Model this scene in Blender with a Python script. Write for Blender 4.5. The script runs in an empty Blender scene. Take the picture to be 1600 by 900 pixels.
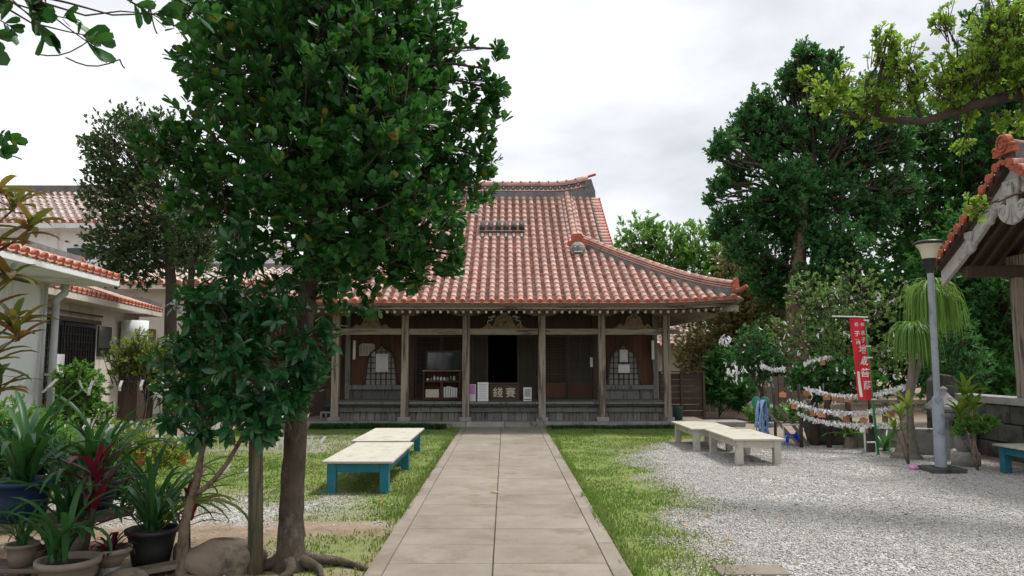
import bpy, math, random
import numpy as np
from mathutils import Vector, Matrix

# ------------------------------------------------------------------ camera, sky, sun
sc = bpy.context.scene
col = sc.collection
R = math.radians
cam_d = bpy.data.cameras.new('camera')
cam_d.lens = 26.0
cam_d.sensor_width = 36.0
cam_d.clip_start = 0.05
cam_d.clip_end = 3000
cam = bpy.data.objects.new('camera', cam_d)
col.objects.link(cam)
cam.location = (0, 0, 1.6)
cam.rotation_euler = (R(90 + 5.588), 0, R(-0.526))
sc.camera = cam

SUN_EL, SUN_AZ = 64.0, 58.0            # azimuth measured from +Y towards +X
world = bpy.data.worlds.new('World')
sc.world = world
world.use_nodes = True
wn, wl = world.node_tree.nodes, world.node_tree.links
wn.clear()
w_out = wn.new('ShaderNodeOutputWorld')
sky = wn.new('ShaderNodeTexSky')
sky.sky_type = 'NISHITA'
sky.sun_disc = False
sky.sun_elevation = R(SUN_EL)
sky.sun_rotation = R(SUN_AZ)
bg_sky = wn.new('ShaderNodeBackground'); bg_sky.inputs['Strength'].default_value = 0.06
wl.new(sky.outputs[0], bg_sky.inputs[0])
w_tc = wn.new('ShaderNodeTexCoord')
w_map = wn.new('ShaderNodeMapping'); w_map.inputs['Scale'].default_value = (1, 1, 2.2)
w_map.inputs['Location'].default_value = (0.35, 0.1, 0.3)
wl.new(w_tc.outputs['Generated'], w_map.inputs[0])
w_no = wn.new('ShaderNodeTexNoise'); w_no.inputs['Scale'].default_value = 1.7
w_no.inputs['Detail'].default_value = 7; w_no.inputs['Roughness'].default_value = 0.52
w_no.inputs['Distortion'].default_value = 0.3
wl.new(w_map.outputs[0], w_no.inputs[0])
w_rp = wn.new('ShaderNodeValToRGB')
w_rp.color_ramp.elements[0].position = 0.36; w_rp.color_ramp.elements[0].color = (0.268, 0.276, 0.29, 1)
w_rp.color_ramp.elements[1].position = 0.62; w_rp.color_ramp.elements[1].color = (0.50, 0.503, 0.508, 1)
wl.new(w_no.outputs[0], w_rp.inputs[0])
bg_cl = wn.new('ShaderNodeBackground'); bg_cl.inputs['Strength'].default_value = 1.0
wl.new(w_rp.outputs[0], bg_cl.inputs[0])
w_mix = wn.new('ShaderNodeMixShader'); w_mix.inputs[0].default_value = 0.93
wl.new(bg_sky.outputs[0], w_mix.inputs[1]); wl.new(bg_cl.outputs[0], w_mix.inputs[2])
wl.new(w_mix.outputs[0], w_out.inputs[0])

sun_d = bpy.data.lights.new('sun', 'SUN')
sun_d.energy = 1.5
sun_d.angle = R(10)
sun_d.color = (1.0, 0.96, 0.9)
sun = bpy.data.objects.new('sun', sun_d)
col.objects.link(sun)
_sd = Vector((math.sin(R(SUN_AZ)) * math.cos(R(SUN_EL)), math.cos(R(SUN_AZ)) * math.cos(R(SUN_EL)), math.sin(R(SUN_EL))))
sun.rotation_euler = _sd.to_track_quat('Z', 'Y').to_euler()
sun.location = (0, 0, 40)

sc.view_settings.view_transform = 'Standard'
sc.view_settings.look = 'None'
sc.view_settings.exposure = 1.45
sc.view_settings.gamma = 1.0
sc.cycles.use_denoising = True
sc.cycles.max_bounces = 6
sc.cycles.transparent_max_bounces = 8

# ------------------------------------------------------------------ helpers
rnd = random.Random(7)
OFF = {}                                   # parent object -> world offset of its space


def tag(o, label=None, cat=None, group=None, kind=None):
    if label: o['label'] = label
    if cat: o['category'] = cat
    if group: o['group'] = group
    if kind: o['kind'] = kind
    elif cat: o['kind'] = 'thing'
    return o


def empty(name, loc, label, cat, group=None):
    o = bpy.data.objects.new(name, None)
    o.empty_display_size = 0.2
    col.objects.link(o)
    o.location = loc
    OFF[o] = Vector(loc)
    return tag(o, label, cat, group)


def link(name, me, parent=None, mats=()):
    o = bpy.data.objects.new(name, me)
    col.objects.link(o)
    for m in mats:
        if m is not None: me.materials.append(m)
    if parent is not None:
        o.parent = parent
        OFF[o] = OFF.get(parent, Vector((0, 0, 0)))
    return o


def place(name, me, M, parent=None):
    """a mesh shared by many alike pieces, set at the world matrix M"""
    o = bpy.data.objects.new(name, me)
    col.objects.link(o)
    if parent is not None:
        o.parent = parent
        M = Matrix.Translation(-OFF[parent]) @ M
    o.matrix_local = M
    return o


class MB:
    """collects shapes, then links them as one mesh object"""
    def __init__(s):
        s.v, s.f, s.m, s.sm = [], [], [], []

    def add(s, vs, fs, mat=0, smooth=False):
        b = len(s.v)
        s.v.extend([tuple(p) for p in vs])
        for f in fs:
            s.f.append(tuple(b + i for i in f)); s.m.append(mat); s.sm.append(smooth)
        return s

    def box(s, x0, x1, y0, y1, z0, z1, mat=0, M=None):
        vs = [Vector(p) for p in ((x0, y0, z0), (x1, y0, z0), (x1, y1, z0), (x0, y1, z0), (x0, y0, z1), (x1, y0, z1), (x1, y1, z1), (x0, y1, z1))]
        if M is not None: vs = [M @ p for p in vs]
        return s.add(vs, [(0, 3, 2, 1), (4, 5, 6, 7), (0, 1, 5, 4), (1, 2, 6, 5), (2, 3, 7, 6), (3, 0, 4, 7)], mat)

    def beam(s, p0, p1, w, h, mat=0, up=(0, 0, 1)):
        p0, p1 = Vector(p0), Vector(p1)
        d = (p1 - p0); L = d.length; d.normalize()
        sx = d.cross(Vector(up)).normalized(); uz = sx.cross(d)
        M = Matrix((( sx.x, d.x, uz.x, p0.x), (sx.y, d.y, uz.y, p0.y), (sx.z, d.z, uz.z, p0.z), (0, 0, 0, 1)))
        return s.box(-w / 2, w / 2, 0, L, -h / 2, h / 2, mat, M)

    def tube(s, pts, rad, n=8, mat=0, smooth=True, cap=True, jit=0.0, rng=None):
        pts = [Vector(p) for p in pts]
        if not hasattr(rad, '__len__'): rad = [rad] * len(pts)
        vs, fs = [], []
        ref = None
        for i, p in enumerate(pts):
            d = pts[min(i + 1, len(pts) - 1)] - pts[max(i - 1, 0)]
            if d.length < 1e-9: d = Vector((0, 0, 1))
            d.normalize()
            if ref is None: ref = Vector((1, 0, 0)) if abs(d.x) < 0.9 else Vector((0, 1, 0))
            a = (ref - d * ref.dot(d)).normalized(); b = d.cross(a); ref = a
            for k in range(n):
                t = 2 * math.pi * k / n
                r = rad[i] * (1 + (rng.uniform(-jit, jit) if rng else 0))
                vs.append(p + (a * math.cos(t) + b * math.sin(t)) * r)
        for i in range(len(pts) - 1):
            for k in range(n):
                k2 = (k + 1) % n
                fs.append((i * n + k, i * n + k2, (i + 1) * n + k2, (i + 1) * n + k))
        s.add(vs, fs, mat, smooth)
        if cap:
            b0 = len(s.v) - len(vs)
            s.f.append(tuple(b0 + k for k in reversed(range(n)))); s.m.append(mat); s.sm.append(False)
            s.f.append(tuple(b0 + (len(pts) - 1) * n + k for k in range(n))); s.m.append(mat); s.sm.append(False)
        return s

    def prism(s, poly, y0, y1, mat=0, M=None):
        """polygon in x,z pushed from y0 to y1"""
        n = len(poly)
        vs = [Vector((x, y0, z)) for x, z in poly] + [Vector((x, y1, z)) for x, z in poly]
        if M is not None: vs = [M @ p for p in vs]
        fs = [tuple(range(n)), tuple(reversed(range(n, 2 * n)))]
        fs += [(i, n + i, n + (i + 1) % n, (i + 1) % n) for i in range(n)]
        return s.add(vs, fs, mat)

    def lathe(s, prof, c=(0, 0, 0), n=20, mat=0, smooth=True, sx=1, sy=1):
        vs, fs = [], []
        for r, z in prof:
            for k in range(n):
                t = 2 * math.pi * k / n
                vs.append((c[0] + r * math.cos(t) * sx, c[1] + r * math.sin(t) * sy, c[2] + z))
        for i in range(len(prof) - 1):
            for k in range(n):
                k2 = (k + 1) % n
                fs.append((i * n + k, i * n + k2, (i + 1) * n + k2, (i + 1) * n + k))
        return s.add(vs, fs, mat, smooth)

    def sweep(s, pts, prof, mat=0, lat=None):
        """closed profile (lateral, up) carried along a path in space"""
        pts = [Vector(p) for p in pts]; n = len(prof); vs, fs = [], []
        for i, p in enumerate(pts):
            d = pts[min(i + 1, len(pts) - 1)] - pts[max(i - 1, 0)]
            d.z = 0; d.normalize()
            l = Vector((-d.y, d.x, 0)) if lat is None else Vector(lat)
            for a, b in prof: vs.append(p + l * a + Vector((0, 0, b)))
        for i in range(len(pts) - 1):
            for k in range(n):
                k2 = (k + 1) % n
                fs.append((i * n + k, (i + 1) * n + k, (i + 1) * n + k2, i * n + k2))
        fs.append(tuple(range(n))); fs.append(tuple((len(pts) - 1) * n + k for k in reversed(range(n))))
        return s.add(vs, fs, mat)

    def mesh(s, name, mats=(), off=Vector((0, 0, 0))):
        me = bpy.data.meshes.new(name)
        me.from_pydata([(p[0] - off[0], p[1] - off[1], p[2] - off[2]) for p in s.v], [], s.f)
        for m in mats: me.materials.append(m)
        me.polygons.foreach_set('material_index', s.m)
        me.polygons.foreach_set('use_smooth', s.sm)
        me.update()
        return me

    def build(s, name, mats, parent=None, bevel=0.0):
        if not isinstance(mats, (list, tuple)): mats = [mats]
        off = OFF.get(parent, Vector((0, 0, 0))) if parent is not None else Vector((0, 0, 0))
        o = link(name, s.mesh(name, mats, off), parent)
        if bevel:
            b = o.modifiers.new('bevel', 'BEVEL'); b.width = bevel; b.segments = 2; b.limit_method = 'ANGLE'
        return o


def np_mesh(name, V, F, mats, tone=None, smooth=False, midx=None):
    """V (n,3), F (m,k) with constant k"""
    me = bpy.data.meshes.new(name)
    n, m, k = len(V), len(F), F.shape[1]
    me.vertices.add(n); me.vertices.foreach_set('co', np.ascontiguousarray(V, np.float32).ravel())
    me.loops.add(m * k); me.loops.foreach_set('vertex_index', np.ascontiguousarray(F, np.int32).ravel())
    me.polygons.add(m); me.polygons.foreach_set('loop_start', np.arange(0, m * k, k, dtype=np.int32))
    for mt in mats: me.materials.append(mt)
    if midx is not None: me.polygons.foreach_set('material_index', midx.astype(np.int32))
    if smooth: me.polygons.foreach_set('use_smooth', np.ones(m, bool))
    if tone is not None:
        a = me.attributes.new('tone', 'FLOAT', 'POINT'); a.data.foreach_set('value', tone.astype(np.float32))
    me.update(calc_edges=True)
    me.validate()
    return me


def unit(a):
    return a / np.maximum(np.linalg.norm(a, axis=-1, keepdims=True), 1e-9)


def scatter(tv, tf, P, A, B, C, size, rng):
    """copies of template (tv, tf): axes A (x), B (y), C (z) at P, scaled"""
    n, k = len(P), len(tv)
    S = size[:, None, None]
    V = P[:, None, :] + S * (tv[None, :, 0:1] * A[:, None] + tv[None, :, 1:2] * B[:, None] + tv[None, :, 2:3] * C[:, None])
    F = tf[None] + (np.arange(n) * k)[:, None, None]
    tone = np.repeat(rng.random(n), k)
    return V.reshape(-1, 3), F.reshape(-1, tf.shape[1]), tone


def vnoise(x, y, seed=0):
    """smooth value noise in the plane, 0..1"""
    def h(i, j):
        v = np.sin(i * 127.1 + j * 311.7 + seed * 74.7) * 43758.5453
        return v - np.floor(v)
    xi, yi = np.floor(x), np.floor(y)
    fx, fy = x - xi, y - yi
    fx, fy = fx * fx * (3 - 2 * fx), fy * fy * (3 - 2 * fy)
    return (h(xi, yi) * (1 - fx) + h(xi + 1, yi) * fx) * (1 - fy) + (h(xi, yi + 1) * (1 - fx) + h(xi + 1, yi + 1) * fx) * fy


def fbm(x, y, seed=0, o=3):
    r, a, t = 0, 0.5, 0
    for k in range(o):
        r = r + a * vnoise(x * 2 ** k, y * 2 ** k, seed + k); t += a; a *= 0.5
    return r / t


# ------------------------------------------------------------------ materials
def nodes(name):
    m = bpy.data.materials.new(name); m.use_nodes = True
    return m, m.node_tree.nodes, m.node_tree.links, m.node_tree.nodes['Principled BSDF']


def ramp(n, cols):
    r = n.new('ShaderNodeValToRGB'); e = r.color_ramp.elements
    while len(e) < len(cols): e.new(0.5)
    for i, c in enumerate(cols):
        if len(c) == 4: e[i].position = c[3]
        else: e[i].position = 0.25 + 0.5 * i / max(1, len(cols) - 1)
        e[i].color = (c[0], c[1], c[2], 1)
    return r


def nmat(name, cols, scale=5, rough=0.8, bump=0.15, bscale=40, stretch=(1, 1, 1), spec=0.3, objvar=0.0, tonevar=0.0, metal=0.0, stain=None, detail=6, wstain=None):
    """noise-coloured surface; objvar: brightness spread between objects; stain=(colour, scale, amount, stretch)"""
    m, n, l, p = nodes(name)
    tc = n.new('ShaderNodeTexCoord'); mp = n.new('ShaderNodeMapping'); mp.inputs['Scale'].default_value = stretch
    l.new(tc.outputs['Object'], mp.inputs[0])
    oi = n.new('ShaderNodeObjectInfo')
    ad = n.new('ShaderNodeVectorMath'); ad.operation = 'ADD'
    sc_ = n.new('ShaderNodeMath'); sc_.operation = 'MULTIPLY'; sc_.inputs[1].default_value = 37.0
    l.new(oi.outputs['Random'], sc_.inputs[0])
    cmb = n.new('ShaderNodeCombineXYZ')
    for i in range(3): l.new(sc_.outputs[0], cmb.inputs[i])
    l.new(mp.outputs[0], ad.inputs[0]); l.new(cmb.outputs[0], ad.inputs[1])
    no = n.new('ShaderNodeTexNoise'); no.inputs['Scale'].default_value = scale; no.inputs['Detail'].default_value = detail; no.inputs['Roughness'].default_value = 0.62
    l.new(ad.outputs[0], no.inputs[0])
    rp = ramp(n, cols); l.new(no.outputs[0], rp.inputs[0])
    out = rp.outputs[0]
    if stain:
        ms = n.new('ShaderNodeMapping'); ms.inputs['Scale'].default_value = stain[3] if len(stain) > 3 else (1, 1, 1)
        l.new(ad.outputs[0], ms.inputs[0])
        ns = n.new('ShaderNodeTexNoise'); ns.inputs['Scale'].default_value = stain[1]; ns.inputs['Detail'].default_value = 8; ns.inputs['Roughness'].default_value = 0.7
        l.new(ms.outputs[0], ns.inputs[0])
        rs = ramp(n, [(0, 0, 0, 0.62 - 0.3 * stain[2]), (1, 1, 1, 0.70 - 0.25 * stain[2])]); l.new(ns.outputs[0], rs.inputs[0])
        mx = n.new('ShaderNodeMix'); mx.data_type = 'RGBA'
        l.new(rs.outputs[0], mx.inputs[0]); l.new(out, mx.inputs[6]); mx.inputs[7].default_value = (*stain[0], 1)
        out = mx.outputs[2]
    if wstain:                                       # large patches that run on across many pieces
        ge = n.new('ShaderNodeNewGeometry'); mw = n.new('ShaderNodeMapping'); mw.inputs['Scale'].default_value = wstain[3]
        l.new(ge.outputs['Position'], mw.inputs[0])
        nw = n.new('ShaderNodeTexNoise'); nw.inputs['Scale'].default_value = wstain[1]; nw.inputs['Detail'].default_value = 7; nw.inputs['Roughness'].default_value = 0.65
        l.new(mw.outputs[0], nw.inputs[0])
        rw = ramp(n, [(0, 0, 0, 0.45), (wstain[2], wstain[2], wstain[2], 0.72)]); l.new(nw.outputs[0], rw.inputs[0])
        mx = n.new('ShaderNodeMix'); mx.data_type = 'RGBA'
        l.new(rw.outputs[0], mx.inputs[0]); l.new(out, mx.inputs[6]); mx.inputs[7].default_value = (*wstain[0], 1)
        out = mx.outputs[2]
    if objvar or tonevar:
        hs = n.new('ShaderNodeHueSaturation')
        mr = n.new('ShaderNodeMapRange'); v = max(objvar, tonevar)
        mr.inputs[3].default_value = 1 - v; mr.inputs[4].default_value = 1 + v
        if tonevar:
            at = n.new('ShaderNodeAttribute'); at.attribute_name = 'tone'; l.new(at.outputs['Fac'], mr.inputs[0])
            if objvar:
                fr = n.new('ShaderNodeMath'); fr.operation = 'ADD'; l.new(at.outputs['Fac'], fr.inputs[0]); l.new(oi.outputs['Random'], fr.inputs[1])
                fr2 = n.new('ShaderNodeMath'); fr2.operation = 'FRACT'; l.new(fr.outputs[0], fr2.inputs[0]); l.new(fr2.outputs[0], mr.inputs[0])
        else:
            l.new(oi.outputs['Random'], mr.inputs[0])
        l.new(mr.outputs[0], hs.inputs['Value']); l.new(out, hs.inputs['Color']); out = hs.outputs[0]
    l.new(out, p.inputs['Base Color'])
    p.inputs['Roughness'].default_value = rough; p.inputs['Metallic'].default_value = metal
    p.inputs['Specular IOR Level'].default_value = spec
    if bump:
        nb = n.new('ShaderNodeTexNoise'); nb.inputs['Scale'].default_value = bscale; nb.inputs['Detail'].default_value = 5
        l.new(ad.outputs[0], nb.inputs[0])
        bp = n.new('ShaderNodeBump'); bp.inputs['Strength'].default_value = bump; bp.inputs['Distance'].default_value = 0.02
        l.new(nb.outputs[0], bp.inputs['Height']); l.new(bp.outputs[0], p.inputs['Normal'])
    return m


def leafmat(name, cols, trans=0.3, rough=0.38, tcol=None, spec=0.4):
    m, n, l, p = nodes(name)
    at = n.new('ShaderNodeAttribute'); at.attribute_name = 'tone'
    oi = n.new('ShaderNodeObjectInfo')
    a = n.new('ShaderNodeMath'); a.operation = 'ADD'; l.new(at.outputs['Fac'], a.inputs[0]); l.new(oi.outputs['Random'], a.inputs[1])
    f = n.new('ShaderNodeMath'); f.operation = 'FRACT'; l.new(a.outputs[0], f.inputs[0])
    k = len(cols)
    rp = ramp(n, [(*c[:3], i / max(1, k - 1)) if len(c) == 3 else c for i, c in enumerate(cols)]); l.new(f.outputs[0], rp.inputs[0])
    l.new(rp.outputs[0], p.inputs['Base Color'])
    p.inputs['Roughness'].default_value = rough; p.inputs['Specular IOR Level'].default_value = spec
    if trans:
        t = n.new('ShaderNodeBsdfTranslucent')
        hs = n.new('ShaderNodeMix'); hs.data_type = 'RGBA'; hs.inputs[0].default_value = 0.55
        l.new(rp.outputs[0], hs.inputs[6]); hs.inputs[7].default_value = (*(tcol or (0.16, 0.25, 0.02)), 1)
        l.new(hs.outputs[2], t.inputs[0])
        mx = n.new('ShaderNodeMixShader'); mx.inputs[0].default_value = trans
        l.new(p.outputs[0], mx.inputs[1]); l.new(t.outputs[0], mx.inputs[2])
        l.new(mx.outputs[0], n['Material Output'].inputs[0])
    return m


M = {}
M['tile'] = nmat('terracotta_tile', [(0.54, 0.265, 0.21), (0.64, 0.375, 0.315), (0.66, 0.45, 0.39)], 3, 0.8, 0.25, 60, spec=0.2, objvar=0.10, tonevar=0.10, stain=((0.30, 0.235, 0.21), 7, 0.25), wstain=((0.17, 0.13, 0.115), 1.1, 0.55, (1.6, 0.35, 0.35)))
M['tile_end'] = nmat('terracotta_face', [(0.33, 0.08, 0.045), (0.42, 0.12, 0.07)], 8, 0.75, 0.2, 60, objvar=0.15, tonevar=0.15)
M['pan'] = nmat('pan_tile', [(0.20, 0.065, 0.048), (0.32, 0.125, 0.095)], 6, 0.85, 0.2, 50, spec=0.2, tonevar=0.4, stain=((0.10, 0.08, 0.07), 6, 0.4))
M['pan_lip'] = nmat('pan_tile_lip', [(0.40, 0.19, 0.14), (0.50, 0.34, 0.28)], 6, 0.85, 0.2, 50, spec=0.2, tonevar=0.3)  # lit front edges put into the colour, paler than the pan itself
M['mortar'] = nmat('grey_mortar', [(0.085, 0.085, 0.085), (0.15, 0.145, 0.14), (0.22, 0.205, 0.19)], 5, 0.9, 0.4, 40, objvar=0.1)
M['tile_mortar'] = nmat('tile_joint_mortar', [(0.17, 0.15, 0.135), (0.29, 0.255, 0.23)], 12, 0.9, 0.3, 40, objvar=0.3)
M['wood_pale'] = nmat('weathered_pale_wood', [(0.21, 0.18, 0.145), (0.33, 0.285, 0.235), (0.27, 0.225, 0.18)], 3, 0.85, 0.35, 30, (6, 6, 0.5), objvar=0.12, stain=((0.09, 0.07, 0.055), 2.5, 0.45, (1, 1, 0.6)))
M['wood_paleX'] = nmat('weathered_beam_wood', [(0.21, 0.18, 0.145), (0.33, 0.29, 0.235), (0.27, 0.225, 0.18)], 3, 0.85, 0.35, 30, (0.5, 6, 6), objvar=0.1, stain=((0.08, 0.065, 0.05), 2.0, 0.35))
M['wood_grey'] = nmat('grey_board_wood', [(0.14, 0.138, 0.13), (0.25, 0.245, 0.23)], 3, 0.85, 0.35, 30, (6, 6, 0.6), objvar=0.25, stain=((0.065, 0.065, 0.06), 3, 0.35))
M['wood_dark'] = nmat('dark_brown_wood', [(0.055, 0.038, 0.028), (0.10, 0.07, 0.05)], 3, 0.7, 0.25, 30, (5, 5, 0.6), objvar=0.2)
M['wood_red'] = nmat('red_brown_board', [(0.075, 0.032, 0.02), (0.125, 0.056, 0.034)], 2.5, 0.7, 0.25, 30, (6, 6, 0.5), objvar=0.2, stain=((0.08, 0.05, 0.035), 2, 0.3))
M['white_paint'] = nmat('white_paint', [(0.68, 0.67, 0.64), (0.78, 0.77, 0.74)], 6, 0.6, 0.08, 30)
M['paper'] = nmat('white_paper', [(0.66, 0.66, 0.67), (0.76, 0.76, 0.76)], 9, 0.85, 0.05, 30, objvar=0.06, tonevar=0.1)
M['shoji'] = nmat('old_paper', [(0.24, 0.25, 0.245), (0.34, 0.34, 0.33)], 3, 0.9, 0.05)
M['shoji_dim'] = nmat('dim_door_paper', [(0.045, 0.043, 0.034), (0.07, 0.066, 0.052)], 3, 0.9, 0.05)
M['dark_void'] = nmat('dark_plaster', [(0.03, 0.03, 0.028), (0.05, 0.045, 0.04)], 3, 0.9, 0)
M['glass'] = nmat('dark_glass', [(0.02, 0.025, 0.03), (0.03, 0.035, 0.04)], 2, 0.06, 0, spec=0.6)
M['concrete'] = nmat('path_concrete', [(0.195, 0.165, 0.135), (0.245, 0.212, 0.177), (0.275, 0.245, 0.21)], 2.2, 0.9, 0.3, 160, objvar=0.05, stain=((0.19, 0.158, 0.125), 1.6, 0.3), wstain=((0.15, 0.12, 0.092), 0.9, 0.6, (1, 0.6, 1)), detail=10)
M['joint'] = nmat('joint_dirt', [(0.09, 0.078, 0.062), (0.13, 0.11, 0.09)], 10, 0.95, 0.2)
M['stone'] = nmat('grey_stone', [(0.19, 0.19, 0.185), (0.28, 0.275, 0.265), (0.35, 0.34, 0.32)], 5, 0.9, 0.5, 25, objvar=0.12, stain=((0.11, 0.112, 0.095), 2.5, 0.3))
M['stone_dark'] = nmat('mossy_dark_stone', [(0.06, 0.06, 0.055), (0.12, 0.115, 0.105)], 4, 0.92, 0.6, 20, objvar=0.25, stain=((0.035, 0.04, 0.03), 2.5, 0.4))
M['boulder'] = nmat('tan_boulder', [(0.13, 0.10, 0.07), (0.24, 0.19, 0.14), (0.30, 0.25, 0.19)], 3, 0.95, 0.7, 14, stain=((0.09, 0.08, 0.06), 2.5, 0.4))
M['plaster'] = nmat('white_plaster', [(0.66, 0.675, 0.69), (0.75, 0.765, 0.78)], 2, 0.85, 0.1, 60, stain=((0.50, 0.505, 0.50), 1.3, 0.3, (1, 1, 0.35)))
M['plaster_cream'] = nmat('cream_plaster', [(0.50, 0.47, 0.41), (0.60, 0.56, 0.49)], 2, 0.85, 0.1, 60, stain=((0.35, 0.31, 0.26), 1.2, 0.3, (1, 1, 0.35)))
M['pipe'] = nmat('grey_pipe', [(0.42, 0.43, 0.45), (0.52, 0.53, 0.55)], 4, 0.5, 0.05)
M['cream'] = nmat('cream_painted_wood', [(0.42, 0.40, 0.335), (0.49, 0.47, 0.40)], 3, 0.6, 0.12, 30, (1, 1, 1), objvar=0.04, stain=((0.33, 0.305, 0.245), 6, 0.32))
M['teal'] = nmat('teal_painted_wood', [(0.012, 0.13, 0.19), (0.02, 0.19, 0.26)], 4, 0.55, 0.12, 30, objvar=0.08, stain=((0.10, 0.16, 0.16), 9, 0.3))
M['green_plastic'] = nmat('green_plastic', [(0.04, 0.22, 0.14), (0.06, 0.27, 0.18)], 4, 0.45, 0.03)
M['teal_dark'] = nmat('dark_teal_plastic', [(0.02, 0.055, 0.05), (0.03, 0.075, 0.07)], 4, 0.5, 0.03)
M['pole_green'] = nmat('green_pole', [(0.01, 0.20, 0.05), (0.015, 0.26, 0.07)], 4, 0.4, 0.02)
M['hose'] = nmat('blue_hose', [(0.22, 0.38, 0.66), (0.36, 0.50, 0.74)], 6, 0.4, 0.02)
M['blue'] = nmat('blue_plastic', [(0.01, 0.05, 0.42), (0.02, 0.07, 0.50)], 5, 0.4, 0.02)
M['metal'] = nmat('grey_painted_metal', [(0.22, 0.25, 0.29), (0.30, 0.33, 0.37)], 5, 0.5, 0.08, 50, stain=((0.16, 0.17, 0.19), 4, 0.3))
M['black'] = nmat('black_metal', [(0.015, 0.016, 0.018), (0.03, 0.03, 0.032)], 5, 0.4, 0.02)
M['shade'] = nmat('cream_lampshade', [(0.50, 0.47, 0.36), (0.60, 0.57, 0.45)], 3, 0.35, 0.02)
M['red_cloth'] = nmat('red_cloth', [(0.56, 0.018, 0.035), (0.66, 0.03, 0.05)], 3, 0.75, 0.1, 25)
M['ink'] = nmat('black_ink', [(0.03, 0.03, 0.03), (0.05, 0.045, 0.04)], 5, 0.8, 0)
M['gold'] = nmat('pale_gold_letter', [(0.52, 0.47, 0.35), (0.62, 0.57, 0.44)], 8, 0.6, 0)
M['pale_green'] = nmat('pale_green_paint', [(0.26, 0.30, 0.22), (0.34, 0.38, 0.28)], 6, 0.7, 0.1)
M['carve'] = nmat('carved_tan_wood', [(0.17, 0.12, 0.08), (0.27, 0.20, 0.135)], 6, 0.8, 0.45, 22, stain=((0.09, 0.065, 0.045), 6, 0.4))
M['carve_grey'] = nmat('carved_grey_wood', [(0.33, 0.32, 0.31), (0.44, 0.425, 0.41)], 5, 0.85, 0.3, 25, stain=((0.23, 0.22, 0.21), 4, 0.25))
M['ema'] = nmat('wooden_plaque', [(0.38, 0.15, 0.07), (0.50, 0.23, 0.12)], 4, 0.7, 0.1, objvar=0.2)
M['terracotta_pot'] = nmat('terracotta_pot', [(0.40, 0.11, 0.05), (0.48, 0.15, 0.08)], 5, 0.7, 0.1, objvar=0.1)
M['pot_grey'] = nmat('grey_tan_pot', [(0.17, 0.14, 0.11), (0.25, 0.21, 0.17)], 5, 0.75, 0.15, objvar=0.1)
M['pot_blue'] = nmat('navy_pot', [(0.012, 0.03, 0.075), (0.02, 0.045, 0.10)], 4, 0.4, 0.05)
M['pot_black'] = nmat('black_pot', [(0.02, 0.022, 0.022), (0.04, 0.04, 0.038)], 4, 0.5, 0.05)
M['soil'] = nmat('pot_soil', [(0.03, 0.022, 0.016), (0.07, 0.05, 0.035)], 14, 0.95, 0.5)
M['bark'] = nmat('grey_brown_bark', [(0.038, 0.028, 0.02), (0.075, 0.058, 0.042), (0.105, 0.083, 0.062)], 9, 0.92, 1.0, 26, (1, 1, 0.6), stain=((0.14, 0.128, 0.105), 6, 0.3))
M['bark_dark'] = nmat('dark_bark', [(0.035, 0.026, 0.02), (0.075, 0.058, 0.045)], 6, 0.92, 0.7, 20, (1, 1, 0.4))
M['bark_tan'] = nmat('smooth_tan_bark', [(0.10, 0.07, 0.05), (0.20, 0.15, 0.105), (0.26, 0.21, 0.16)], 14, 0.9, 0.8, 30, (1, 1, 0.5), stain=((0.07, 0.05, 0.036), 9, 0.4))
M['stake'] = nmat('old_round_stake', [(0.10, 0.085, 0.05), (0.17, 0.15, 0.095)], 4, 0.9, 0.4, 25, (5, 5, 0.5), stain=((0.06, 0.065, 0.04), 3, 0.35))
M['palm_bark'] = nmat('fibrous_palm_bark', [(0.13, 0.11, 0.09), (0.27, 0.24, 0.20)], 4, 0.95, 0.9, 16, (6, 6, 0.8))
M['pink'] = nmat('pink_plastic', [(0.55, 0.12, 0.40), (0.68, 0.30, 0.55)], 20, 0.4, 0.1)
M['pink_print'] = nmat('pink_print', [(0.55, 0.10, 0.42), (0.62, 0.35, 0.56)], 9, 0.6, 0)
M['grey_print'] = nmat('grey_print', [(0.30, 0.33, 0.37), (0.40, 0.42, 0.46)], 20, 0.7, 0)
M['tan_tile'] = nmat('pale_pink_tile', [(0.60, 0.38, 0.31), (0.68, 0.51, 0.45), (0.72, 0.61, 0.57)], 4, 0.8, 0.2, 40, tonevar=0.15, stain=((0.45, 0.40, 0.38), 6, 0.4))  # pale tone holds the wash of sun and haze on the far roof
M['rafter_end'] = nmat('old_white_rafter_end', [(0.26, 0.25, 0.23), (0.42, 0.40, 0.37)], 9, 0.8, 0.1, objvar=0.25)
M['plaque'] = nmat('pale_plaque_wood', [(0.42, 0.39, 0.33), (0.52, 0.48, 0.41)], 4, 0.75, 0.1)
M['wood_plank'] = nmat('grey_plank', [(0.12, 0.095, 0.075), (0.20, 0.165, 0.13)], 3, 0.9, 0.4, 25, (0.6, 6, 6), objvar=0.2)

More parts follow.
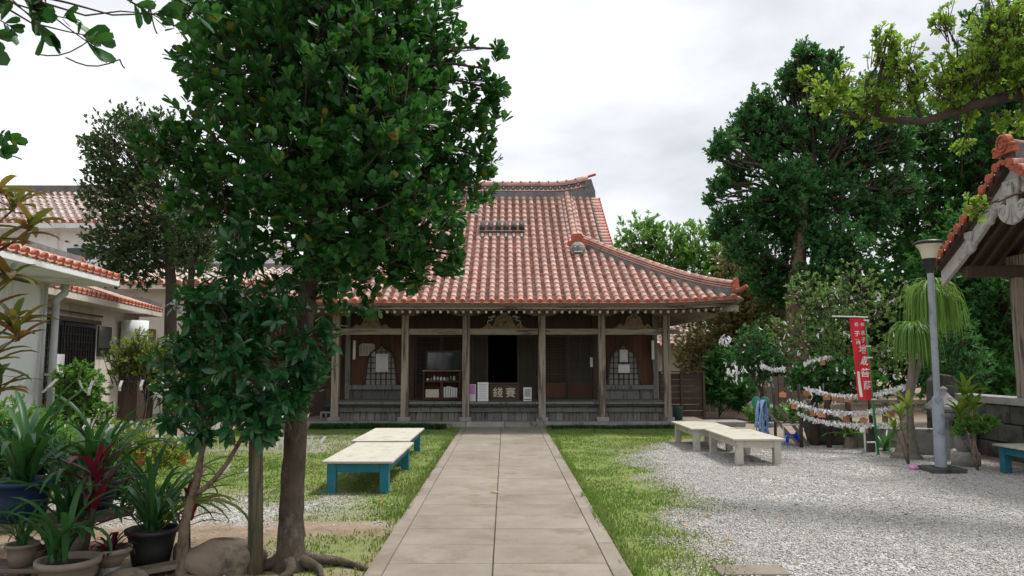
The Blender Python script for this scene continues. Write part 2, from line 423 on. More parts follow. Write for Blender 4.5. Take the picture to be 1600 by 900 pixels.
M['leaf_broad'] = leafmat('glossy_broad_leaf', [(0.010, 0.055, 0.014, 0.0), (0.015, 0.078, 0.018, 0.35), (0.026, 0.105, 0.024, 0.7), (0.05, 0.15, 0.034, 0.955), (0.14, 0.17, 0.02, 0.985), (0.22, 0.15, 0.02, 1.0)], 0.26, 0.38, (0.09, 0.30, 0.03), 0.3)
M['leaf_camellia'] = leafmat('camellia_leaf', [(0.012, 0.07, 0.022), (0.018, 0.095, 0.03), (0.035, 0.135, 0.042)], 0.24, 0.27, (0.10, 0.30, 0.03), 0.5)
M['leaf_small'] = leafmat('small_dull_leaf', [(0.028, 0.065, 0.024), (0.045, 0.095, 0.034), (0.08, 0.13, 0.05)], 0.25, 0.5, (0.13, 0.26, 0.04), 0.25)
M['leaf_blue'] = leafmat('blue_green_leaf', [(0.022, 0.092, 0.03), (0.034, 0.13, 0.042), (0.055, 0.17, 0.055), (0.08, 0.19, 0.06)], 0.32, 0.5, (0.11, 0.30, 0.05), 0.22)
M['leaf_dark'] = leafmat('dark_leaf', [(0.016, 0.072, 0.02), (0.028, 0.11, 0.028), (0.055, 0.155, 0.04)], 0.34, 0.5, (0.12, 0.32, 0.04), 0.22)
M['leaf_bright'] = leafmat('bright_leaf', [(0.09, 0.22, 0.025), (0.13, 0.27, 0.035), (0.18, 0.31, 0.045), (0.27, 0.27, 0.04)], 0.5, 0.45, (0.36, 0.55, 0.05), 0.25)
M['leaf_fresh'] = leafmat('fresh_green_leaf', [(0.08, 0.20, 0.035), (0.11, 0.25, 0.05), (0.16, 0.29, 0.075)], 0.45, 0.5, (0.24, 0.48, 0.07), 0.22)
M['leaf_olive'] = leafmat('olive_needle', [(0.17, 0.18, 0.065), (0.22, 0.21, 0.085), (0.27, 0.23, 0.10)], 0.35, 0.6, (0.28, 0.26, 0.07), 0.4)
M['leaf_pale'] = leafmat('pale_green_leaf', [(0.085, 0.165, 0.05), (0.125, 0.215, 0.07), (0.19, 0.265, 0.115)], 0.42, 0.5, (0.25, 0.42, 0.08), 0.25)
M['leaf_yellow'] = leafmat('yellow_green_leaf', [(0.085, 0.17, 0.025), (0.14, 0.235, 0.035), (0.28, 0.30, 0.05)], 0.42, 0.45, (0.36, 0.46, 0.05), 0.25)
M['leaf_strap'] = leafmat('strap_leaf', [(0.016, 0.07, 0.024), (0.026, 0.10, 0.032), (0.045, 0.13, 0.04)], 0.28, 0.38, (0.12, 0.32, 0.04), 0.3)
M['leaf_grasspalm'] = leafmat('weeping_palm_leaf', [(0.09, 0.20, 0.04), (0.13, 0.27, 0.055), (0.20, 0.31, 0.08), (0.30, 0.27, 0.12)], 0.4, 0.45, (0.28, 0.46, 0.06), 0.3)
M['leaf_crimson'] = leafmat('crimson_leaf', [(0.035, 0.018, 0.018), (0.05, 0.016, 0.02), (0.07, 0.014, 0.022), (0.20, 0.012, 0.035)], 0.25, 0.32, (0.3, 0.02, 0.05))
M['leaf_croton'] = leafmat('croton_leaf', [(0.05, 0.13, 0.025), (0.16, 0.20, 0.035), (0.24, 0.19, 0.04), (0.20, 0.075, 0.03), (0.09, 0.17, 0.03)], 0.35, 0.36, (0.28, 0.2, 0.04))
M['grass'] = leafmat('grass_blade', [(0.105, 0.20, 0.035), (0.155, 0.25, 0.05), (0.21, 0.28, 0.075), (0.31, 0.30, 0.13)], 0.35, 0.55, (0.2, 0.28, 0.04), 0.25)
M['grass_dark'] = leafmat('dark_grass_blade', [(0.02, 0.06, 0.012), (0.03, 0.08, 0.018), (0.05, 0.11, 0.025)], 0.25, 0.5, (0.1, 0.18, 0.03), 0.25)
M['stone_chip'] = leafmat('gravel_stone', [(0.19, 0.183, 0.172), (0.34, 0.33, 0.312), (0.425, 0.413, 0.395), (0.51, 0.498, 0.48), (0.37, 0.33, 0.29)], 0, 0.85, None, 0.25)
M['leaf_gold'] = leafmat('golden_leaf', [(0.48, 0.30, 0.09), (0.55, 0.38, 0.14)], 0.1, 0.6)
M['dry_leaf'] = leafmat('dry_leaf', [(0.20, 0.09, 0.04), (0.30, 0.15, 0.05), (0.14, 0.06, 0.03)], 0.1, 0.7)
M['blossom'] = nmat('pale_blossom', [(0.55, 0.36, 0.30), (0.65, 0.50, 0.44)], 9, 0.7, 0)

# ------------------------------------------------------------------ ground
def masks(X, Y):
    """how much grass and how much gravel lies at a place (0..1)"""
    n1 = fbm(X * 1.1, Y * 1.1, 3, 4) - 0.5
    n2 = fbm(X * 3.1, Y * 3.1, 11, 3) - 0.5
    s = lambda v, w=0.12: np.clip(v / w * 0.5 + 0.5, 0, 1)
    b = np.interp(Y, [3, 6.6, 8.4, 10, 11.3, 13.5, 14.8, 15.5, 16.2, 18], [1.35, 1.55, 2.0, 2.0, 2.15, 2.2, 2.9, 4.2, 5.0, 5.2])
    d = b - X + n1 * 1.1 + n2 * 0.45
    right = s(d, 0.34) * (X > 0.90) * (Y < 18.6)
    gr_r = s(-d + 0.08, 0.34) * (X > 0.9) * (X < 7.9) * (Y < 15.1 + n1 * 1.2)
    # left of the path
    edge = s(-1.02 - X, 0.02) if False else (X < -1.02)
    far = s(Y - 9.3 + n1 * 2.8 + n2 * 1.1 + np.clip(-X - 3.2, 0, 3) * 0.25, 0.5)
    strip = s((X + 1.75 + n1 * 0.9) * np.clip((Y - 7.2) / 2, 0, 1), 0.3) * (Y > 7.6)
    tuft = s(0.52 - np.hypot((X + 1.45), (Y - 6.35) * 0.9) + n2 * 0.5, 0.3) * 0.8
    worn = s(0.9 - np.hypot((X + 4.2) / 1.3, (Y - 14.6) / 1.6) + n1 * 1.8 + n2, 0.5)
    left = np.maximum(np.maximum(far * (1 - 0.75 * worn), strip), tuft) * edge * (X > -6.3 + n1) * (Y < 18.6)
    gr_l = s(0.95 - np.hypot((X + 3.6) / 2.4, (Y - 8.55) / 0.95) + n1 * 2.0 + n2 * 0.9, 0.35) * edge * (1 - far * 0.8)
    gr_l = np.maximum(gr_l, worn * 0.6 * edge * (Y > 11))
    grass = np.clip(right + left, 0, 1)
    grav = np.clip(gr_r + gr_l, 0, 1) * (1 - 0.6 * grass)
    back = s(X - 5.4, 0.3) * s(Y - 16.0 + n1, 0.6) * 0.25
    return grass, np.maximum(grav, back)


def ground_mat():
    m, n, l, p = nodes('trodden_earth')
    tc = n.new('ShaderNodeTexCoord')
    def noise(sc_, det=6, rough=0.6):
        q = n.new('ShaderNodeTexNoise'); q.inputs['Scale'].default_value = sc_; q.inputs['Detail'].default_value = det; q.inputs['Roughness'].default_value = rough
        l.new(tc.outputs['Object'], q.inputs[0]); return q
    soil = ramp(n, [(0.13, 0.09, 0.06), (0.24, 0.18, 0.13), (0.32, 0.26, 0.20)]); l.new(noise(3, 9, 0.7).outputs[0], soil.inputs[0])
    turf = ramp(n, [(0.09, 0.14, 0.035), (0.145, 0.20, 0.05), (0.21, 0.21, 0.09)]); l.new(noise(9, 7).outputs[0], turf.inputs[0])
    vo = n.new('ShaderNodeTexVoronoi'); vo.inputs['Scale'].default_value = 42; l.new(tc.outputs['Object'], vo.inputs[0])
    bw = n.new('ShaderNodeSeparateColor'); l.new(vo.outputs['Color'], bw.inputs[0])
    chip = ramp(n, [(0.17, 0.162, 0.15, 0), (0.34, 0.33, 0.312, 0.4), (0.45, 0.44, 0.42, 0.75), (0.54, 0.53, 0.51, 1)]); l.new(bw.outputs[0], chip.inputs[0])
    ag = n.new('ShaderNodeAttribute'); ag.attribute_name = 'grass'
    av = n.new('ShaderNodeAttribute'); av.attribute_name = 'gravel'
    m1 = n.new('ShaderNodeMix'); m1.data_type = 'RGBA'; m2 = n.new('ShaderNodeMix'); m2.data_type = 'RGBA'
    l.new(av.outputs['Fac'], m1.inputs[0]); l.new(soil.outputs[0], m1.inputs[6]); l.new(chip.outputs[0], m1.inputs[7])
    l.new(ag.outputs['Fac'], m2.inputs[0]); l.new(m1.outputs[2], m2.inputs[6]); l.new(turf.outputs[0], m2.inputs[7])
    l.new(m2.outputs[2], p.inputs['Base Color']); p.inputs['Roughness'].default_value = 0.95; p.inputs['Specular IOR Level'].default_value = 0.15
    bp = n.new('ShaderNodeBump'); bp.inputs['Strength'].default_value = 0.5; bp.inputs['Distance'].default_value = 0.02
    l.new(vo.outputs['Distance'], bp.inputs['Height'])
    bp2 = n.new('ShaderNodeBump'); bp2.inputs['Strength'].default_value = 0.4; bp2.inputs['Distance'].default_value = 0.03
    l.new(noise(14, 6).outputs[0], bp2.inputs['Height']); l.new(bp.outputs[0], bp2.inputs['Normal']); l.new(bp2.outputs[0], p.inputs['Normal'])
    return m


gx = np.concatenate([[-900, -300, -100, -40, -22, -14], np.arange(-9, 11.01, 0.12), [14, 22, 40, 100, 300, 900]])
gy = np.concatenate([[-300, -60, -15, -3, 1], np.arange(3, 20.01, 0.12), [22, 26, 34, 50, 90, 200, 500, 1500]])
GX, GY = np.meshgrid(gx, gy)
inside = (GX > -9.1) & (GX < 11.1) & (GY > 2.9) & (GY < 20.1)
GZ = np.where(inside, (fbm(GX * 0.9, GY * 0.9, 5) - 0.5) * 0.05 + (fbm(GX * 4, GY * 4, 8) - 0.5) * 0.018, 0)
onpath = np.clip((np.abs(GX + 0.05) - 0.95) / 0.25, 0, 1)
GZ = GZ * onpath - 0.012 * (1 - onpath) - 0.015
nx, ny = len(gx), len(gy)
V = np.stack([GX, GY, GZ], -1).reshape(-1, 3)
idx = np.arange(nx * ny).reshape(ny, nx)
F = np.stack([idx[:-1, :-1], idx[:-1, 1:], idx[1:, 1:], idx[1:, :-1]], -1).reshape(-1, 4)
me = np_mesh('ground', V, F, [ground_mat()], smooth=True)
ga, va = masks(GX, GY)
for nm, arr in (('grass', ga * inside), ('gravel', va * inside)):
    a = me.attributes.new(nm, 'FLOAT', 'POINT'); a.data.foreach_set('value', arr.astype(np.float32).ravel())
ground = tag(link('ground', me), 'trodden earth yard with worn grass and gravel in front of the hall', None, kind='structure')


def gz(x, y):
    x, y = np.asarray(x, float), np.asarray(y, float)
    z = (fbm(x * 0.9, y * 0.9, 5) - 0.5) * 0.05 + (fbm(x * 4, y * 4, 8) - 0.5) * 0.018
    return z - 0.015


rng = np.random.default_rng(11)
# grass blades
def blades(name, X, Y, h, mat, label, cat, lean=0.6, w=0.005, parent=None, z=None):
    n = len(X)
    Z = gz(X, Y) if z is None else z
    ang = rng.random(n) * 2 * np.pi
    side = np.stack([np.cos(ang), np.sin(ang), np.zeros(n)], -1)
    la = rng.random(n) * 2 * np.pi
    le = np.stack([np.cos(la), np.sin(la), np.zeros(n)], -1) * (rng.random(n) * lean * h)[:, None]
    P = np.stack([X, Y, Z - 0.004], -1)
    up = np.stack([np.zeros(n), np.zeros(n), h], -1)
    ww = w * (0.7 + 0.6 * rng.random(n))[:, None]
    v = np.stack([P - side * ww, P + side * ww, P + up * 0.6 + le * 0.35 + side * ww * 0.8, P + up * 0.6 + le * 0.35 - side * ww * 0.8, P + up * 0.85 + le, ], 1)
    # the last vertex closes the tip: use a quad and a degenerate-free second quad
    v = np.concatenate([v, (P + up * 0.85 + le + side * 0.0008)[:, None]], 1)
    f = np.array([[0, 1, 2, 3], [3, 2, 5, 4]])[None] + (np.arange(n) * 6)[:, None, None]
    tone = np.repeat(np.clip(0.55 * rng.random(n) + 0.75 * (fbm(X * 0.8, Y * 0.8, 61, 3) - 0.2), 0, 0.999), 6)
    me = np_mesh(name, v.reshape(-1, 3), f.reshape(-1, 4), [mat], tone)
    o = link(name, me, parent)
    if parent is None: tag(o, label, cat, kind='stuff')
    return o


def spread(n, x0, x1, y0, y1):
    return x0 + (x1 - x0) * rng.random(n), y0 + (y1 - y0) * rng.random(n)


X, Y = spread(330000, -6.8, 5.2, 5.2, 17.9)
g_, v_ = masks(X, Y)
clump = fbm(X * 2.3, Y * 2.3, 21, 3)
keep = rng.random(len(X)) < g_ * np.clip((clump - 0.22) * 2.4, 0.05, 1) * np.clip(9.0 / Y, 0.45, 1)
X, Y = X[keep], Y[keep]
hh = (0.016 + 0.032 * fbm(X * 1.7, Y * 1.7, 31, 3) ** 1.3) * (0.6 + 0.8 * rng.random(len(X)))
edge = np.exp(-np.abs(np.abs(X + 0.05) - 1.06) / 0.10)
hh *= 1 + 0.9 * edge
blades('grass', X, Y, hh, M['grass'], 'short worn green grass on both sides of the concrete path', 'grass')
# longer growth hugging both path edges
n = 9000
sgn = np.where(rng.random(n) < 0.55, 1, -1)
Y = 5.2 + 12.6 * rng.random(n)
ok = (sgn > 0) | (Y > 8.6) | (rng.random(n) < 0.15)
X = np.where(sgn > 0, 0.965 + 0.09 * rng.random(n) ** 2, -1.075 - 0.09 * rng.random(n) ** 2)
ok &= vnoise(Y * 3, X * 0, 4) > 0.3
blades('edge_grass', X[ok], Y[ok], 0.03 + 0.05 * rng.random(ok.sum()), M['grass'], 'longer grass tufts hugging the edges of the path', 'grass', 0.9)

# gravel stones
oct_v = np.array([(1, 0, 0), (0, 1, 0), (-1, 0, 0), (0, -1, 0), (0, 0, 0.62), (0, 0, -0.5)], float)
oct_f = np.array([(0, 1, 4), (1, 2, 4), (2, 3, 4), (3, 0, 4), (1, 0, 5), (2, 1, 5), (3, 2, 5), (0, 3, 5)])


def rand_frames(n, tilt=0.5):
    C = unit(np.stack([rng.normal(0, tilt, n), rng.normal(0, tilt, n), np.ones(n)], -1))
    a = rng.random(n) * 2 * np.pi
    A = np.stack([np.cos(a), np.sin(a), np.zeros(n)], -1)
    A = unit(A - C * (A * C).sum(-1, keepdims=True))
    return A, np.cross(C, A), C


def stones(name, X, Y, size, label):
    A, B, C = rand_frames(len(X), 0.45)
    A = A * (0.75 + 0.6 * rng.random(len(X)))[:, None]; B = B * (0.7 + 0.5 * rng.random(len(X)))[:, None]
    P = np.stack([X, Y, gz(X, Y) + size * 0.18], -1)
    V, F, t = scatter(oct_v, oct_f, P, A, B, C, size, rng)
    return tag(link(name, np_mesh(name, V, F, [M['stone_chip']], t * 0.999)), label, 'gravel', kind='stuff')


X, Y = spread(300000, 0.95, 7.9, 5.0, 15.3)
g_, v_ = masks(X, Y)
ok = rng.random(len(X)) < np.clip(v_, 0, 1) * np.clip(7.5 / Y, 0.35, 1) * (0.45 + 0.55 * (fbm(X * 2, Y * 2, 55) > 0.38))
ok |= rng.random(len(X)) < 0.003 * (X < 3)
stones('gravel', X[ok], Y[ok], 0.0065 + 0.009 * rng.random(ok.sum()) ** 1.5, 'pale grey gravel covering the right side of the yard')
X, Y = spread(70000, -6.2, -1.1, 5.2, 16.5)
g_, v_ = masks(X, Y)
ok = rng.random(len(X)) < np.maximum(v_, 0.035) * np.clip(8.5 / Y, 0.3, 1)
stones('gravel', X[ok], Y[ok], 0.0065 + 0.010 * rng.random(ok.sum()) ** 1.5, 'patch of pale gravel on the left between trees and tables')

# ------------------------------------------------------------------ the path, slab by slab
path = tag(MB().box(-1.05, 0.945, 2.0, 17.93, -0.05, -0.006).build('path', M['joint']), 'straight grey brown concrete path leading to the hall steps', kind='structure')
OFF[path] = Vector((0, 0, 0))


def slab(x0, x1, y0, y1, z=0.012):
    g = 0.0022
    me = MB().box(x0 + g, x1 - g, y0 + g, y1 - g, -0.004, z + rnd.uniform(-0.0015, 0.0015)).mesh('slab', [M['concrete']])
    o = link('slab', me, path)
    b = o.modifiers.new('bevel', 'BEVEL'); b.width = 0.004; b.segments = 1


y = 2.4
while y < 17.9:
    y2 = min(y + 0.6, 17.93)
    slab(-0.919, -0.098, y, y2); slab(-0.092, 0.803, y, y2)
    y = y2
y = 2.4
while y < 17.9:
    y2 = min(y + 1.52, 17.93)
    slab(-1.055, -0.921, y, y2); slab(0.805, 0.952, y - 0.3 if y > 3 else y, y2 - 0.3 if y2 < 17.9 else y2)
    y = y2

# ------------------------------------------------------------------ tiled roofs
def cover_verts(r0=0.069, r1=0.0655, L=0.30, n=9):
    """one half-round cover tile: x across, y up the slope, z away from the roof"""
    vs = []
    for (y, r) in ((0.0, r0), (L * 0.81, r1), (L * 0.81, r1 * 1.05), (L, r1 * 1.05)):
        for k in range(n):
            t = math.pi * (k / (n - 1)); vs.append((r * math.cos(t), y, r * math.sin(t)))
    fs, mi = [], []
    for i in range(3):
        for k in range(n - 1):
            fs.append((i * n + k + 1, i * n + k, (i + 1) * n + k, (i + 1) * n + k + 1)); mi.append(0 if i == 0 else 1)
    return np.array(vs), fs, mi


TV, TF, TM = cover_verts()
TF4 = np.array(TF); TM4 = np.array(TM)
# round end of the eave tile
EV = [(0.072 * math.cos(2 * math.pi * k / 14), -0.012, 0.072 * math.sin(2 * math.pi * k / 14)) for k in range(14)] + [(0.072 * math.cos(2 * math.pi * k / 14), 0.03, 0.072 * math.sin(2 * math.pi * k / 14)) for k in range(14)]
EF = [tuple(reversed(range(14)))] + [(k, (k + 1) % 14, 14 + (k + 1) % 14, 14 + k) for k in range(14)]
# pan tile: shallow trough with a front lip
PV = np.array([(-0.075, 0, 0.024), (0, 0, 0.010), (0.075, 0, 0.024), (-0.075, 0.13, 0.000), (0, 0.13, -0.016), (0.075, 0.13, 0.000), (-0.075, 0.002, -0.002), (0, 0.002, -0.018), (0.075, 0.002, -0.002)])
PF = np.array([(0, 1, 4, 3), (1, 2, 5, 4), (6, 7, 1, 0), (7, 8, 2, 1)])


def tile_mesh(mat, end=False, k=1.0):
    b = MB()
    vs = TV * np.array([k, 1, k])
    for f, mi in zip(TF, TM): pass
    b.v = [tuple(v) for v in vs]; b.f = [tuple(f) for f in TF]; b.m = list(TM); b.sm = [True] * len(TF)
    if end: b.add([(x * k, y, z * k) for x, y, z in EV], EF, 2)
    return b.mesh('cover_tile', [mat, M['tile_mortar'], M['tile_end']])


def frames(S, us, ts):
    """points and axes on the surface S(u, t) -> (n,3); x across, y up slope, z out"""
    e = 1e-3
    P = S(us, ts); B = unit(S(us, ts + e) - P); A0 = S(us + e, ts) - P
    C = unit(np.cross(A0, B)); A = np.cross(B, C)
    return P, A, B, C


def tile_roof(parent, S, cols, t0, tmax, step=0.26, pan_step=0.105, single=0, mat='tile', k=1.0, pans=True, panmat='pan', tmin=None, row_len=0.30, lift=0.012):
    """cols: positions along the eave; tmax(u) upper end; the nearest `single` tiles are pieces of their own, the rest one part"""
    us, ts, eave = [], [], []
    for u in cols:
        a = t0 if tmin is None else tmin(u); b = tmax(u); t = a
        while t < b - 0.08:
            us.append(u); ts.append(t); eave.append(abs(t - t0) < 1e-6); t += step
    us, ts, eave = np.array(us), np.array(ts), np.array(eave)
    if len(us):
        P, A, B, C = frames(S, us, ts)
        P = P + C * lift
        order = np.lexsort((np.abs(us), np.round(ts, 3)))
        n1 = min(single, len(us))
        if n1:
            m_e, m_t = tile_mesh(M[mat], True, k), tile_mesh(M[mat], False, k)
            for i in order[:n1]:
                mtx = Matrix(((A[i][0], B[i][0], C[i][0], P[i][0]), (A[i][1], B[i][1], C[i][1], P[i][1]), (A[i][2], B[i][2], C[i][2], P[i][2]), (0, 0, 0, 1)))
                place('cover_tile', m_e if eave[i] else m_t, mtx, parent)
        rest = order[n1:]
        if len(rest):
            off = np.array(OFF[parent])
            V, F, t = scatter(TV * np.array([k, 1, k]), TF4, P[rest] - off, A[rest], B[rest], C[rest], np.ones(len(rest)), rng)
            mi = np.tile(TM4, len(rest))
            o = link('cover_tiles', np_mesh('cover_tiles', V, F, [M[mat], M['tile_mortar']], t, True, mi), parent); o['kind'] = 'stuff'
            ev = rest[eave[rest]]
            if len(ev):
                b = MB()
                for i in ev:
                    b.add([P[i] + A[i] * x * k + B[i] * y + C[i] * z * k for x, y, z in EV], EF)
                o = b.build('eave_tile_ends', M['tile_end'], parent); o['kind'] = 'stuff'
    if pans:
        pu, pt = [], []
        cs = sorted(cols)
        for u, u2 in zip(cs[:-1], cs[1:]):
            if u2 - u > 0.4: continue
            c = (u + u2) / 2; b = tmax(c); t = (t0 if tmin is None else tmin(c)) - 0.02
            while t < b: pu.append(c); pt.append(t); t += pan_step
        pu, pt = np.array(pu), np.array(pt)
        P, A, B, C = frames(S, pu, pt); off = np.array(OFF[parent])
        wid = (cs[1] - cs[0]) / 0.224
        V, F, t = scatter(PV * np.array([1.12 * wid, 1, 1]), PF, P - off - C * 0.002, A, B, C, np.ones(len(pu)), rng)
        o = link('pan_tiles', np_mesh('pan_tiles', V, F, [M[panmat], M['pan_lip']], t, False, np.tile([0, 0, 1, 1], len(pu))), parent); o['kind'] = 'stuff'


# ------------------------------------------------------------------ the main hall
CX, EY, RY, HW = -0.09, 16.95, 23.15, 5.59
hall = empty('temple_hall', (CX, 18.45, 0), 'old wooden temple hall with red tiled hip and gable roof', 'temple')


def zprof(s):
    return 2.93 + 0.466 * s + 0.025 * s * s


def lift(a, s, half):
    return 0.13 * np.clip((np.abs(a) - (half - 2.6)) / 2.6, 0, 1.1) ** 2.4 * np.exp(-s / 1.6)


def S_front(u, t):
    u, t = np.asarray(u, float), np.asarray(t, float)
    return np.stack([CX + u, EY + t, zprof(t) + lift(u, t, HW)], -1)


def S_back(u, t):
    u, t = np.asarray(u, float), np.asarray(t, float)
    return np.stack([CX - u, 2 * RY - EY - t, zprof(t) + lift(u, t, HW)], -1)


HD = RY - EY                                   # plan depth of one slope


def S_side(sg):
    def f(u, t):
        u, t = np.asarray(u, float), np.asarray(t, float)
        return np.stack([CX + sg * (HW - t), RY + sg * u, zprof(t) + lift(u, t, HD)], -1)
    return f


GAB = 3.05


def hwid(t):
    return np.where(t < HW - GAB, HW - t, GAB)


roof = MB()
def surf(S, tmax, half, nt=22, nu=28, th=0.09):
    ts = np.linspace(0, tmax, nt)
    rows_t, rows_b = [], []
    for t in ts:
        us = np.linspace(-1, 1, nu) * half(t)
        p = S(us, np.full(nu, t)); rows_t.append(p - [0, 0, 0.035]); rows_b.append(p - [0, 0, th])
    vs = np.concatenate([np.array(rows_t).reshape(-1, 3), np.array(rows_b).reshape(-1, 3)])
    fs = []
    o = nt * nu
    for i in range(nt - 1):
        for k in range(nu - 1):
            a = i * nu + k
            fs.append((a, a + 1, a + nu + 1, a + nu)); fs.append((o + a, o + a + nu, o + a + nu + 1, o + a + 1))
    for k in range(nu - 1): fs.append((k, o + k, o + k + 1, k + 1))
    for i in range(nt - 1):
        a = i * nu; fs.append((a, a + nu, o + a + nu, o + a)); a = i * nu + nu - 1; fs.append((a, o + a, o + a + nu, a + nu))
    return vs, fs
for S in (S_front, S_back): roof.add(*surf(S, HD, hwid), 0)
for sg in (-1, 1):
    roof.add(*surf(S_side(sg), HW - 2.35, lambda t: HD - t, 14, 24), 0)
roof_o = roof.build('roof', [M['wood_dark']], hall)

# cover tiles: 300 nearest rows singly, the rest joined
PITCH = 0.224
colsF = [k * PITCH for k in range(-24, 25)]
def tmaxF(u):
    a = abs(u)
    if 1.9 < a < 2.12: return 2.80
    if a < 2.75: return HD - 0.02
    return max(0.0, HW - a - 0.12)
tile_roof(roof_o, S_front, colsF, 0.0, tmaxF, single=300)
tile_roof(roof_o, S_back, [k * PITCH for k in range(-24, 25)], 0.0, tmaxF)
for sg in (-1, 1):
    tile_roof(roof_o, S_side(sg), [k * PITCH for k in range(-27, 28)], 0.0, lambda u: max(0, min(HW - 2.4, HD - abs(u) - 0.12)))

# gable walls and the verge tiles lying across the gable edge
for sg in (-1, 1):
    g = MB()
    x = CX + sg * 2.4
    pts = [(RY + d, float(zprof(HD - abs(d))) - 0.1) for d in np.linspace(-3.3, 3.3, 15)]
    lo = float(zprof(HW - 2.4)) - 0.15
    ring = [(x, y, max(z, lo)) for y, z in pts] + [(x, RY + 3.3, lo), (x, RY - 3.3, lo)]
    g.add(ring + [(x + 0.06, y, z) for _, y, z in ring], [tuple(range(len(ring))), tuple(range(len(ring), 2 * len(ring)))])
    g.build('gable_wall', M['wood_grey'], hall)
    mv = tile_mesh(M['tile'], True, 0.95)
    for side in (-1, 1):
        t = HW - GAB + 0.15
        while t < HD - 0.05:
            p = Vector(S_front(sg * GAB, t)[()]) if side < 0 else Vector(S_back(-sg * GAB, t)[()])
            slope = math.atan(0.466 + 0.05 * t)
            yv = Vector((-sg, 0, 0.05)).normalized()
            zv = Vector((0, side * math.sin(slope), math.cos(slope))); xv = yv.cross(zv)
            Mx = Matrix(((xv.x, yv.x, zv.x, p.x + sg * 0.02), (xv.y, yv.y, zv.y, p.y), (xv.z, yv.z, zv.z, p.z + 0.015), (0, 0, 0, 1)))
            place('verge_tile', mv, Mx, roof_o)
            t += 0.175
    # barge board under the verge
    bb = MB()
    for side in (-1, 1):
        pp = [Vector((S_front if side < 0 else S_back)(sg * (GAB - 0.08) * (1 if side < 0 else -1), t)[()]) - Vector((0, 0, 0.19)) for t in np.linspace(HW - GAB, HD, 8)]
        bb.sweep(pp, [(-0.03, -0.1), (0.03, -0.1), (0.03, 0.1), (-0.03, 0.1)], lat=(1, 0, 0))
    bb.build('barge_board', M['wood_pale'], hall)

# ridges
ridge = MB()
rl = 2.72
xs = np.linspace(-rl, rl, 29)
lf = lambda x: 0.20 * max(0, (abs(x) - 1.5) / 1.22) ** 2.0
base = [(CX + x, RY, 6.62 + 0.0 * lf(x)) for x in xs]
ridge.sweep(base, [(-0.17, 0), (-0.13, 0.30), (0.13, 0.30), (0.17, 0)], 0)
ridge_top = [(CX + x, RY, 6.92 + lf(x)) for x in xs]
ridge.sweep([(p[0], p[1], p[2] - 0.02 - lf(p[0] - CX)) for p in ridge_top], [(-0.10, 0), (-0.10, 0.20), (0.10, 0.20), (0.10, 0)], 0)
for zz, w in ((0.02, 0.135), (0.20, 0.14), (0.25, 0.12)):
    ridge.sweep([(p[0], p[1], p[2] + zz) for p in ridge_top], [(-w, 0), (-w, 0.028), (w, 0.028), (w, 0)], 1)
ridge.sweep([(p[0], p[1], p[2] + 0.05) for p in ridge_top], [(-0.09, 0), (-0.09, 0.24), (0.09, 0.24), (0.09, 0)], 0)
ridge.tube([(p[0], p[1], p[2] + 0.30) for p in ridge_top], 0.062, 8, 1)
for x in np.arange(-2.6, 2.61, 0.29):
    ridge.tube([(CX + x - 0.025, RY, 7.225 + lf(x)), (CX + x + 0.025, RY, 7.225 + lf(x))], 0.078, 8, 0)
ridge.build('main_ridge', [M['mortar'], M['tile']], roof_o)
rings = MB()                                     # linked half-round tiles in the ridge band
for row in (0, 1):
    for x in np.arange(-2.55, 2.56, 0.148):
        xx = x + 0.074 * row
        c = Vector((CX + xx, RY - 0.105, 6.99 + 0.075 * row + lf(xx)))
        pts = [c + Vector((0.058 * math.cos(a), 0, 0.042 * math.sin(a))) for a in np.linspace(0.2, math.pi - 0.2, 6)]
        rings.tube(pts, 0.013, 5, 0)
        if row == 0 or int(round(x / 0.148)) % 2 == 0: rings.lathe([(0.001, -0.02), (0.022, -0.01), (0.022, 0.01), (0.001, 0.02)], c + Vector((0, -0.005, 0.0)), 6, 1)
rings.build('ridge_ornament', [M['mortar'], M['white_paint']], roof_o)['kind'] = 'stuff'
for sg in (-1, 1):
    e = MB()
    prof = [(0, 0), (0.24, 0.1), (0.22, 0.45), (0.16, 0.62), (0.10, 0.84), (-0.10, 0.80), (-0.14, 0.3), (-0.12, 0)]
    e.prism([(CX + sg * (rl + a), 6.50 + b) for a, b in prof], RY - 0.16, RY + 0.16, 0)
    e.tube([(CX + sg * (rl - 0.35), RY, 7.36), (CX + sg * (rl - 0.05), RY, 7.42), (CX + sg * (rl + 0.26), RY, 7.52)], 0.045, 8, 1)
    e.build('ridge_end', [M['mortar'], M['tile_end']], roof_o, 0.02)

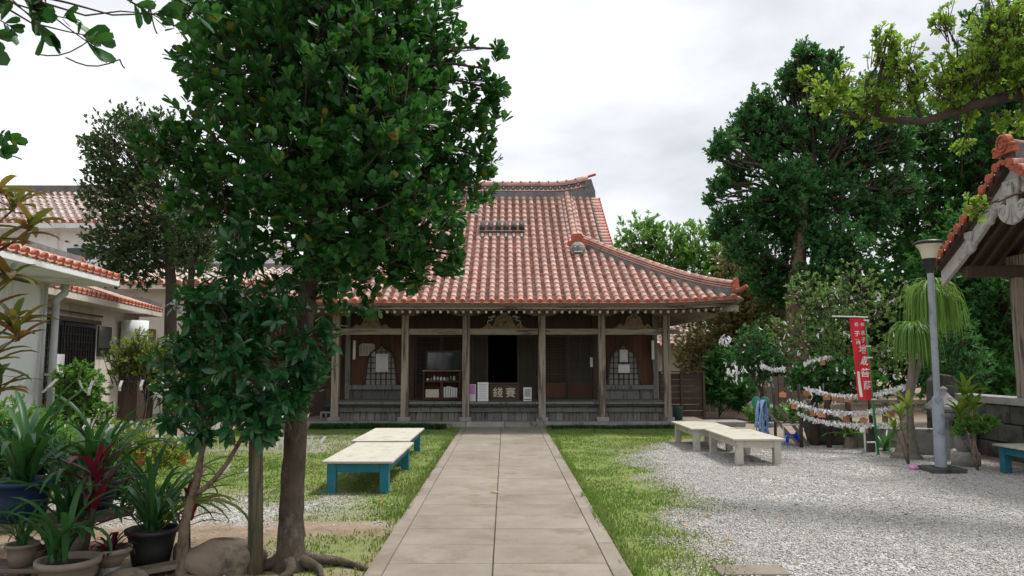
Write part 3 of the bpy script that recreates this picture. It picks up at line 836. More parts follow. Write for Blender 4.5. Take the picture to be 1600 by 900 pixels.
# descending ridges, hip ridges and their ends
for sg in (-1, 1):
    d = MB()
    ux = sg * 2.04
    pts = [Vector(S_front(ux, t)[()]) for t in np.linspace(2.95, HD, 16)]
    d.sweep(pts, [(-0.12, -0.02), (-0.12, 0.10), (0.12, 0.10), (0.12, -0.02)], 0, lat=(1, 0, 0))
    d.build('descending_ridge', [M['mortar']], roof_o)
    mt = tile_mesh(M['tile'], False, 1.15); ms = tile_mesh(M['tile'], False, 0.85)
    t = 2.95
    while t < HD - 0.1:
        for du, dz, me_, tilt in ((0, 0.13, mt, 0), (-0.125, 0.05, ms, -55), (0.125, 0.05, ms, 55)):
            P, A, B, C = [q[0] for q in frames(S_front, np.array([ux + du]), np.array([t]))]
            Mx = Matrix(((A[0], B[0], C[0], P[0]), (A[1], B[1], C[1], P[1]), (A[2], B[2], C[2], P[2]), (0, 0, 0, 1))) @ Matrix.Translation((0, 0, dz)) @ Matrix.Rotation(R(tilt), 4, 'Y')
            place('ridge_tile', me_, Mx, roof_o)
        t += 0.24
    # hip
    h = MB()
    hp = []
    for q in np.linspace(0, 1, 22):
        dx = 5.42 - (5.42 - 2.12) * q; t = HW - dx
        up = 0.05 * max(0, 1 - q * 3) ** 2
        p = Vector(S_front(sg * dx, t)[()]); hp.append(p + Vector((0, 0, up)))
    h.sweep(hp, [(-0.14, -0.10), (-0.105, 0.10), (0.105, 0.10), (0.14, -0.10)], 0)
    for j, (zz, w) in enumerate(((0.105, 0.125), (0.16, 0.115), (0.215, 0.105))):
        h.sweep([p + Vector((0, 0, zz)) for p in hp], [(-w, 0), (-w * 1.08, 0.032), (w * 1.08, 0.032), (w, 0)], 1)
        h.sweep([p + Vector((0, 0, zz - 0.03)) for p in hp], [(-w * 0.75, 0), (-w * 0.75, 0.05), (w * 0.75, 0.05), (w * 0.75, 0)], 2)
    h.build('hip_ridge', [M['mortar'], M['tile'], M['black']], roof_o)
    for i in range(21):
        a, b = hp[i] + Vector((0, 0, 0.225)), hp[i + 1] + Vector((0, 0, 0.225))
        y_ = (b - a).normalized(); x_ = y_.cross(Vector((0, 0, 1))).normalized(); z_ = x_.cross(y_)
        Mx = Matrix(((x_.x, y_.x, z_.x, a.x), (x_.y, y_.y, z_.y, a.y), (x_.z, y_.z, z_.z, a.z), (0, 0, 0, 1)))
        place('ridge_tile', mt, Mx @ Matrix.Scale(0.85, 4, (0, 1, 0)), roof_o)
    # end ornament of the hip and the corner tip
    dirv = (hp[0] - hp[3]); dirv.z = 0; dirv.normalize(); lat = Vector((-dirv.y, dirv.x, 0))
    e = MB()
    face = [(-0.17, -0.06), (0.17, -0.06), (0.19, 0.1), (0.13, 0.16), (0.12, 0.30), (0.06, 0.38), (-0.06, 0.38), (-0.12, 0.30), (-0.13, 0.16), (-0.19, 0.1)]
    fv = [hp[0] + dirv * o_ + lat * a + Vector((0, 0, b + 0.06)) for o_ in (0.02, 0.09) for a, b in [(c_ * 0.8, d_ * 0.78) for c_, d_ in face]]
    nf = len(face)
    e.add(fv, [tuple(range(nf)), tuple(reversed(range(nf, 2 * nf)))] + [(i, nf + i, nf + (i + 1) % nf, (i + 1) % nf) for i in range(nf)], 1)
    e.lathe([(0.13, -0.02), (0.13, 0.05), (0.09, 0.10), (0.0, 0.10)], hp[0] + dirv * 0.02 + Vector((0, 0, 0.02)), 8, 0)
    e.tube([hp[0] - dirv * 0.1 + Vector((0, 0, 0.02)), hp[0] + dirv * 0.16 + Vector((0, 0, 0.06)), hp[0] + dirv * 0.34 + Vector((0, 0, 0.15))], [0.06, 0.055, 0.045], 8, 1)
    e.build('hip_end', [M['mortar'], M['tile_end']], roof_o, 0.01)
    # guardian face with its red hood at the foot of the descending ridge
    P, A, B, C = [Vector(q[0]) for q in frames(S_front, np.array([ux]), np.array([2.82]))]
    hood = MB()
    hs = [(-0.28, -0.02), (-0.20, -0.05), (-0.12, 0.0), (0.12, 0.0), (0.20, -0.05), (0.28, -0.02), (0.27, 0.07), (0.17, 0.10), (0.16, 0.22), (0.10, 0.29), (-0.10, 0.29), (-0.16, 0.22), (-0.17, 0.10), (-0.27, 0.07)]
    hood.prism([(P.x + a, P.z + 0.28 + b) for a, b in hs], P.y - 0.06, P.y + 0.06, 0)
    hood.tube([(P.x + 0.09 * math.cos(a), P.y - 0.065, P.z + 0.40 + 0.09 * math.sin(a)) for a in np.linspace(0, 2 * math.pi, 13)], 0.014, 5, 0)
    hood.build('guardian_hood', M['tile_end'], roof_o, 0.012)
    lion = MB()
    nn, mm = 24, 16
    vs, fs = [], []
    for i in range(mm + 1):
        ph = math.pi * i / mm
        for k in range(nn):
            th = 2 * math.pi * k / nn
            x, y_, z = math.sin(ph) * math.cos(th), math.sin(ph) * math.sin(th), math.cos(ph)
            r = 1.0
            fr = max(0, -y_)
            r += 0.22 * fr * math.exp(-((x) ** 2 + (z - 0.05) ** 2) / 0.06)            # nose
            r += 0.16 * fr * (math.exp(-((abs(x) - 0.40) ** 2 + (z - 0.42) ** 2) / 0.03))   # brows
            r -= 0.10 * fr * (math.exp(-((abs(x) - 0.36) ** 2 + (z - 0.20) ** 2) / 0.018))  # eye sockets
            r += 0.10 * fr * math.exp(-((abs(x) - 0.5) ** 2 + (z + 0.25) ** 2) / 0.05)      # cheeks
            r -= 0.22 * fr * math.exp(-((x / 1.6) ** 2 + ((z + 0.42) * 2.4) ** 2) / 0.10)   # mouth
            r += 0.14 * fr * math.exp(-(x ** 2 + (z + 0.75) ** 2) / 0.05)                   # chin
            r += 0.07 * (math.sin(th * 12) > 0) * (1 - fr) * (z > -0.4)                     # mane
            vs.append((P.x + 0.20 * r * x, P.y - 0.05 + 0.17 * r * y_, P.z + 0.13 + 0.215 * r * z))
    for i in range(mm):
        for k in range(nn):
            fs.append((i * nn + k, (i + 1) * nn + k, (i + 1) * nn + (k + 1) % nn, i * nn + (k + 1) % nn))
    lion.add(vs, fs, 0, True)
    for x in np.linspace(-0.085, 0.085, 5): lion.box(P.x + x - 0.015, P.x + x + 0.015, P.y - 0.225, P.y - 0.17, P.z + 0.035, P.z + 0.07, 1)
    for x in (-0.075, 0.075): lion.lathe([(0.0, -0.02), (0.022, -0.012), (0.026, 0), (0.022, 0.012), (0.0, 0.02)], (P.x + x, P.y - 0.195, P.z + 0.185), 8, 1)
    lion.box(P.x - 0.10, P.x + 0.10, P.y - 0.19, P.y - 0.14, P.z + 0.0, P.z + 0.05, 2)
    lion.build('guardian_face', [M['stone'], M['white_paint'], M['black']], roof_o)

# raised vent with six dark tile heads
vent = MB()
tv = 3.92
vz = float(zprof(tv)); vy = EY + tv
vent.box(CX - 0.66, CX + 0.62, vy - 0.02, vy + 0.45, vz - 0.05, vz + 0.17, 1)
for k in range(6):
    x = CX + (k - 2.5) * PITCH - 0.02 + 0.02
    x = CX - 0.112 + (k - 2) * PITCH
    vent.tube([(x, vy - 0.12, vz + 0.175), (x, vy + 0.40, vz + 0.44)], 0.078, 10, 0)
    vent.box(x - 0.035, x + 0.035, vy - 0.05, vy, vz - 0.03, vz + 0.06, 2)
vent.box(CX - 0.72, CX + 0.68, vy - 0.10, vy - 0.06, vz + 0.12, vz + 0.15, 3)
vent.build('roof_vent', [M['stone_dark'], M['mortar'], M['white_paint'], M['tile']], roof_o)

# eave boards, rafters, soffit
ev = MB(); ev2 = MB()
xs = np.linspace(-HW + 0.08, HW - 0.08, 40)
for S, b0 in ((S_front, 0), (S_back, 0)):
    pts = [Vector(S(u, 0.06)[()]) for u in xs]
    ev.sweep([p + Vector((0, 0, -0.11)) for p in pts], [(-0.045, 0), (-0.045, 0.085), (0.045, 0.085), (0.045, 0)], lat=(0, 1, 0))
    pts = [Vector(S(u * 0.985, 0.16)[()]) for u in xs]
    ev2.sweep([p + Vector((0, 0, -0.225)) for p in pts], [(-0.04, 0), (-0.04, 0.10), (0.04, 0.10), (0.04, 0)], lat=(0, 1, 0))
for sg in (-1, 1):
    S = S_side(sg)
    pts = [Vector(S(u, 0.06)[()]) for u in np.linspace(-HD + 0.08, HD - 0.08, 40)]
    ev.sweep([p + Vector((0, 0, -0.11)) for p in pts], [(-0.045, 0), (-0.045, 0.083), (0.045, 0.083), (0.045, 0)], lat=(1, 0, 0))
    pts = [Vector(S(u * 0.985, 0.16)[()]) for u in np.linspace(-HD + 0.08, HD - 0.08, 40)]
    ev2.sweep([p + Vector((0, 0, -0.227)) for p in pts], [(-0.04, 0), (-0.04, 0.098), (0.04, 0.098), (0.04, 0)], lat=(1, 0, 0))
ev.build('eave_board', M['wood_paleX'], hall)
ev2.build('lower_eave_board', M['wood_paleX'], hall)
raf = MB()
raf.box(-0.028, 0.028, 0.0, 2.75, -0.032, 0.032, 0)
raf.box(-0.024, 0.024, -0.004, 0.0, -0.028, 0.028, 1)
raf_me = raf.mesh('rafter', [M['wood_paleX'], M['rafter_end']])
tilt = math.atan(0.20)
for k in range(-29, 30):
    x = k * 0.176
    z = 2.715 + float(lift(x, 0, HW)) * 0.9
    place('rafter', raf_me, Matrix.Translation((CX + x, EY + 0.14, z)) @ Matrix.Rotation(tilt, 4, 'X'), hall)
for sg in (-1, 1):
    for k in range(-30, 31):
        y_ = k * 0.19
        if abs(y_) > HD - 1.45: continue
        z = 2.715 + float(lift(y_, 0, HD)) * 0.9
        place('rafter', raf_me, Matrix.Translation((CX + sg * (HW - 0.14), RY + y_, z)) @ Matrix.Rotation(sg * R(90), 4, 'Z') @ Matrix.Rotation(tilt, 4, 'X') @ Matrix.Scale(0.6, 4, (0, 1, 0)), hall)
    # corner rafter
    c = MB(); c.beam((CX + sg * (HW - 0.12), EY + 0.12, 2.80), (CX + sg * 4.05, 18.5, 3.02), 0.13, 0.16)
    c.build('corner_rafter', M['wood_paleX'], hall)

# plinth, columns, beams
pl = MB().box(-5.1, 5.0, 17.98, 29.0, -0.05, 0.115)
plinth = pl.build('plinth', M['concrete'], hall)
x = -5.1
while x < 5.0:
    w = rnd.uniform(0.9, 1.3); x2 = min(x + w, 5.02)
    MB().box(x + 0.004, x2 - 0.004, 17.93, 18.16, -0.03, 0.125 + rnd.uniform(-0.003, 0.003)).build('kerb_stone', M['stone'], plinth, 0.012)
    x = x2
COLX = [-4.19, -2.48, -0.97, 0.91, 2.40, 4.01]
for i, x in enumerate(COLX):
    c = MB().box(x - 0.088, x + 0.088, 18.36, 18.54, 0.20, 2.72).build('column', M['wood_pale'], hall, 0.012)
    MB().box(x - 0.15, x + 0.15, 18.29, 18.61, 0.10, 0.215).build('base_stone', M['stone'], c, 0.02)
    b = MB()
    prof = [(-0.46, 2.83), (-0.44, 2.79), (-0.30, 2.73), (-0.16, 2.70), (0.16, 2.70), (0.30, 2.73), (0.44, 2.79), (0.46, 2.83)]
    b.prism([(x + a, z) for a, z in prof], 18.38, 18.52); b.build('bracket', M['carve'], hall)
MB().box(-4.55, 4.36, 18.375, 18.525, 2.832, 2.97).build('wall_plate', M['wood_paleX'], hall, 0.008)
for i in range(5):
    MB().box(COLX[i] + 0.089, COLX[i + 1] - 0.089, 18.39, 18.51, 2.235, 2.385).build('tie_beam', M['wood_paleX'], hall, 0.008)
MB().box(4.099, 4.36, 18.40, 18.50, 2.25, 2.37).build('beam_nose', M['wood_paleX'], hall, 0.03)
half = [(0, 2.79), (0.07, 2.79), (0.09, 2.72), (0.15, 2.70), (0.20, 2.63), (0.23, 2.53), (0.28, 2.45), (0.33, 2.47), (0.36, 2.51), (0.41, 2.49), (0.45, 2.44), (0.54, 2.40), (0.56, 2.386)]
for i, k in ((0, 0.92), (2, 1.08), (4, 0.92)):
    cx_ = (COLX[i] + COLX[i + 1]) / 2
    poly = [(cx_ + a * k, z) for a, z in half] + [(cx_ - a * k, z) for a, z in reversed(half[1:])]
    st = MB().prism(poly, 18.40, 18.50)
    s_ = st.build('frog_leg_strut', M['carve'], hall, 0.012)
    rl_ = MB()
    for sg in (-1, 1):
        rl_.tube([(cx_ + sg * (0.10 + 0.06 * math.cos(a)) * k, 18.395, 2.50 + 0.06 * math.sin(a)) for a in np.linspace(0, 5.2, 12)], 0.013, 5)
        rl_.tube([(cx_ + sg * 0.02, 18.395, 2.66), (cx_ + sg * 0.12 * k, 18.395, 2.62), (cx_ + sg * 0.19 * k, 18.395, 2.52), (cx_ + sg * 0.27 * k, 18.395, 2.42)], 0.012, 5)
    rl_.build('carving', M['carve'], s_)
    if i == 2:
        for sg in (-1, 1):
            sv = MB()
            sv.tube([(cx_ + sg * 0.36 + sg * 0.05 * math.cos(a), 18.44, 2.54 + 0.055 * math.sin(a)) for a in np.linspace(-2.2, 2.6, 10)], 0.02, 6)
            sv.tube([(cx_ + sg * 0.27 + 0.055 * sg * math.cos(a), 18.44, 2.66 + 0.05 * math.sin(a)) for a in np.linspace(-1.5, 2.9, 9)], 0.022, 6)
            sv.tube([(cx_ + sg * 0.22, 18.44, 2.68), (cx_ + sg * 0.40, 18.44, 2.665)], 0.016, 6)
            sv.build('painted_scroll', M['pale_green'], hall)

# veranda
vf = MB().box(-4.3, 4.1, 18.60, 19.90, 0.46, 0.54).build('veranda_floor', M['wood_grey'], hall)
for i in range(5):
    x0, x1 = COLX[i] + 0.09, COLX[i + 1] - 0.09
    MB().box(x0, x1, 18.37, 18.53, 0.525, 0.585).build('floor_edge', M['wood_grey'], hall, 0.008)
    MB().box(x0 - 0.05, x1 + 0.05, 18.535, 18.595, 0.33, 0.43).build('skirt_beam', M['wood_grey'], hall, 0.006)
y = 18.535
while y < 19.85:
    MB().box(-4.28, 4.08, y + 0.003, y + 0.21, 0.541, 0.575 + rnd.uniform(-0.002, 0.002)).build('floor_plank', M['wood_grey'], vf)
    y += 0.215
x = -4.25; bm_ = {}
while x < 4.05:
    w = rnd.choice((0.15, 0.17, 0.185))
    key = w
    if key not in bm_: bm_[key] = MB().box(0.006, w - 0.006, 0, 0.03, 0.0, 0.35).mesh('skirt_board', [M['wood_grey']])
    place('skirt_board', bm_[key], Matrix.Translation((x, 18.60 + rnd.uniform(0, 0.012), 0.10)), hall)
    x += w
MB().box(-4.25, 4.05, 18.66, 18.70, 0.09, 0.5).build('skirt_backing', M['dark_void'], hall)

# inner walls
WY = 19.90
room = MB()
room.box(-4.15, -4.10, WY, 27.2, 0.1, 3.4); room.box(3.95, 4.0, WY, 27.2, 0.1, 3.4); room.box(-4.1, 3.95, 27.15, 27.2, 0.1, 3.4)
room.build('side_wall', M['wood_red'], hall)
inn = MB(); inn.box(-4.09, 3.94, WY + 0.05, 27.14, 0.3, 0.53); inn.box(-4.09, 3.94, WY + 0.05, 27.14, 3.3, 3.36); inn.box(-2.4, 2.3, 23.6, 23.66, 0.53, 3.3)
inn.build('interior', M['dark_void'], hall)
MB().box(-4.1, 3.95, WY - 0.02, WY + 0.04, 2.42, 3.32).build('upper_wall', M['wood_dark'], hall)
for x in COLX: MB().box(x - 0.065, x + 0.065, WY - 0.075, WY + 0.075, 0.575, 3.05).build('inner_post', M['wood_dark'] if abs(x) < 3 else M['wood_grey'], hall, 0.006)
MB().box(-4.1, 3.95, WY - 0.06, WY + 0.05, 2.27, 2.41).build('lintel', M['wood_dark'], hall, 0.006)
for x0, x1 in ((-4.12, -2.55), (2.47, 3.94)):
    MB().box(x0 - 0.02, x1, WY - 0.13, WY + 0.03, 0.83, 0.95).build('sill_beam', M['wood_grey'], hall, 0.008)
    MB().box(x0, x1, WY - 0.03, WY + 0.02, 0.575, 0.829).build('lower_panel', M['wood_grey'], hall)
    n_ = 6; w = (x1 - x0) / n_
    bm = MB().box(0.002, w - 0.002, 0, 0.025, 0, 1.32).mesh('wall_board', [M['wood_red']])
    for k in range(n_): place('wall_board', bm, Matrix.Translation((x0 + k * w, WY + rnd.uniform(0, 0.004), 0.951)), hall)
# bell-shaped windows
def bell(k=1.0):
    h = [(0.47, 0.0), (0.425, 0.12), (0.40, 0.30), (0.385, 0.48), (0.35, 0.66), (0.27, 0.80), (0.16, 0.88), (0.07, 0.92), (0.0, 1.0)]
    r = [(a * k, b) for a, b in h]
    return r + [(-a, b) for a, b in reversed(r[:-1])]
for cx_, wname in ((-3.31, 'left'), (3.17, 'right')):
    out = bell(1.0)
    w = MB().prism([(cx_ + a * 0.96, 0.955 + b * 1.02) for a, b in out], WY - 0.028, WY - 0.006)
    wo = w.build('window', M['shoji'], hall)
    fr = MB()
    ring = [(cx_ + a, WY - 0.035, 0.955 + b * 1.06) for a, b in out]
    fr.tube(ring, 0.032, 6, cap=True); fr.build('window_frame', M['wood_dark'], wo)
    for k in range(-3, 4):
        x = cx_ + k * 0.135
        top = 0.96 + max(b for a, b in [(0, 0.98), (0.12, 0.9), (0.26, 0.8), (0.35, 0.64), (0.40, 0.3)] if abs(x - cx_) <= (0.45 if b < 0.5 else (0.41 if b < 0.7 else (0.30 if b < 0.85 else (0.20 if b < 0.95 else 0.05)))) or b == 0.3)
        MB().box(x - 0.014, x + 0.014, WY - 0.058, WY - 0.030, 0.955, top).build('lattice_bar', M['wood_dark'], wo)
    for j in range(1, 7):
        z = 0.955 + j * 0.145
        half_w = float(np.interp(z - 0.955, [0, 0.3, 0.48, 0.66, 0.8, 0.9, 1.0], [0.44, 0.40, 0.385, 0.34, 0.26, 0.12, 0.0]))
        MB().box(cx_ - half_w, cx_ + half_w, WY - 0.062, WY - 0.045, z - 0.012, z + 0.012).build('lattice_bar', M['wood_dark'], wo)


def lattice_door(x0, x1, z0, z1, nx_, nz_, panel_h, back, y=WY):
    d = MB().box(x0, x1, y, y + 0.012, z0, z1).build('door', back, hall)
    f = MB()
    f.box(x0, x0 + 0.05, y - 0.03, y - 0.001, z0, z1); f.box(x1 - 0.05, x1, y - 0.03, y - 0.001, z0, z1)
    f.box(x0 + 0.05, x1 - 0.05, y - 0.03, y - 0.001, z0, z0 + 0.06); f.box(x0 + 0.05, x1 - 0.05, y - 0.03, y - 0.001, z1 - 0.05, z1)
    f.build('door_frame', M['wood_dark'], d)
    if panel_h:
        MB().box(x0 + 0.05, x1 - 0.05, y - 0.018, y - 0.001, z0 + 0.06, z0 + panel_h).build('door_panel', M['wood_red'], d)
    zb = z0 + max(panel_h, 0.06)
    for k in range(1, nx_):
        x = x0 + 0.05 + (x1 - x0 - 0.1) * k / nx_
        MB().box(x - 0.009, x + 0.009, y - 0.024, y - 0.006, zb, z1 - 0.05).build('lattice_bar', M['wood_dark'], d)
    for k in range(1, nz_):
        z = zb + (z1 - 0.05 - zb) * k / nz_
        MB().box(x0 + 0.05, x1 - 0.05, y - 0.026, y - 0.004, z - 0.009, z + 0.009).build('lattice_bar', M['wood_dark'], d)


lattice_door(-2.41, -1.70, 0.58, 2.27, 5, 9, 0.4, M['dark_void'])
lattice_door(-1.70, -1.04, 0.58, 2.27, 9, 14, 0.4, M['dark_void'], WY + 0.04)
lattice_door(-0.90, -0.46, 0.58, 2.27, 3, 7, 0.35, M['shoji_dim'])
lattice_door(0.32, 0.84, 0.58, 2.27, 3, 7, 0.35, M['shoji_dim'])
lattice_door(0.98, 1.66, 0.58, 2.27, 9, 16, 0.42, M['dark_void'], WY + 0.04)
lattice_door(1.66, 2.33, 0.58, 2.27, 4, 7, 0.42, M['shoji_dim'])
for x in (-4.0, 3.93):
    lt = MB().box(x - 0.035, x + 0.035, WY - 0.2, WY - 0.14, 1.62, 2.13).build('strip_lamp', M['white_paint'], hall, 0.01)
    MB().box(x - 0.02, x + 0.02, WY - 0.139, WY - 0.07, 1.7, 2.05).build('lamp_bracket', M['black'], lt)


# ------------------------------------------------------------------ lettering
def lettering(text, size, M4, mat, parent, depth=0.002, name='lettering', bold=0.0, vertical=False):
    cu = bpy.data.curves.new('lettering', 'FONT')
    cu.body = '\n'.join(text) if vertical else text
    cu.size = size; cu.align_x = 'CENTER'; cu.extrude = depth; cu.offset = bold
    cu.space_line = 0.92
    t = bpy.data.objects.new('lettering', cu); col.objects.link(t)
    dg = bpy.context.evaluated_depsgraph_get(); dg.update()
    me = bpy.data.meshes.new_from_object(t.evaluated_get(dg))
    bpy.data.objects.remove(t); bpy.data.curves.remove(cu)
    me.materials.clear(); me.materials.append(mat)
    return place(name, me, M4, parent)


def face_cam(x, y, z, rz=0.0):
    return Matrix.Translation((x, y, z)) @ Matrix.Rotation(rz, 4, 'Z') @ Matrix.Rotation(R(90), 4, 'X')


def paper(name, x, y, z, w, h, label, cat, mat=None, lines=0, lean=0.0, th=0.006):
    Mx = Matrix.Translation((x, y, z)) @ Matrix.Rotation(-lean, 4, 'X')
    o = MB().box(-w / 2, w / 2, 0, th, 0, h, 0, Mx).build(name, mat or M['paper'])
    tag(o, label, cat); OFF[o] = Vector((0, 0, 0))
    for k in range(lines):
        zz = h * (0.88 - 0.75 * k / max(1, lines - 1)); ww = w * rnd.uniform(0.5, 0.8)
        MB().box(-ww / 2, ww / 2, -0.0025, -0.0005, zz - h * 0.012, zz + h * 0.012, 0, Mx).build('text_line', M['grey_print'], o)
    return o


# offering box with its two big characters
ob = empty('offering_box', (-0.02, 18.85, 0.58), 'dark wooden offering box with two pale gold characters in front of the open doorway', 'offering box')
b = MB(); b.box(-0.40, 0.36, 18.75, 19.05, 0.60, 1.0); b.build('box_body', M['wood_dark'], ob, 0.01)
b = MB(); b.box(-0.43, 0.39, 18.72, 19.08, 0.578, 0.618); b.build('box_foot', M['wood_dark'], ob, 0.006)
b = MB()
b.box(-0.43, 0.39, 18.72, 18.76, 1.002, 1.035); b.box(-0.43, 0.39, 19.04, 19.08, 1.002, 1.035)
for k in range(8): b.box(-0.36 + k * 0.095, -0.325 + k * 0.095, 18.762, 19.038, 1.002, 1.025)
b.build('slatted_top', M['wood_dark'], ob)
lettering('錢', 0.26, face_cam(-0.185, 18.745, 0.70), M['gold'], ob, bold=0.0012)
lettering('賽', 0.26, face_cam(0.135, 18.745, 0.70), M['gold'], ob, bold=0.0012)

# display cabinet on the veranda
cb = empty('display_cabinet', (-1.62, 19.2, 0.58), 'brown wooden display cabinet with open glass lid on the veranda', 'cabinet')
c = MB()
c.box(-2.10, -1.14, 19.36, 19.38, 0.60, 1.32); c.box(-2.10, -2.06, 19.02, 19.359, 0.60, 1.32); c.box(-1.18, -1.14, 19.02, 19.359, 0.60, 1.32)
c.box(-2.059, -1.181, 19.03, 19.359, 0.60, 0.66); c.box(-2.059, -1.181, 19.03, 19.359, 1.04, 1.08)
c.box(-1.65, -1.59, 19.03, 19.355, 0.661, 1.039)
c.build('carcass', M['wood_red'], cb, 0.004)
c = MB(); c.box(-2.12, -1.12, 19.0, 19.39, 1.321, 1.35); c.build('top_rail', M['wood_paleX'], cb)
lid = MB(); lid.box(-2.02, -1.16, 19.38, 19.40, 1.36, 1.80); lo_ = lid.build('open_lid', M['glass'], cb)
lf_ = MB()
lf_.box(-2.07, -2.021, 19.37, 19.41, 1.352, 1.85); lf_.box(-1.159, -1.11, 19.37, 19.41, 1.352, 1.85); lf_.box(-2.02, -1.16, 19.37, 19.41, 1.801, 1.85)
lf_.build('lid_frame', M['wood_dark'], lo_)
for k in range(9):
    x = -1.99 + k * 0.085; h = rnd.uniform(0.06, 0.15)
    m = rnd.choice(['white_paint', 'pipe', 'shade', 'stone', 'red_cloth', 'white_paint'])
    if k == 7: m = 'green_plastic'
    o = MB().lathe([(0.0, 0), (0.028, 0.002), (0.036, h * 0.4), (0.022, h * 0.7), (0.026, h * 0.9), (0.0, h)], (x, 19.15 + 0.05 * (k % 2), 1.081), 10).build('charm_figure', M[m])
    tag(o, ['leftmost', 'second', 'third', 'fourth', 'fifth', 'sixth', 'seventh', 'green', 'rightmost'][k] + ' small charm figure from the left on the cabinet shelf' if k not in (0, 7, 8) else ['leftmost', '', '', '', '', '', '', 'green', 'rightmost'][k] + ' small charm figure on the cabinet shelf', 'figurine', 'charms in the display cabinet')
bk = MB(); bk.box(-2.03, -1.69, 19.05, 19.30, 0.66, 0.80); bk.box(-2.03, -1.69, 19.05, 19.06, 0.801, 0.86)
for k in range(5): bk.box(-2.02 + k * 0.07, -1.99 + k * 0.07, 19.08, 19.09, 0.805, 0.87)
tag(bk.build('slip_tray', M['shade'], None), 'cream tray of paper slips in the lower left of the cabinet', 'tray')
for k in range(6):
    tag(MB().box(-1.57 + k * 0.06, -1.525 + k * 0.06, 19.06, 19.26, 0.661, 0.92 + 0.02 * math.sin(k)).build('booklet', M['paper']), ['leftmost', 'second', 'third', 'fourth', 'fifth', 'rightmost'][k] + ' white booklet in the upright row inside the cabinet', 'booklet', 'booklets in the cabinet')

# signs and papers on the hall
pk = paper('notice_stand', -0.83, 18.62, 0.586, 0.20, 0.42, 'white notice card with pink print leaning beside the second column', 'notice', lines=0, lean=R(4))
MB().box(-0.085, 0.085, -0.004, -0.001, 0.17, 0.40, 0, Matrix.Translation((-0.83, 18.62, 0.586)) @ Matrix.Rotation(-R(4), 4, 'X')).build('pink_picture', M['pink_print'], pk)
paper('notice_stand', -0.555, 18.64, 0.586, 0.27, 0.47, 'pale grey notice board left of the offering box', 'notice', lines=9, lean=R(4))
nk = paper('notice_stand', 0.56, 18.66, 0.586, 0.205, 0.34, 'small white notice with grey panel right of the offering box', 'notice', lean=R(4))
MB().box(-0.075, 0.075, -0.004, -0.001, 0.11, 0.30, 0, Matrix.Translation((0.56, 18.66, 0.586)) @ Matrix.Rotation(-R(4), 4, 'X')).build('grey_panel', M['grey_print'], nk)
MB().box(-0.085, 0.085, -0.004, -0.001, 0.03, 0.05, 0, Matrix.Translation((0.56, 18.66, 0.586)) @ Matrix.Rotation(-R(4), 4, 'X')).build('text_line', M['ink'], nk)
paper('paper_notice', -3.28, WY - 0.075, 1.30, 0.33, 0.47, 'white paper taped over the lattice of the left bell window', 'notice', lines=2)
paper('paper_notice', 3.17, WY - 0.075, 1.56, 0.21, 0.32, 'narrow white paper at the top of the right bell window', 'notice', lines=2)
paper('paper_notice', 3.17, WY - 0.076, 1.27, 0.30, 0.22, 'wide white paper lower on the right bell window', 'notice', lines=3)
paper('paper_strip', 2.30, WY - 0.09, 1.42, 0.07, 0.26, 'small pale strip on the post right of the lattice doors', 'notice')
pq = MB().prism([(-3.90, 1.72), (-3.48, 1.72), (-3.48, 2.00), (-3.55, 2.05), (-3.83, 2.05), (-3.90, 2.00)], WY - 0.05, WY - 0.02).build('wooden_plaque', M['plaque'], None, 0.004)
tag(pq, 'pale wooden plaque with columns of black writing left of the bell window', 'plaque'); OFF[pq] = Vector((0, 0, 0))
for c_ in range(5):
    z = 1.98
    while z > 1.77:
        h = rnd.uniform(0.022, 0.036)
        x = -3.85 + c_ * 0.08
        q = MB(); q.box(x - 0.016, x + 0.016, WY - 0.053, WY - 0.0505, z - 0.006, z); q.box(x - 0.003 + rnd.uniform(-0.006, 0.006), x + 0.003, WY - 0.0535, WY - 0.051, z - h * 0.8, z)
        q.box(x - 0.014, x + 0.012, WY - 0.0528, WY - 0.0503, z - h * 0.7, z - h * 0.5)
        q.build('written_mark', M['ink'], pq)
        z -= h + 0.006

# ------------------------------------------------------------------ foliage
def leaf_template(kind):
    if kind == 'obovate': pts = [(0.16, 0.30, 0.02), (0.27, 0.62, 0.04), (0.22, 0.88, 0.03)]; tip = (0, 1.0, -0.02)
    elif kind == 'ellipse': pts = [(0.14, 0.20, 0.02), (0.21, 0.48, 0.05), (0.15, 0.76, 0.02)]; tip = (0, 1.0, -0.08)
    elif kind == 'lance': pts = [(0.10, 0.20, 0.02), (0.14, 0.45, 0.04), (0.09, 0.75, 0.01)]; tip = (0, 1.0, -0.10)
    else: pts = None
    if pts is None:                                  # small leaf: two folded triangles and a base
        v = np.array([(0, 0, 0), (0.28, 0.5, 0.08), (0, 1, 0), (-0.28, 0.5, 0.08)], float)
        return v, np.array([(0, 1, 2), (0, 2, 3)])
    v = [(0, 0, 0), (0, 0.5, -0.02), tip] + pts + [(-x, y, z) for x, y, z in pts]
    f = [(0, 3, 1), (3, 4, 1), (4, 5, 1), (5, 2, 1), (0, 1, 6), (6, 1, 7), (7, 1, 8), (8, 1, 2)]
    return np.array(v, float), np.array(f)


TEMPL = {k: leaf_template(k) for k in ('obovate', 'ellipse', 'lance', 'small')}


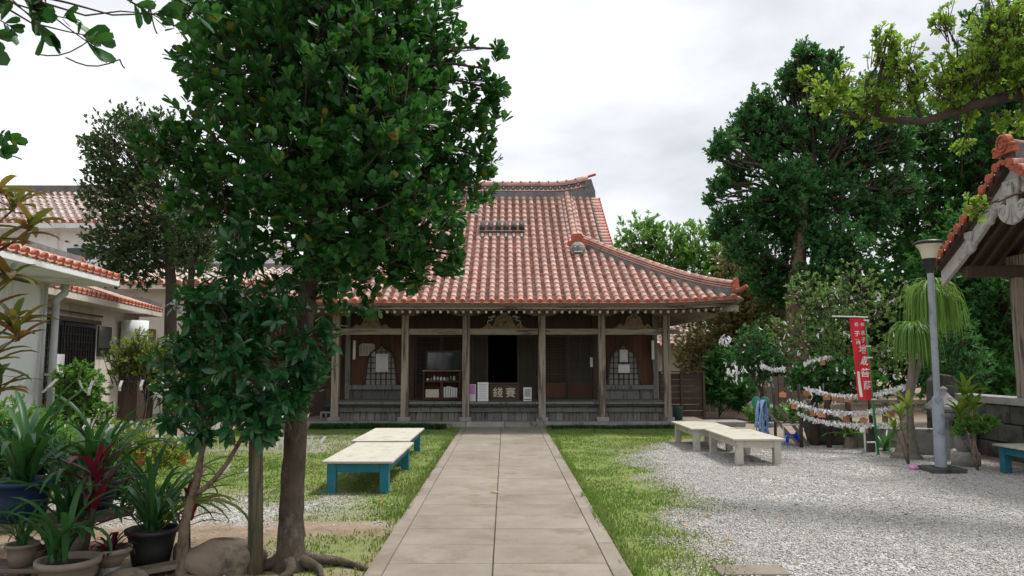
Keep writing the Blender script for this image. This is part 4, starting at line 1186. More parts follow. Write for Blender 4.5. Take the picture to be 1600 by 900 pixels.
def crown_tips(lobes, n, seed, shell=0.5, up=0.5, rough=0.3, squash=1.0, ydeep=1.0):
    r = np.random.default_rng(seed)
    L = np.array(lobes, float)
    w = L[:, 3] ** 2; w = w / w.sum()
    k = r.choice(len(L), n, p=w)
    d = unit(r.normal(size=(n, 3)))
    # uneven outline: lumps in each lobe
    lump = 1 + rough * np.sin(d[:, 0] * 7 + k * 1.7) * np.sin(d[:, 2] * 8 + k * 2.3) * np.sin(d[:, 1] * 6 + k)
    q = shell + (1 - shell) * r.random(n) ** 0.6
    shoot = r.random(n) < 0.06
    q = q + shoot * r.random(n) * 0.22
    P = L[k, :3] + d * (L[k, 3] * q * lump)[:, None] * np.array([1, ydeep, squash])
    tw = unit(d + np.array([0, 0, up]) + r.normal(0, 0.35, (n, 3)))
    return P, tw, k


def rosettes(P, tw, per, size, seed, spread_=0.9, run=0.5, jit=0.25, flat=0.0):
    """leaves set round each twig tip; returns positions, length axis, side axis, normal, size"""
    r = np.random.default_rng(seed)
    n = len(P)
    a = np.cross(tw, np.array([0.31, 0.52, 0.79])); a = unit(a); b = np.cross(tw, a)
    out = []
    for j in range(per):
        ang = j * 2.399 + r.random(n) * 0.8
        rad = a * np.cos(ang)[:, None] + b * np.sin(ang)[:, None]
        s_ = spread_ * (0.35 + 0.75 * (per - j) / per)
        d = unit(tw * 1.0 + rad * s_ + r.normal(0, jit, (n, 3)) + np.array([0, 0, -flat * s_]))
        pos = P - tw * (size * run * (per - j) / per * 2)
        nr = unit(tw - d * (tw * d).sum(-1, keepdims=True) + np.array([0, 0, 0.25]) + r.normal(0, 0.12, (n, 3)))
        sd = unit(np.cross(d, nr)); nr = np.cross(sd, d)
        out.append((pos, d, sd, nr, size * (0.6 + 0.7 * r.random(n)) * (0.8 if j > per - 3 else 1)))
    return [np.concatenate([o[i] for o in out]) for i in range(5)]


CAM = np.array((0, 0, 1.6))


def leaf_parts(parent, leaves, templ, mat, single=0, name='leaf', rest='foliage', seed=1):
    pos, d, sd, nr, sz = leaves
    tv, tf = TEMPL[templ]
    r = np.random.default_rng(seed)
    dist = np.linalg.norm(pos - CAM, axis=1)
    order = np.argsort(dist / sz)
    first, others = order[:single], order[single:]
    if single:
        b = MB(); b.add([tuple(v) for v in tv], [tuple(f) for f in tf], 0, True); me1 = b.mesh(name, [mat])
        for i in first:
            s_ = sz[i]
            Mx = Matrix(((sd[i][0] * s_, d[i][0] * s_, nr[i][0] * s_, pos[i][0]), (sd[i][1] * s_, d[i][1] * s_, nr[i][1] * s_, pos[i][1]), (sd[i][2] * s_, d[i][2] * s_, nr[i][2] * s_, pos[i][2]), (0, 0, 0, 1)))
            place(name, me1, Mx, parent)
    if len(others):
        off = np.array(OFF[parent])
        V, F, t = scatter(tv, tf, pos[others] - off, sd[others], d[others], nr[others], sz[others], r)
        o = link(rest, np_mesh(rest, V, F, [mat], t * 0.999, True), parent); o['kind'] = 'stuff'
        return o


def curve_pts(p0, p1, sag=0.0, n=6, wig=0.0, r=rnd):
    p0, p1 = Vector(p0), Vector(p1); L = (p1 - p0).length
    out = []
    for i in range(n):
        q = i / (n - 1); p = p0.lerp(p1, q); e = math.sin(math.pi * q)
        p = p + Vector((r.uniform(-1, 1), r.uniform(-1, 1), r.uniform(-1, 1))) * wig * L * e + Vector((0, 0, sag * L * e))
        out.append(p)
    return out


def trunk(parent, pts, rad, mat, n=12, name='trunk', jit=0.04, seed=3):
    r = random.Random(seed)
    P, Rr = [], []
    pts = [Vector(p) for p in pts]
    for i in range(len(pts) - 1):
        for k in range(5):
            q = k / 5; P.append(pts[i].lerp(pts[i + 1], q)); Rr.append(rad[i] + (rad[i + 1] - rad[i]) * q)
    P.append(pts[-1]); Rr.append(rad[-1])
    Rr = [v * (1 + r.uniform(-jit, jit)) for v in Rr]
    return MB().tube(P, Rr, n, 0, True, True, jit * 1.3, r).build(name, mat, parent)


def branches(parent, forks, lobes, tips, ks, mat, r0=0.05, twig=0.006, every=3, name='branches', sag=0.05, seed=5):
    r = random.Random(seed)
    b = MB()
    F = [Vector(f) for f in forks]
    paths = []
    for lb in lobes:
        c = Vector(lb[:3]); f = min(F, key=lambda q: (q - c).length)
        pts = curve_pts(f, c, sag, 6, 0.05, r); paths.append(pts)
        b.tube(pts, [r0 * (1 - 0.75 * i / 5) for i in range(6)], 6)
    for i in range(0, len(tips), every):
        pts = paths[ks[i]]; t = Vector(tips[i]); q = pts[r.choice((2, 3, 4, 5))].lerp(t, r.uniform(0.35, 0.7)) + Vector((r.uniform(-1, 1), r.uniform(-1, 1), r.uniform(-1.2, 0.4))) * 0.25 * (t - pts[4]).length
        mid = q.lerp(t, 0.5) + Vector((0, 0, -0.04 * (t - q).length))
        b.tube([q, mid, t], [twig * 2.2, twig * 1.5, twig], 3, 0, True, False)
    o = b.build(name, mat, parent); o['kind'] = 'stuff'
    return o


def tree(name, loc, label, cat, lobes, forks, trunk_pts, trunk_rad, bark, leaf, templ, ntips, per, size, seed, single=0, shell=0.5, up=0.5, rough=0.3, spread_=0.9, group=None, r0=0.05, twig=0.006, every=3, jit=0.25, squash=1.0, ydeep=1.0, flat=0.0, run=0.5):
    o = empty(name, loc, label, cat, group)
    if trunk_pts: trunk(o, trunk_pts, trunk_rad, bark)
    P, tw, k = crown_tips(lobes, ntips, seed, shell, up, rough, squash, ydeep)
    if forks: branches(o, forks, lobes, P, k, M['bark_dark'], r0, twig, every)
    L = rosettes(P, tw, per, size, seed + 1, spread_, run, jit, flat)
    leaf_parts(o, L, templ, leaf, single, rest='crown', seed=seed)
    return o


# the broad-leaved tree that stands in front on the left
T1 = [(-1.42, 6.00, 2.82, 0.74), (-2.06, 6.00, 3.19, 0.60), (-0.79, 6.00, 2.98, 0.54), (-1.22, 6.00, 3.63, 0.76), (-1.98, 6.00, 3.96, 0.62), (-0.62, 6.00, 3.63, 0.45), (-1.24, 6.00, 4.41, 0.78), (-2.00, 6.00, 4.63, 0.60), (-0.78, 6.00, 4.30, 0.40), (-0.36, 5.90, 3.33, 0.29), (-0.28, 5.90, 3.72, 0.20), (-0.13, 5.80, 3.95, 0.14), (-0.03, 5.8, 4.12, 0.08), (-0.08, 5.8, 3.78, 0.10), (-0.12, 5.8, 3.5, 0.12), (-0.14, 5.8, 3.22, 0.12), (-0.38, 5.75, 2.42, 0.10), (-0.52, 5.80, 2.48, 0.22), (-0.94, 5.70, 2.36, 0.32), (-1.56, 6.20, 2.37, 0.32), (-2.66, 6.00, 3.32, 0.28), (-2.84, 5.90, 3.38, 0.20), (-2.45, 6.00, 2.92, 0.34), (-2.46, 6.00, 4.12, 0.25), (-2.5, 6.0, 4.5, 0.25), (-1.26, 6.00, 5.21, 0.75), (-2.02, 6.00, 5.32, 0.58), (-0.72, 5.70, 2.31, 0.18), (-0.28, 5.80, 2.99, 0.21), (-1.10, 5.15, 2.72, 0.48), (-1.52, 5.05, 3.05, 0.50), (-0.90, 5.05, 3.38, 0.46), (-1.35, 6.75, 3.3, 0.7), (-1.4, 6.75, 4.3, 0.75), (-1.30, 5.2, 4.0, 0.62), (-1.3, 5.5, 2.42, 0.28), (-1.85, 5.2, 3.7, 0.5), (-1.5, 5.2, 4.5, 0.55), (-0.7, 5.4, 2.75, 0.35)]
f1 = [(-1.62, 5.97, 2.05), (-1.55, 6.0, 2.6), (-1.45, 6.0, 3.2), (-1.5, 6.0, 4.0)]
t1 = tree('broadleaf_tree', (-1.67, 5.97, 0), 'large dark glossy broad leaved tree rising beside the path in front', 'tree', T1, f1,
     [(-1.67, 5.97, -0.06), (-1.675, 5.97, 0.12), (-1.68, 5.97, 0.45), (-1.66, 5.97, 1.1), (-1.63, 5.97, 1.8), (-1.57, 5.98, 2.5), (-1.47, 6.0, 3.3), (-1.5, 6.0, 4.3)],
     [0.155, 0.115, 0.096, 0.085, 0.078, 0.072, 0.062, 0.036], M['bark'], M['leaf_broad'], 'obovate', 5200, 9, 0.08, 41, single=300, shell=0.62, up=0.9, rough=0.65, spread_=0.85, r0=0.03, twig=0.004, every=4)
rt = MB()
for a, L_ in ((0.1, 0.62), (-0.5, 0.35), (0.9, 0.35), (3.3, 0.3), (-1.5, 0.35), (2.2, 0.3)):
    pts = [(-1.67 + math.cos(a + 0.2 * math.sin(q * 5)) * (0.08 + L_ * q), 5.97 + math.sin(a + 0.2 * math.sin(q * 5)) * (0.08 + L_ * q), 0.075 * (1 - q) ** 1.5 - 0.015) for q in np.linspace(0, 1, 7)]
    rt = MB().tube(pts, [0.055 * (1 - 0.8 * q) for q in np.linspace(0, 1, 7)], 8, 0, True, True, 0.1, rnd)
    rt.build('root', M['bark'], t1)

# camellia in front of it, propped by a stake
T2 = [(-2.01, 5.50, 2.38, 0.20), (-2.14, 5.50, 1.99, 0.32), (-1.75, 5.50, 1.97, 0.30), (-2.35, 5.60, 1.68, 0.30), (-1.87, 5.40, 1.61, 0.36), (-1.56, 5.60, 1.71, 0.25), (-1.36, 5.65, 1.80, 0.13), (-2.39, 5.60, 1.35, 0.24), (-1.97, 5.50, 1.26, 0.28), (-1.64, 5.50, 1.33, 0.22), (-1.50, 5.60, 1.47, 0.18), (-2.54, 5.70, 1.15, 0.13), (-1.98, 5.50, 2.62, 0.09), (-2.2, 5.55, 1.05, 0.14), (-1.40, 5.6, 1.55, 0.12), (-1.75, 5.5, 1.12, 0.15)]
t2 = tree('camellia_tree', (-2.44, 5.8, 0), 'slender camellia with glossy dark leaves growing before the large tree', 'tree', T2,
     [(-2.28, 5.72, 0.95), (-2.18, 5.62, 1.2), (-2.1, 5.55, 1.6), (-1.95, 5.6, 1.0)], [(-2.44, 5.80, -0.05), (-2.45, 5.80, 0.12), (-2.44, 5.80, 0.35), (-2.40, 5.79, 0.52), (-2.36, 5.77, 0.62), (-2.30, 5.72, 0.9), (-2.2, 5.62, 1.3), (-2.1, 5.55, 1.8), (-2.02, 5.5, 2.4)],
     [0.06, 0.045, 0.036, 0.033, 0.034, 0.022, 0.018, 0.014, 0.007], M['bark_tan'], M['leaf_camellia'], 'ellipse', 430, 7, 0.115, 77, single=300, shell=0.15, up=0.25, rough=0.3, spread_=1.6, r0=0.016, twig=0.003, every=1, jit=0.4, flat=0.25)
MB().tube(curve_pts((-2.37, 5.78, 0.58), (-1.90, 5.56, 1.12), -0.12, 6), [0.024, 0.022, 0.02, 0.018, 0.016, 0.013], 8).build('limb', M['bark_tan'], t2)
tag(MB().tube([(-1.90, 5.84, -0.08), (-1.915, 5.83, 0.5), (-1.93, 5.82, 1.06)], [0.058, 0.055, 0.052], 14, 0, True, True, 0.03, rnd).build('wooden_stake', M['stake']), 'round mossy wooden stake between the camellia and the large tree', 'stake')


def rock(name, c, s, mat, label, cat, seed, group=None, seg=(18, 12), amp=0.16):
    r = np.random.default_rng(seed); ph = r.random((4, 3)) * 6
    b = MB(); vs, fs = [], []
    n, m = seg
    for i in range(m + 1):
        p = math.pi * i / m
        for k in range(n):
            t = 2 * math.pi * k / n
            d = np.array([math.sin(p) * math.cos(t), math.sin(p) * math.sin(t), math.cos(p)])
            q = 1 + sum(amp / (j + 1) * math.sin(d @ (ph[j] - 3) * 1.3 + ph[j][0] * 3) for j in range(4))
            d2 = np.sign(d) * np.abs(d) ** 0.8
            vs.append((c[0] + s[0] * q * d2[0], c[1] + s[1] * q * d2[1], c[2] + s[2] * q * d2[2]))
    for i in range(m):
        for k in range(n): fs.append((i * n + k, (i + 1) * n + k, (i + 1) * n + (k + 1) % n, i * n + (k + 1) % n))
    b.add(vs, fs, 0, True)
    return tag(b.build(name, mat), label, cat, group)


rock('boulder', (-2.16, 5.92, 0.08), (0.31, 0.17, 0.13), M['boulder'], 'long rounded tan boulder lying between the camellia and the stake', 'boulder', 4, seg=(26, 16), amp=0.10)
rock('boulder', (-2.52, 6.0, 0.06), (0.07, 0.07, 0.13), M['stone_dark'], 'small dark upright stone behind the camellia trunk', 'boulder', 9)
rock('boulder', (-2.75, 5.55, 0.03), (0.15, 0.12, 0.06), M['boulder'], 'flat tan stone left of the camellia foot', 'boulder', 12)

# round dark tree far left behind the wing
T3 = [(-8.32, 16.00, 6.13, 0.95), (-8.76, 16.00, 5.27, 0.60), (-7.63, 16.00, 6.42, 0.75), (-7.56, 16.00, 4.99, 1.0), (-8.49, 16.00, 4.20, 0.72), (-9.0, 16.00, 6.28, 0.36), (-7.92, 16.00, 3.85, 0.7), (-6.83, 16.00, 4.14, 0.6), (-8.43, 16.00, 6.9, 0.33), (-8.55, 16.00, 3.45, 0.28)]
tree('round_tree', (-7.15, 16, 0), 'rounded small leaved dark tree left of the large tree against the white building', 'tree', T3, [(-7.22, 16, 2.9), (-7.3, 16, 3.6), (-7.5, 16, 4.6)],
     [(-7.13, 16, -0.05), (-7.15, 16, 0.5), (-7.2, 16, 1.8), (-7.22, 16, 3.0), (-7.3, 16, 3.9), (-7.5, 16, 5.2)], [0.17, 0.14, 0.125, 0.12, 0.09, 0.05], M['bark_dark'], M['leaf_small'], 'small', 4200, 8, 0.08, 91, shell=0.45, up=0.5, r0=0.05, twig=0.006, every=4)
T3b = [(-6.6, 15.5, 3.8, 0.5), (-6.4, 15.5, 4.3, 0.5), (-6.8, 15.5, 4.6, 0.5)]
tree('slim_tree', (-6.55, 15.5, 0), 'slim dark trunked tree just right of the rounded tree', 'tree', T3b, [(-6.6, 15.5, 3.0)], [(-6.5, 15.5, -0.05), (-6.55, 15.5, 1.5), (-6.6, 15.5, 3.2), (-6.6, 15.5, 4.2)], [0.1, 0.085, 0.07, 0.03], M['bark_dark'], M['leaf_small'], 'small', 500, 8, 0.08, 95, r0=0.03, every=4)

# big trees on the right, behind the yard
T4 = [(9.93, 23.42, 11.64, 0.53), (9.74, 24.10, 11.03, 0.67), (10.53, 23.71, 10.56, 0.74), (8.67, 24.23, 10.18, 0.59), (8.12, 24.28, 9.42, 0.67), (7.02, 23.04, 8.56, 0.48), (6.69, 22.93, 8.19, 0.30), (7.90, 24.74, 8.04, 0.64), (6.96, 23.47, 7.28, 0.37), (6.62, 23.42, 6.76, 0.26), (7.69, 25.09, 6.39, 0.65), (7.89, 23.93, 5.38, 0.75), (8.88, 24.74, 4.57, 0.90), (9.23, 23.95, 9.21, 0.87), (10.45, 24.31, 9.10, 0.95), (9.10, 23.23, 7.29, 0.91), (10.76, 24.30, 7.23, 1.01), (11.96, 24.81, 8.47, 0.97), (11.84, 24.05, 9.80, 0.87), (12.82, 24.53, 10.87, 0.76), (9.88, 24.38, 5.93, 0.97), (10.57, 23.04, 5.19, 1.00), (12.42, 24.57, 6.63, 0.89), (8.93, 24.20, 6.44, 0.80), (8.08, 23.56, 6.63, 0.57), (9.88, 22.97, 3.96, 0.89), (9.59, 24.80, 4.14, 0.90), (8.52, 23.94, 8.55, 0.62), (13.15, 24.48, 9.05, 0.85), (13.47, 24.83, 7.36, 0.86), (11.89, 24.47, 4.22, 0.85), (7.28, 24.93, 5.92, 0.35), (10.92, 23.77, 11.46, 0.45)]
tree('evergreen_tree', (9.6, 24.2, 0), 'tall blue green evergreen with upswept branches right of the hall', 'tree', T4, [(9.5, 24.1, 3.6), (9.4, 24, 4.6), (9.9, 24, 5.6), (10.0, 24, 7.0)],
     [(9.6, 24.2, -0.1), (9.55, 24.2, 1.5), (9.5, 24.1, 3.5), (9.7, 24, 5.5), (10.0, 24, 8.0)], [0.42, 0.34, 0.30, 0.22, 0.10], M['bark_tan'], M['leaf_blue'], 'obovate', 9500, 8, 0.145, 131, shell=0.4, up=0.6, rough=0.55, spread_=1.0, r0=0.09, twig=0.014, every=4, run=0.7)
T5 = [(16.59, 27.00, 9.08, 2.2), (18.44, 27.00, 7.87, 2.5), (15.70, 27.00, 6.17, 2.1), (17.73, 27.00, 4.26, 2.4), (15.33, 27.00, 3.78, 1.9), (14.28, 27.00, 2.0, 1.7), (17.10, 27.00, 1.9, 2.2), (19.12, 27.00, 10.82, 2.0), (19.57, 27.00, 13.84, 2.4), (18.22, 27.00, 12.07, 1.6), (13.88, 27.00, 3.3, 1.3), (15.50, 27.00, 10.3, 1.2), (14.2, 27.5, 7.6, 1.3)]
tree('shade_tree', (16.8, 27, 0), 'dense dark green shade tree with light gaps at the right back', 'tree', T5, [(16.8, 27, 3.2), (16.9, 27, 5.0), (17.5, 27, 8.0)],
     [(16.8, 27, -0.1), (16.8, 27, 2.0), (16.9, 27, 5.0), (17.6, 27, 9.0)], [0.5, 0.4, 0.33, 0.15], M['bark_dark'], M['leaf_dark'], 'ellipse', 7000, 9, 0.22, 151, shell=0.3, up=0.2, rough=0.5, spread_=1.0, r0=0.14, twig=0.015, every=4)
T5b = [(11.45, 19.0, 2.97, 0.95), (12.63, 19.0, 3.14, 1.2), (13.40, 19.0, 2.31, 1.1), (12.03, 19.0, 1.65, 0.9), (11.99, 18.0, 1.03, 0.75), (11.17, 19.0, 3.97, 0.75), (12.6, 19.5, 4.6, 1.2), (13.6, 19.6, 3.6, 1.2)]
tree('shade_tree', (12.5, 19.2, 0), 'low very dark tree filling the gap under the pavilion eave', 'tree', T5b, [(12.4, 19.2, 1.4)], [(12.5, 19.2, -0.1), (12.4, 19.2, 1.5), (12.4, 19.2, 3.2)], [0.22, 0.17, 0.08], M['bark_dark'], M['leaf_dark'], 'ellipse', 2600, 9, 0.16, 161, shell=0.3, up=0.2, rough=0.4, r0=0.07, twig=0.009, every=4)
T7 = [(6.65, 36.00, 7.5, 1.2), (7.90, 36.00, 6.9, 1.5), (9.49, 36.00, 7.3, 1.25), (10.74, 36.00, 6.6, 1.2), (11.67, 36.00, 6.0, 1.3), (5.85, 36.00, 7.2, 0.75), (8.51, 36.00, 6.0, 1.7), (7.30, 36.00, 8.2, 0.6), (6.6, 36, 5.6, 1.3), (10.2, 36, 4.8, 1.6)]
tree('light_green_tree', (8.3, 36.2, 0), 'bright green rounded tree far behind the right end of the roof', 'tree', T7, [(8.3, 36, 3.6), (8.3, 36, 4.8)], [(8.3, 36.2, -0.1), (8.3, 36.1, 2.2), (8.3, 36, 5.0)], [0.35, 0.28, 0.15], M['bark_dark'], M['leaf_fresh'], 'ellipse', 2000, 8, 0.21, 171, shell=0.5, up=0.5, rough=0.4, r0=0.1, twig=0.014, every=5)
T8 = [(8.52, 27.00, 5.15, 0.85), (9.32, 27.00, 4.25, 0.95), (8.24, 27.00, 3.54, 1.2), (7.51, 27.00, 2.84, 1.1), (9.15, 27.00, 2.60, 1.2), (7.01, 27.00, 1.67, 1.0), (10.01, 27.00, 3.78, 0.65), (8.2, 27, 1.6, 1.1)]
tree('conifer_tree', (8.4, 27.2, 0), 'olive brown feathery conifer between the roof corner and the tall evergreen', 'tree', T8, [(8.4, 27, 1.2), (8.4, 27, 2.8)], [(8.4, 27.2, -0.1), (8.4, 27.1, 2.0), (8.45, 27, 4.8)], [0.2, 0.15, 0.06], M['bark_dark'], M['leaf_olive'], 'small', 2600, 10, 0.13, 181, shell=0.45, up=0.8, rough=0.4, spread_=0.7, r0=0.06, twig=0.008, every=5)

# limb of a tree standing out of view on the right, over the pavilion
T6 = [(4.91, 9.60, 5.05, 0.40), (4.30, 9.60, 5.14, 0.32), (5.32, 9.40, 5.24, 0.42), (5.18, 9.40, 5.62, 0.34), (4.97, 9.30, 5.85, 0.18), (5.71, 9.20, 5.12, 0.40), (6.09, 9.00, 5.34, 0.46), (6.40, 8.80, 5.18, 0.40), (6.22, 8.90, 5.80, 0.42), (5.68, 9.20, 6.03, 0.20), (4.53, 9.50, 5.36, 0.22), (5.93, 9.20, 4.70, 0.15), (5.93, 9.30, 4.39, 0.16), (6.09, 9.30, 3.55, 0.20), (6.21, 9.00, 4.59, 0.15), (4.05, 9.70, 5.46, 0.14), (6.45, 9.00, 4.55, 0.14), (6.75, 8.7, 5.6, 0.45), (7.3, 8.4, 5.4, 0.5)]
limb_pts = [(9.3, 7.0, 3.6), (8.3, 7.8, 4.6), (7.3, 8.6, 5.05), (6.56, 9.0, 4.97), (5.96, 9.1, 4.83), (5.41, 9.3, 4.69), (4.81, 9.6, 4.83), (4.43, 9.7, 4.99)]
t6 = tree('overhanging_tree', (9.4, 6.9, 0), 'bright leaved tree whose dark limb reaches in over the pavilion', 'tree', T6, limb_pts[2:] + [(6.75, 9.2, 3.75)], [(9.4, 6.9, -0.1), (9.35, 6.95, 1.5), (9.3, 7.0, 3.6), (9.2, 7.0, 5.0)], [0.3, 0.25, 0.22, 0.15], M['bark_dark'], M['leaf_bright'], 'obovate', 1400, 8, 0.07, 201, single=240, shell=0.15, up=0.45, rough=0.4, spread_=1.1, r0=0.022, twig=0.004, every=1)
MB().tube([q for a, b in zip(limb_pts[:-1], limb_pts[1:]) for q in (Vector(a), Vector(a).lerp(Vector(b), 0.5) + Vector((0, 0, rnd.uniform(-0.03, 0.03))))] + [limb_pts[-1]], [0.12 - 0.1 * i / 14 for i in range(15)], 9, 0, True, True, 0.08, rnd).build('limb', M['bark_dark'], t6)
MB().tube([(6.25, 9.05, 4.9), (6.2, 9.0, 5.3), (6.12, 8.95, 5.9), (6.1, 8.9, 6.5)], [0.05, 0.045, 0.04, 0.02], 7, 0, True, True, 0.1, rnd).build('limb', M['bark_dark'], t6)
MB().tube([(9.25, 7.0, 4.3), (8.4, 7.9, 4.25), (7.5, 8.8, 3.95), (6.75, 9.2, 3.75)], [0.05, 0.03, 0.018, 0.008], 6).build('limb', M['bark_dark'], t6)
MB().tube([(4.95, 9.55, 4.8), (4.98, 9.5, 5.3), (5.05, 9.4, 5.8)], [0.035, 0.028, 0.012], 6).build('limb', M['bark_dark'], t6)

# pale shrub trees behind the fortune strings
T9 = [(6.29, 15.0, 3.0, 0.55), (7.09, 15.0, 3.12, 0.55), (6.66, 15.0, 2.42, 0.75), (5.87, 15.0, 2.16, 0.58), (7.58, 15.0, 2.55, 0.58), (7.80, 15.0, 1.70, 0.55), (6.23, 15.0, 1.6, 0.68), (7.01, 15.0, 1.55, 0.68), (5.90, 15.0, 3.1, 0.26), (8.01, 15.0, 3.0, 0.33)]
tree('flowering_shrub', (6.6, 15.2, 0), 'tall loose shrub with small pale blossoms behind the red banner', 'shrub', T9, [(6.5, 15.1, 0.9), (6.8, 15.1, 1.5)], [(6.6, 15.2, -0.05), (6.55, 15.15, 0.6), (6.7, 15.1, 1.7)], [0.09, 0.075, 0.04], M['bark_dark'], M['leaf_pale'], 'ellipse', 900, 9, 0.075, 221, shell=0.25, up=0.9, rough=0.4, spread_=0.7, r0=0.02, twig=0.004, every=2)
T9b = [(5.24, 15.5, 1.95, 0.48), (4.96, 15.5, 1.60, 0.40), (5.56, 15.3, 1.60, 0.40), (5.3, 15.5, 1.45, 0.35)]
t9b = tree('leafy_shrub', (5.35, 15.45, 0), 'short shrub tied with white paper slips beside the hose stand', 'shrub', T9b, [(5.3, 15.45, 1.0)], [(5.4, 15.45, -0.05), (5.35, 15.45, 0.6), (5.3, 15.45, 1.4)], [0.06, 0.05, 0.03], M['bark_dark'], M['leaf_blue'], 'ellipse', 420, 8, 0.08, 231, shell=0.3, up=0.3, rough=0.4, r0=0.018, twig=0.004, every=2)
T9c = [(6.3, 14.2, 1.35, 0.42), (5.75, 14.3, 1.30, 0.38), (6.8, 14.1, 1.25, 0.38), (6.1, 14.2, 1.05, 0.3)]
tree('leafy_shrub', (5.95, 14.35, 0), 'dark spreading shrub on a forked trunk above the paper strings', 'shrub', T9c, [(5.95, 14.3, 0.8)], [(5.97, 14.4, -0.05), (5.95, 14.35, 0.5), (5.95, 14.3, 1.1)], [0.09, 0.075, 0.05], M['bark_dark'], M['leaf_dark'], 'ellipse', 520, 8, 0.085, 241, shell=0.3, up=0.3, rough=0.4, r0=0.02, twig=0.004, every=2)
bl = MB()
rb = np.random.default_rng(5)
for i in range(70):
    k = rb.integers(0, len(T9)); d = unit(rb.normal(size=3)); d[1] = -abs(d[1]); p = np.array(T9[k][:3]) + d * T9[k][3] * rb.uniform(0.7, 1.05)
    bl.lathe([(0.0, -0.01), (0.022, 0.0), (0.028, 0.012), (0.0, 0.018)], p, 6)
bo = bl.build('blossom', M['blossom']); tag(bo, 'pale pink blossoms scattered over the tall loose shrub', 'blossom', kind='stuff')

# background dark growth: behind fence on the right of the hall, and far off to close the view
def bush(name, loc, label, lobes, leaf, templ, ntips, per, size, seed, **kw):
    return tree(name, loc, label, 'shrub', lobes, [(loc[0], loc[1], 0.05)], None, None, M['bark_dark'], leaf, templ, ntips, per, size, seed, **kw)


bush('leafy_bush', (5.9, 20.6, 0), 'dark green bush with drooping leaves beside the slatted fence', [(5.9, 20.6, 0.9, 0.6), (6.5, 20.8, 0.7, 0.5), (6.1, 20.9, 1.5, 0.5)], M['leaf_dark'], 'lance', 260, 8, 0.22, 251, shell=0.3, up=0.5, r0=0.02, every=3)
bush('leafy_bush', (7.0, 19.3, 0), 'low green ground bush behind the hose stand', [(7.0, 19.3, 0.2, 0.35), (6.5, 19.4, 0.2, 0.3), (7.6, 19.5, 0.25, 0.35)], M['leaf_fresh'], 'ellipse', 260, 7, 0.10, 261, shell=0.3, up=0.6, r0=0.012, every=3)
for i, (x, y, h, lab) in enumerate(((-15, 38, 6.5, 'tall dark tree behind the pale building at far left'), (-5, 42, 5.5, 'dark tree hidden behind the left of the hall roof'), (13, 40, 6.5, 'dark tree far behind the tall evergreen'), (20.5, 36, 9, 'dark tree at the far right back'), (25, 30, 10, 'tall dark tree at the right edge far back'), (14.5, 33, 5, 'dark tree low between the evergreen and the shade tree'), (11.0, 30, 3.5, 'low dark tree behind the foot of the evergreen'))):
    r_ = random.Random(i)
    lb = [(x + r_.uniform(-2, 2), y + r_.uniform(-1, 1), h * r_.uniform(0.25, 0.85), r_.uniform(1.2, 2.0)) for _ in range(11)]
    tree('background_tree', (x, y, 0), lab, 'tree', lb, [(x, y, h * 0.35)], [(x, y, -0.1), (x, y, h * 0.5)], [0.3, 0.15], M['bark_dark'], M['leaf_dark'], 'ellipse', 900, 8, 0.26, 300 + i, shell=0.4, up=0.4, rough=0.4, r0=0.1, twig=0.015, every=6, group='trees closing the view behind the buildings')

# ------------------------------------------------------------------ white wings on the left
def straight(LM, z0, slope, sgn=-1):
    def f(u, t):
        u, t = np.asarray(u, float), np.asarray(t, float)
        p = np.stack([sgn * t, u * (-sgn), z0 + slope * t], -1)
        Rm = np.array(LM.to_3x3()); return p @ Rm.T + np.array(LM.translation)
    return f


# near wing: pent roof along the eave, white wall, downpipe
LA = Matrix.Translation((-6.64, 12.73, 0)) @ Matrix.Rotation(R(6.8), 4, 'Z')
wa = empty('white_wing', (-7.6, 10.0, 0), 'near white plastered wing with red tiled eave at the left edge', 'building')
MB().box(-6.0, -0.95, -8.0, -0.5, -0.05, 2.80, 0, LA).build('wall', M['plaster'], wa)
MB().box(-6.0, -0.93, -8.0, -0.48, -0.04, 0.55, 0, LA).build('wall_base', M['stone'], wa)
slabA = MB().add([LA @ Vector(p) for p in ((0.0, -8, 2.86), (0.0, 0.0, 2.86), (-1.6, 0.0, 2.86), (-1.6, -8, 2.86), (0.0, -8, 2.97), (0.0, 0.0, 2.97), (-1.6, 0.0, 3.50), (-1.6, -8, 3.50))], [(0, 1, 2, 3), (7, 6, 5, 4), (0, 4, 5, 1), (1, 5, 6, 2), (2, 6, 7, 3), (3, 7, 4, 0)]).build('roof', M['plaster'], wa, 0.01)
tile_roof(slabA, straight(LA, 2.985, 0.33), [-0.13 - 0.25 * k for k in range(30)], 0.0, lambda u: 0.62, step=0.30, single=60, k=1.12)
capA = MB(); capA.sweep([LA @ Vector((-0.72, y_, 3.20)) for y_ in np.linspace(-8, 0.02, 12)], [(-0.11, 0), (-0.09, 0.17), (0.09, 0.17), (0.11, 0)]); capA.build('ridge', M['mortar'], slabA)
MB().tube([LA @ Vector((-0.72, 0.0, 3.28)), LA @ Vector((-0.72, 0.10, 3.28))], 0.12, 14).build('ridge_end', M['tile_end'], slabA)
S2 = straight(LA @ Matrix.Translation((-1.7, -0.3, 0)), 3.6, 0.45)
tile_roof(slabA, S2, [-0.1 - 0.25 * k for k in range(26)], 0.0, lambda u: 1.2, step=0.30, mat='tan_tile', panmat='tan_tile')
dp = MB()
dp.tube([LA @ Vector(p) for p in ((-0.75, -0.28, 2.86), (-0.75, -0.28, 2.72), (-0.84, -0.36, 2.60), (-0.84, -0.36, 2.5))], 0.06, 10)
dp.tube([LA @ Vector((-0.84, -0.36, 2.52)), LA @ Vector((-0.84, -0.36, 0.0))], 0.055, 12)
dpo = dp.build('downpipe', M['pipe'], wa)
MB().tube([LA @ Vector((-0.88, -0.62, 2.84)), LA @ Vector((-0.88, -0.62, 0.6))], 0.028, 8).build('thin_pipe', M['pipe'], wa)
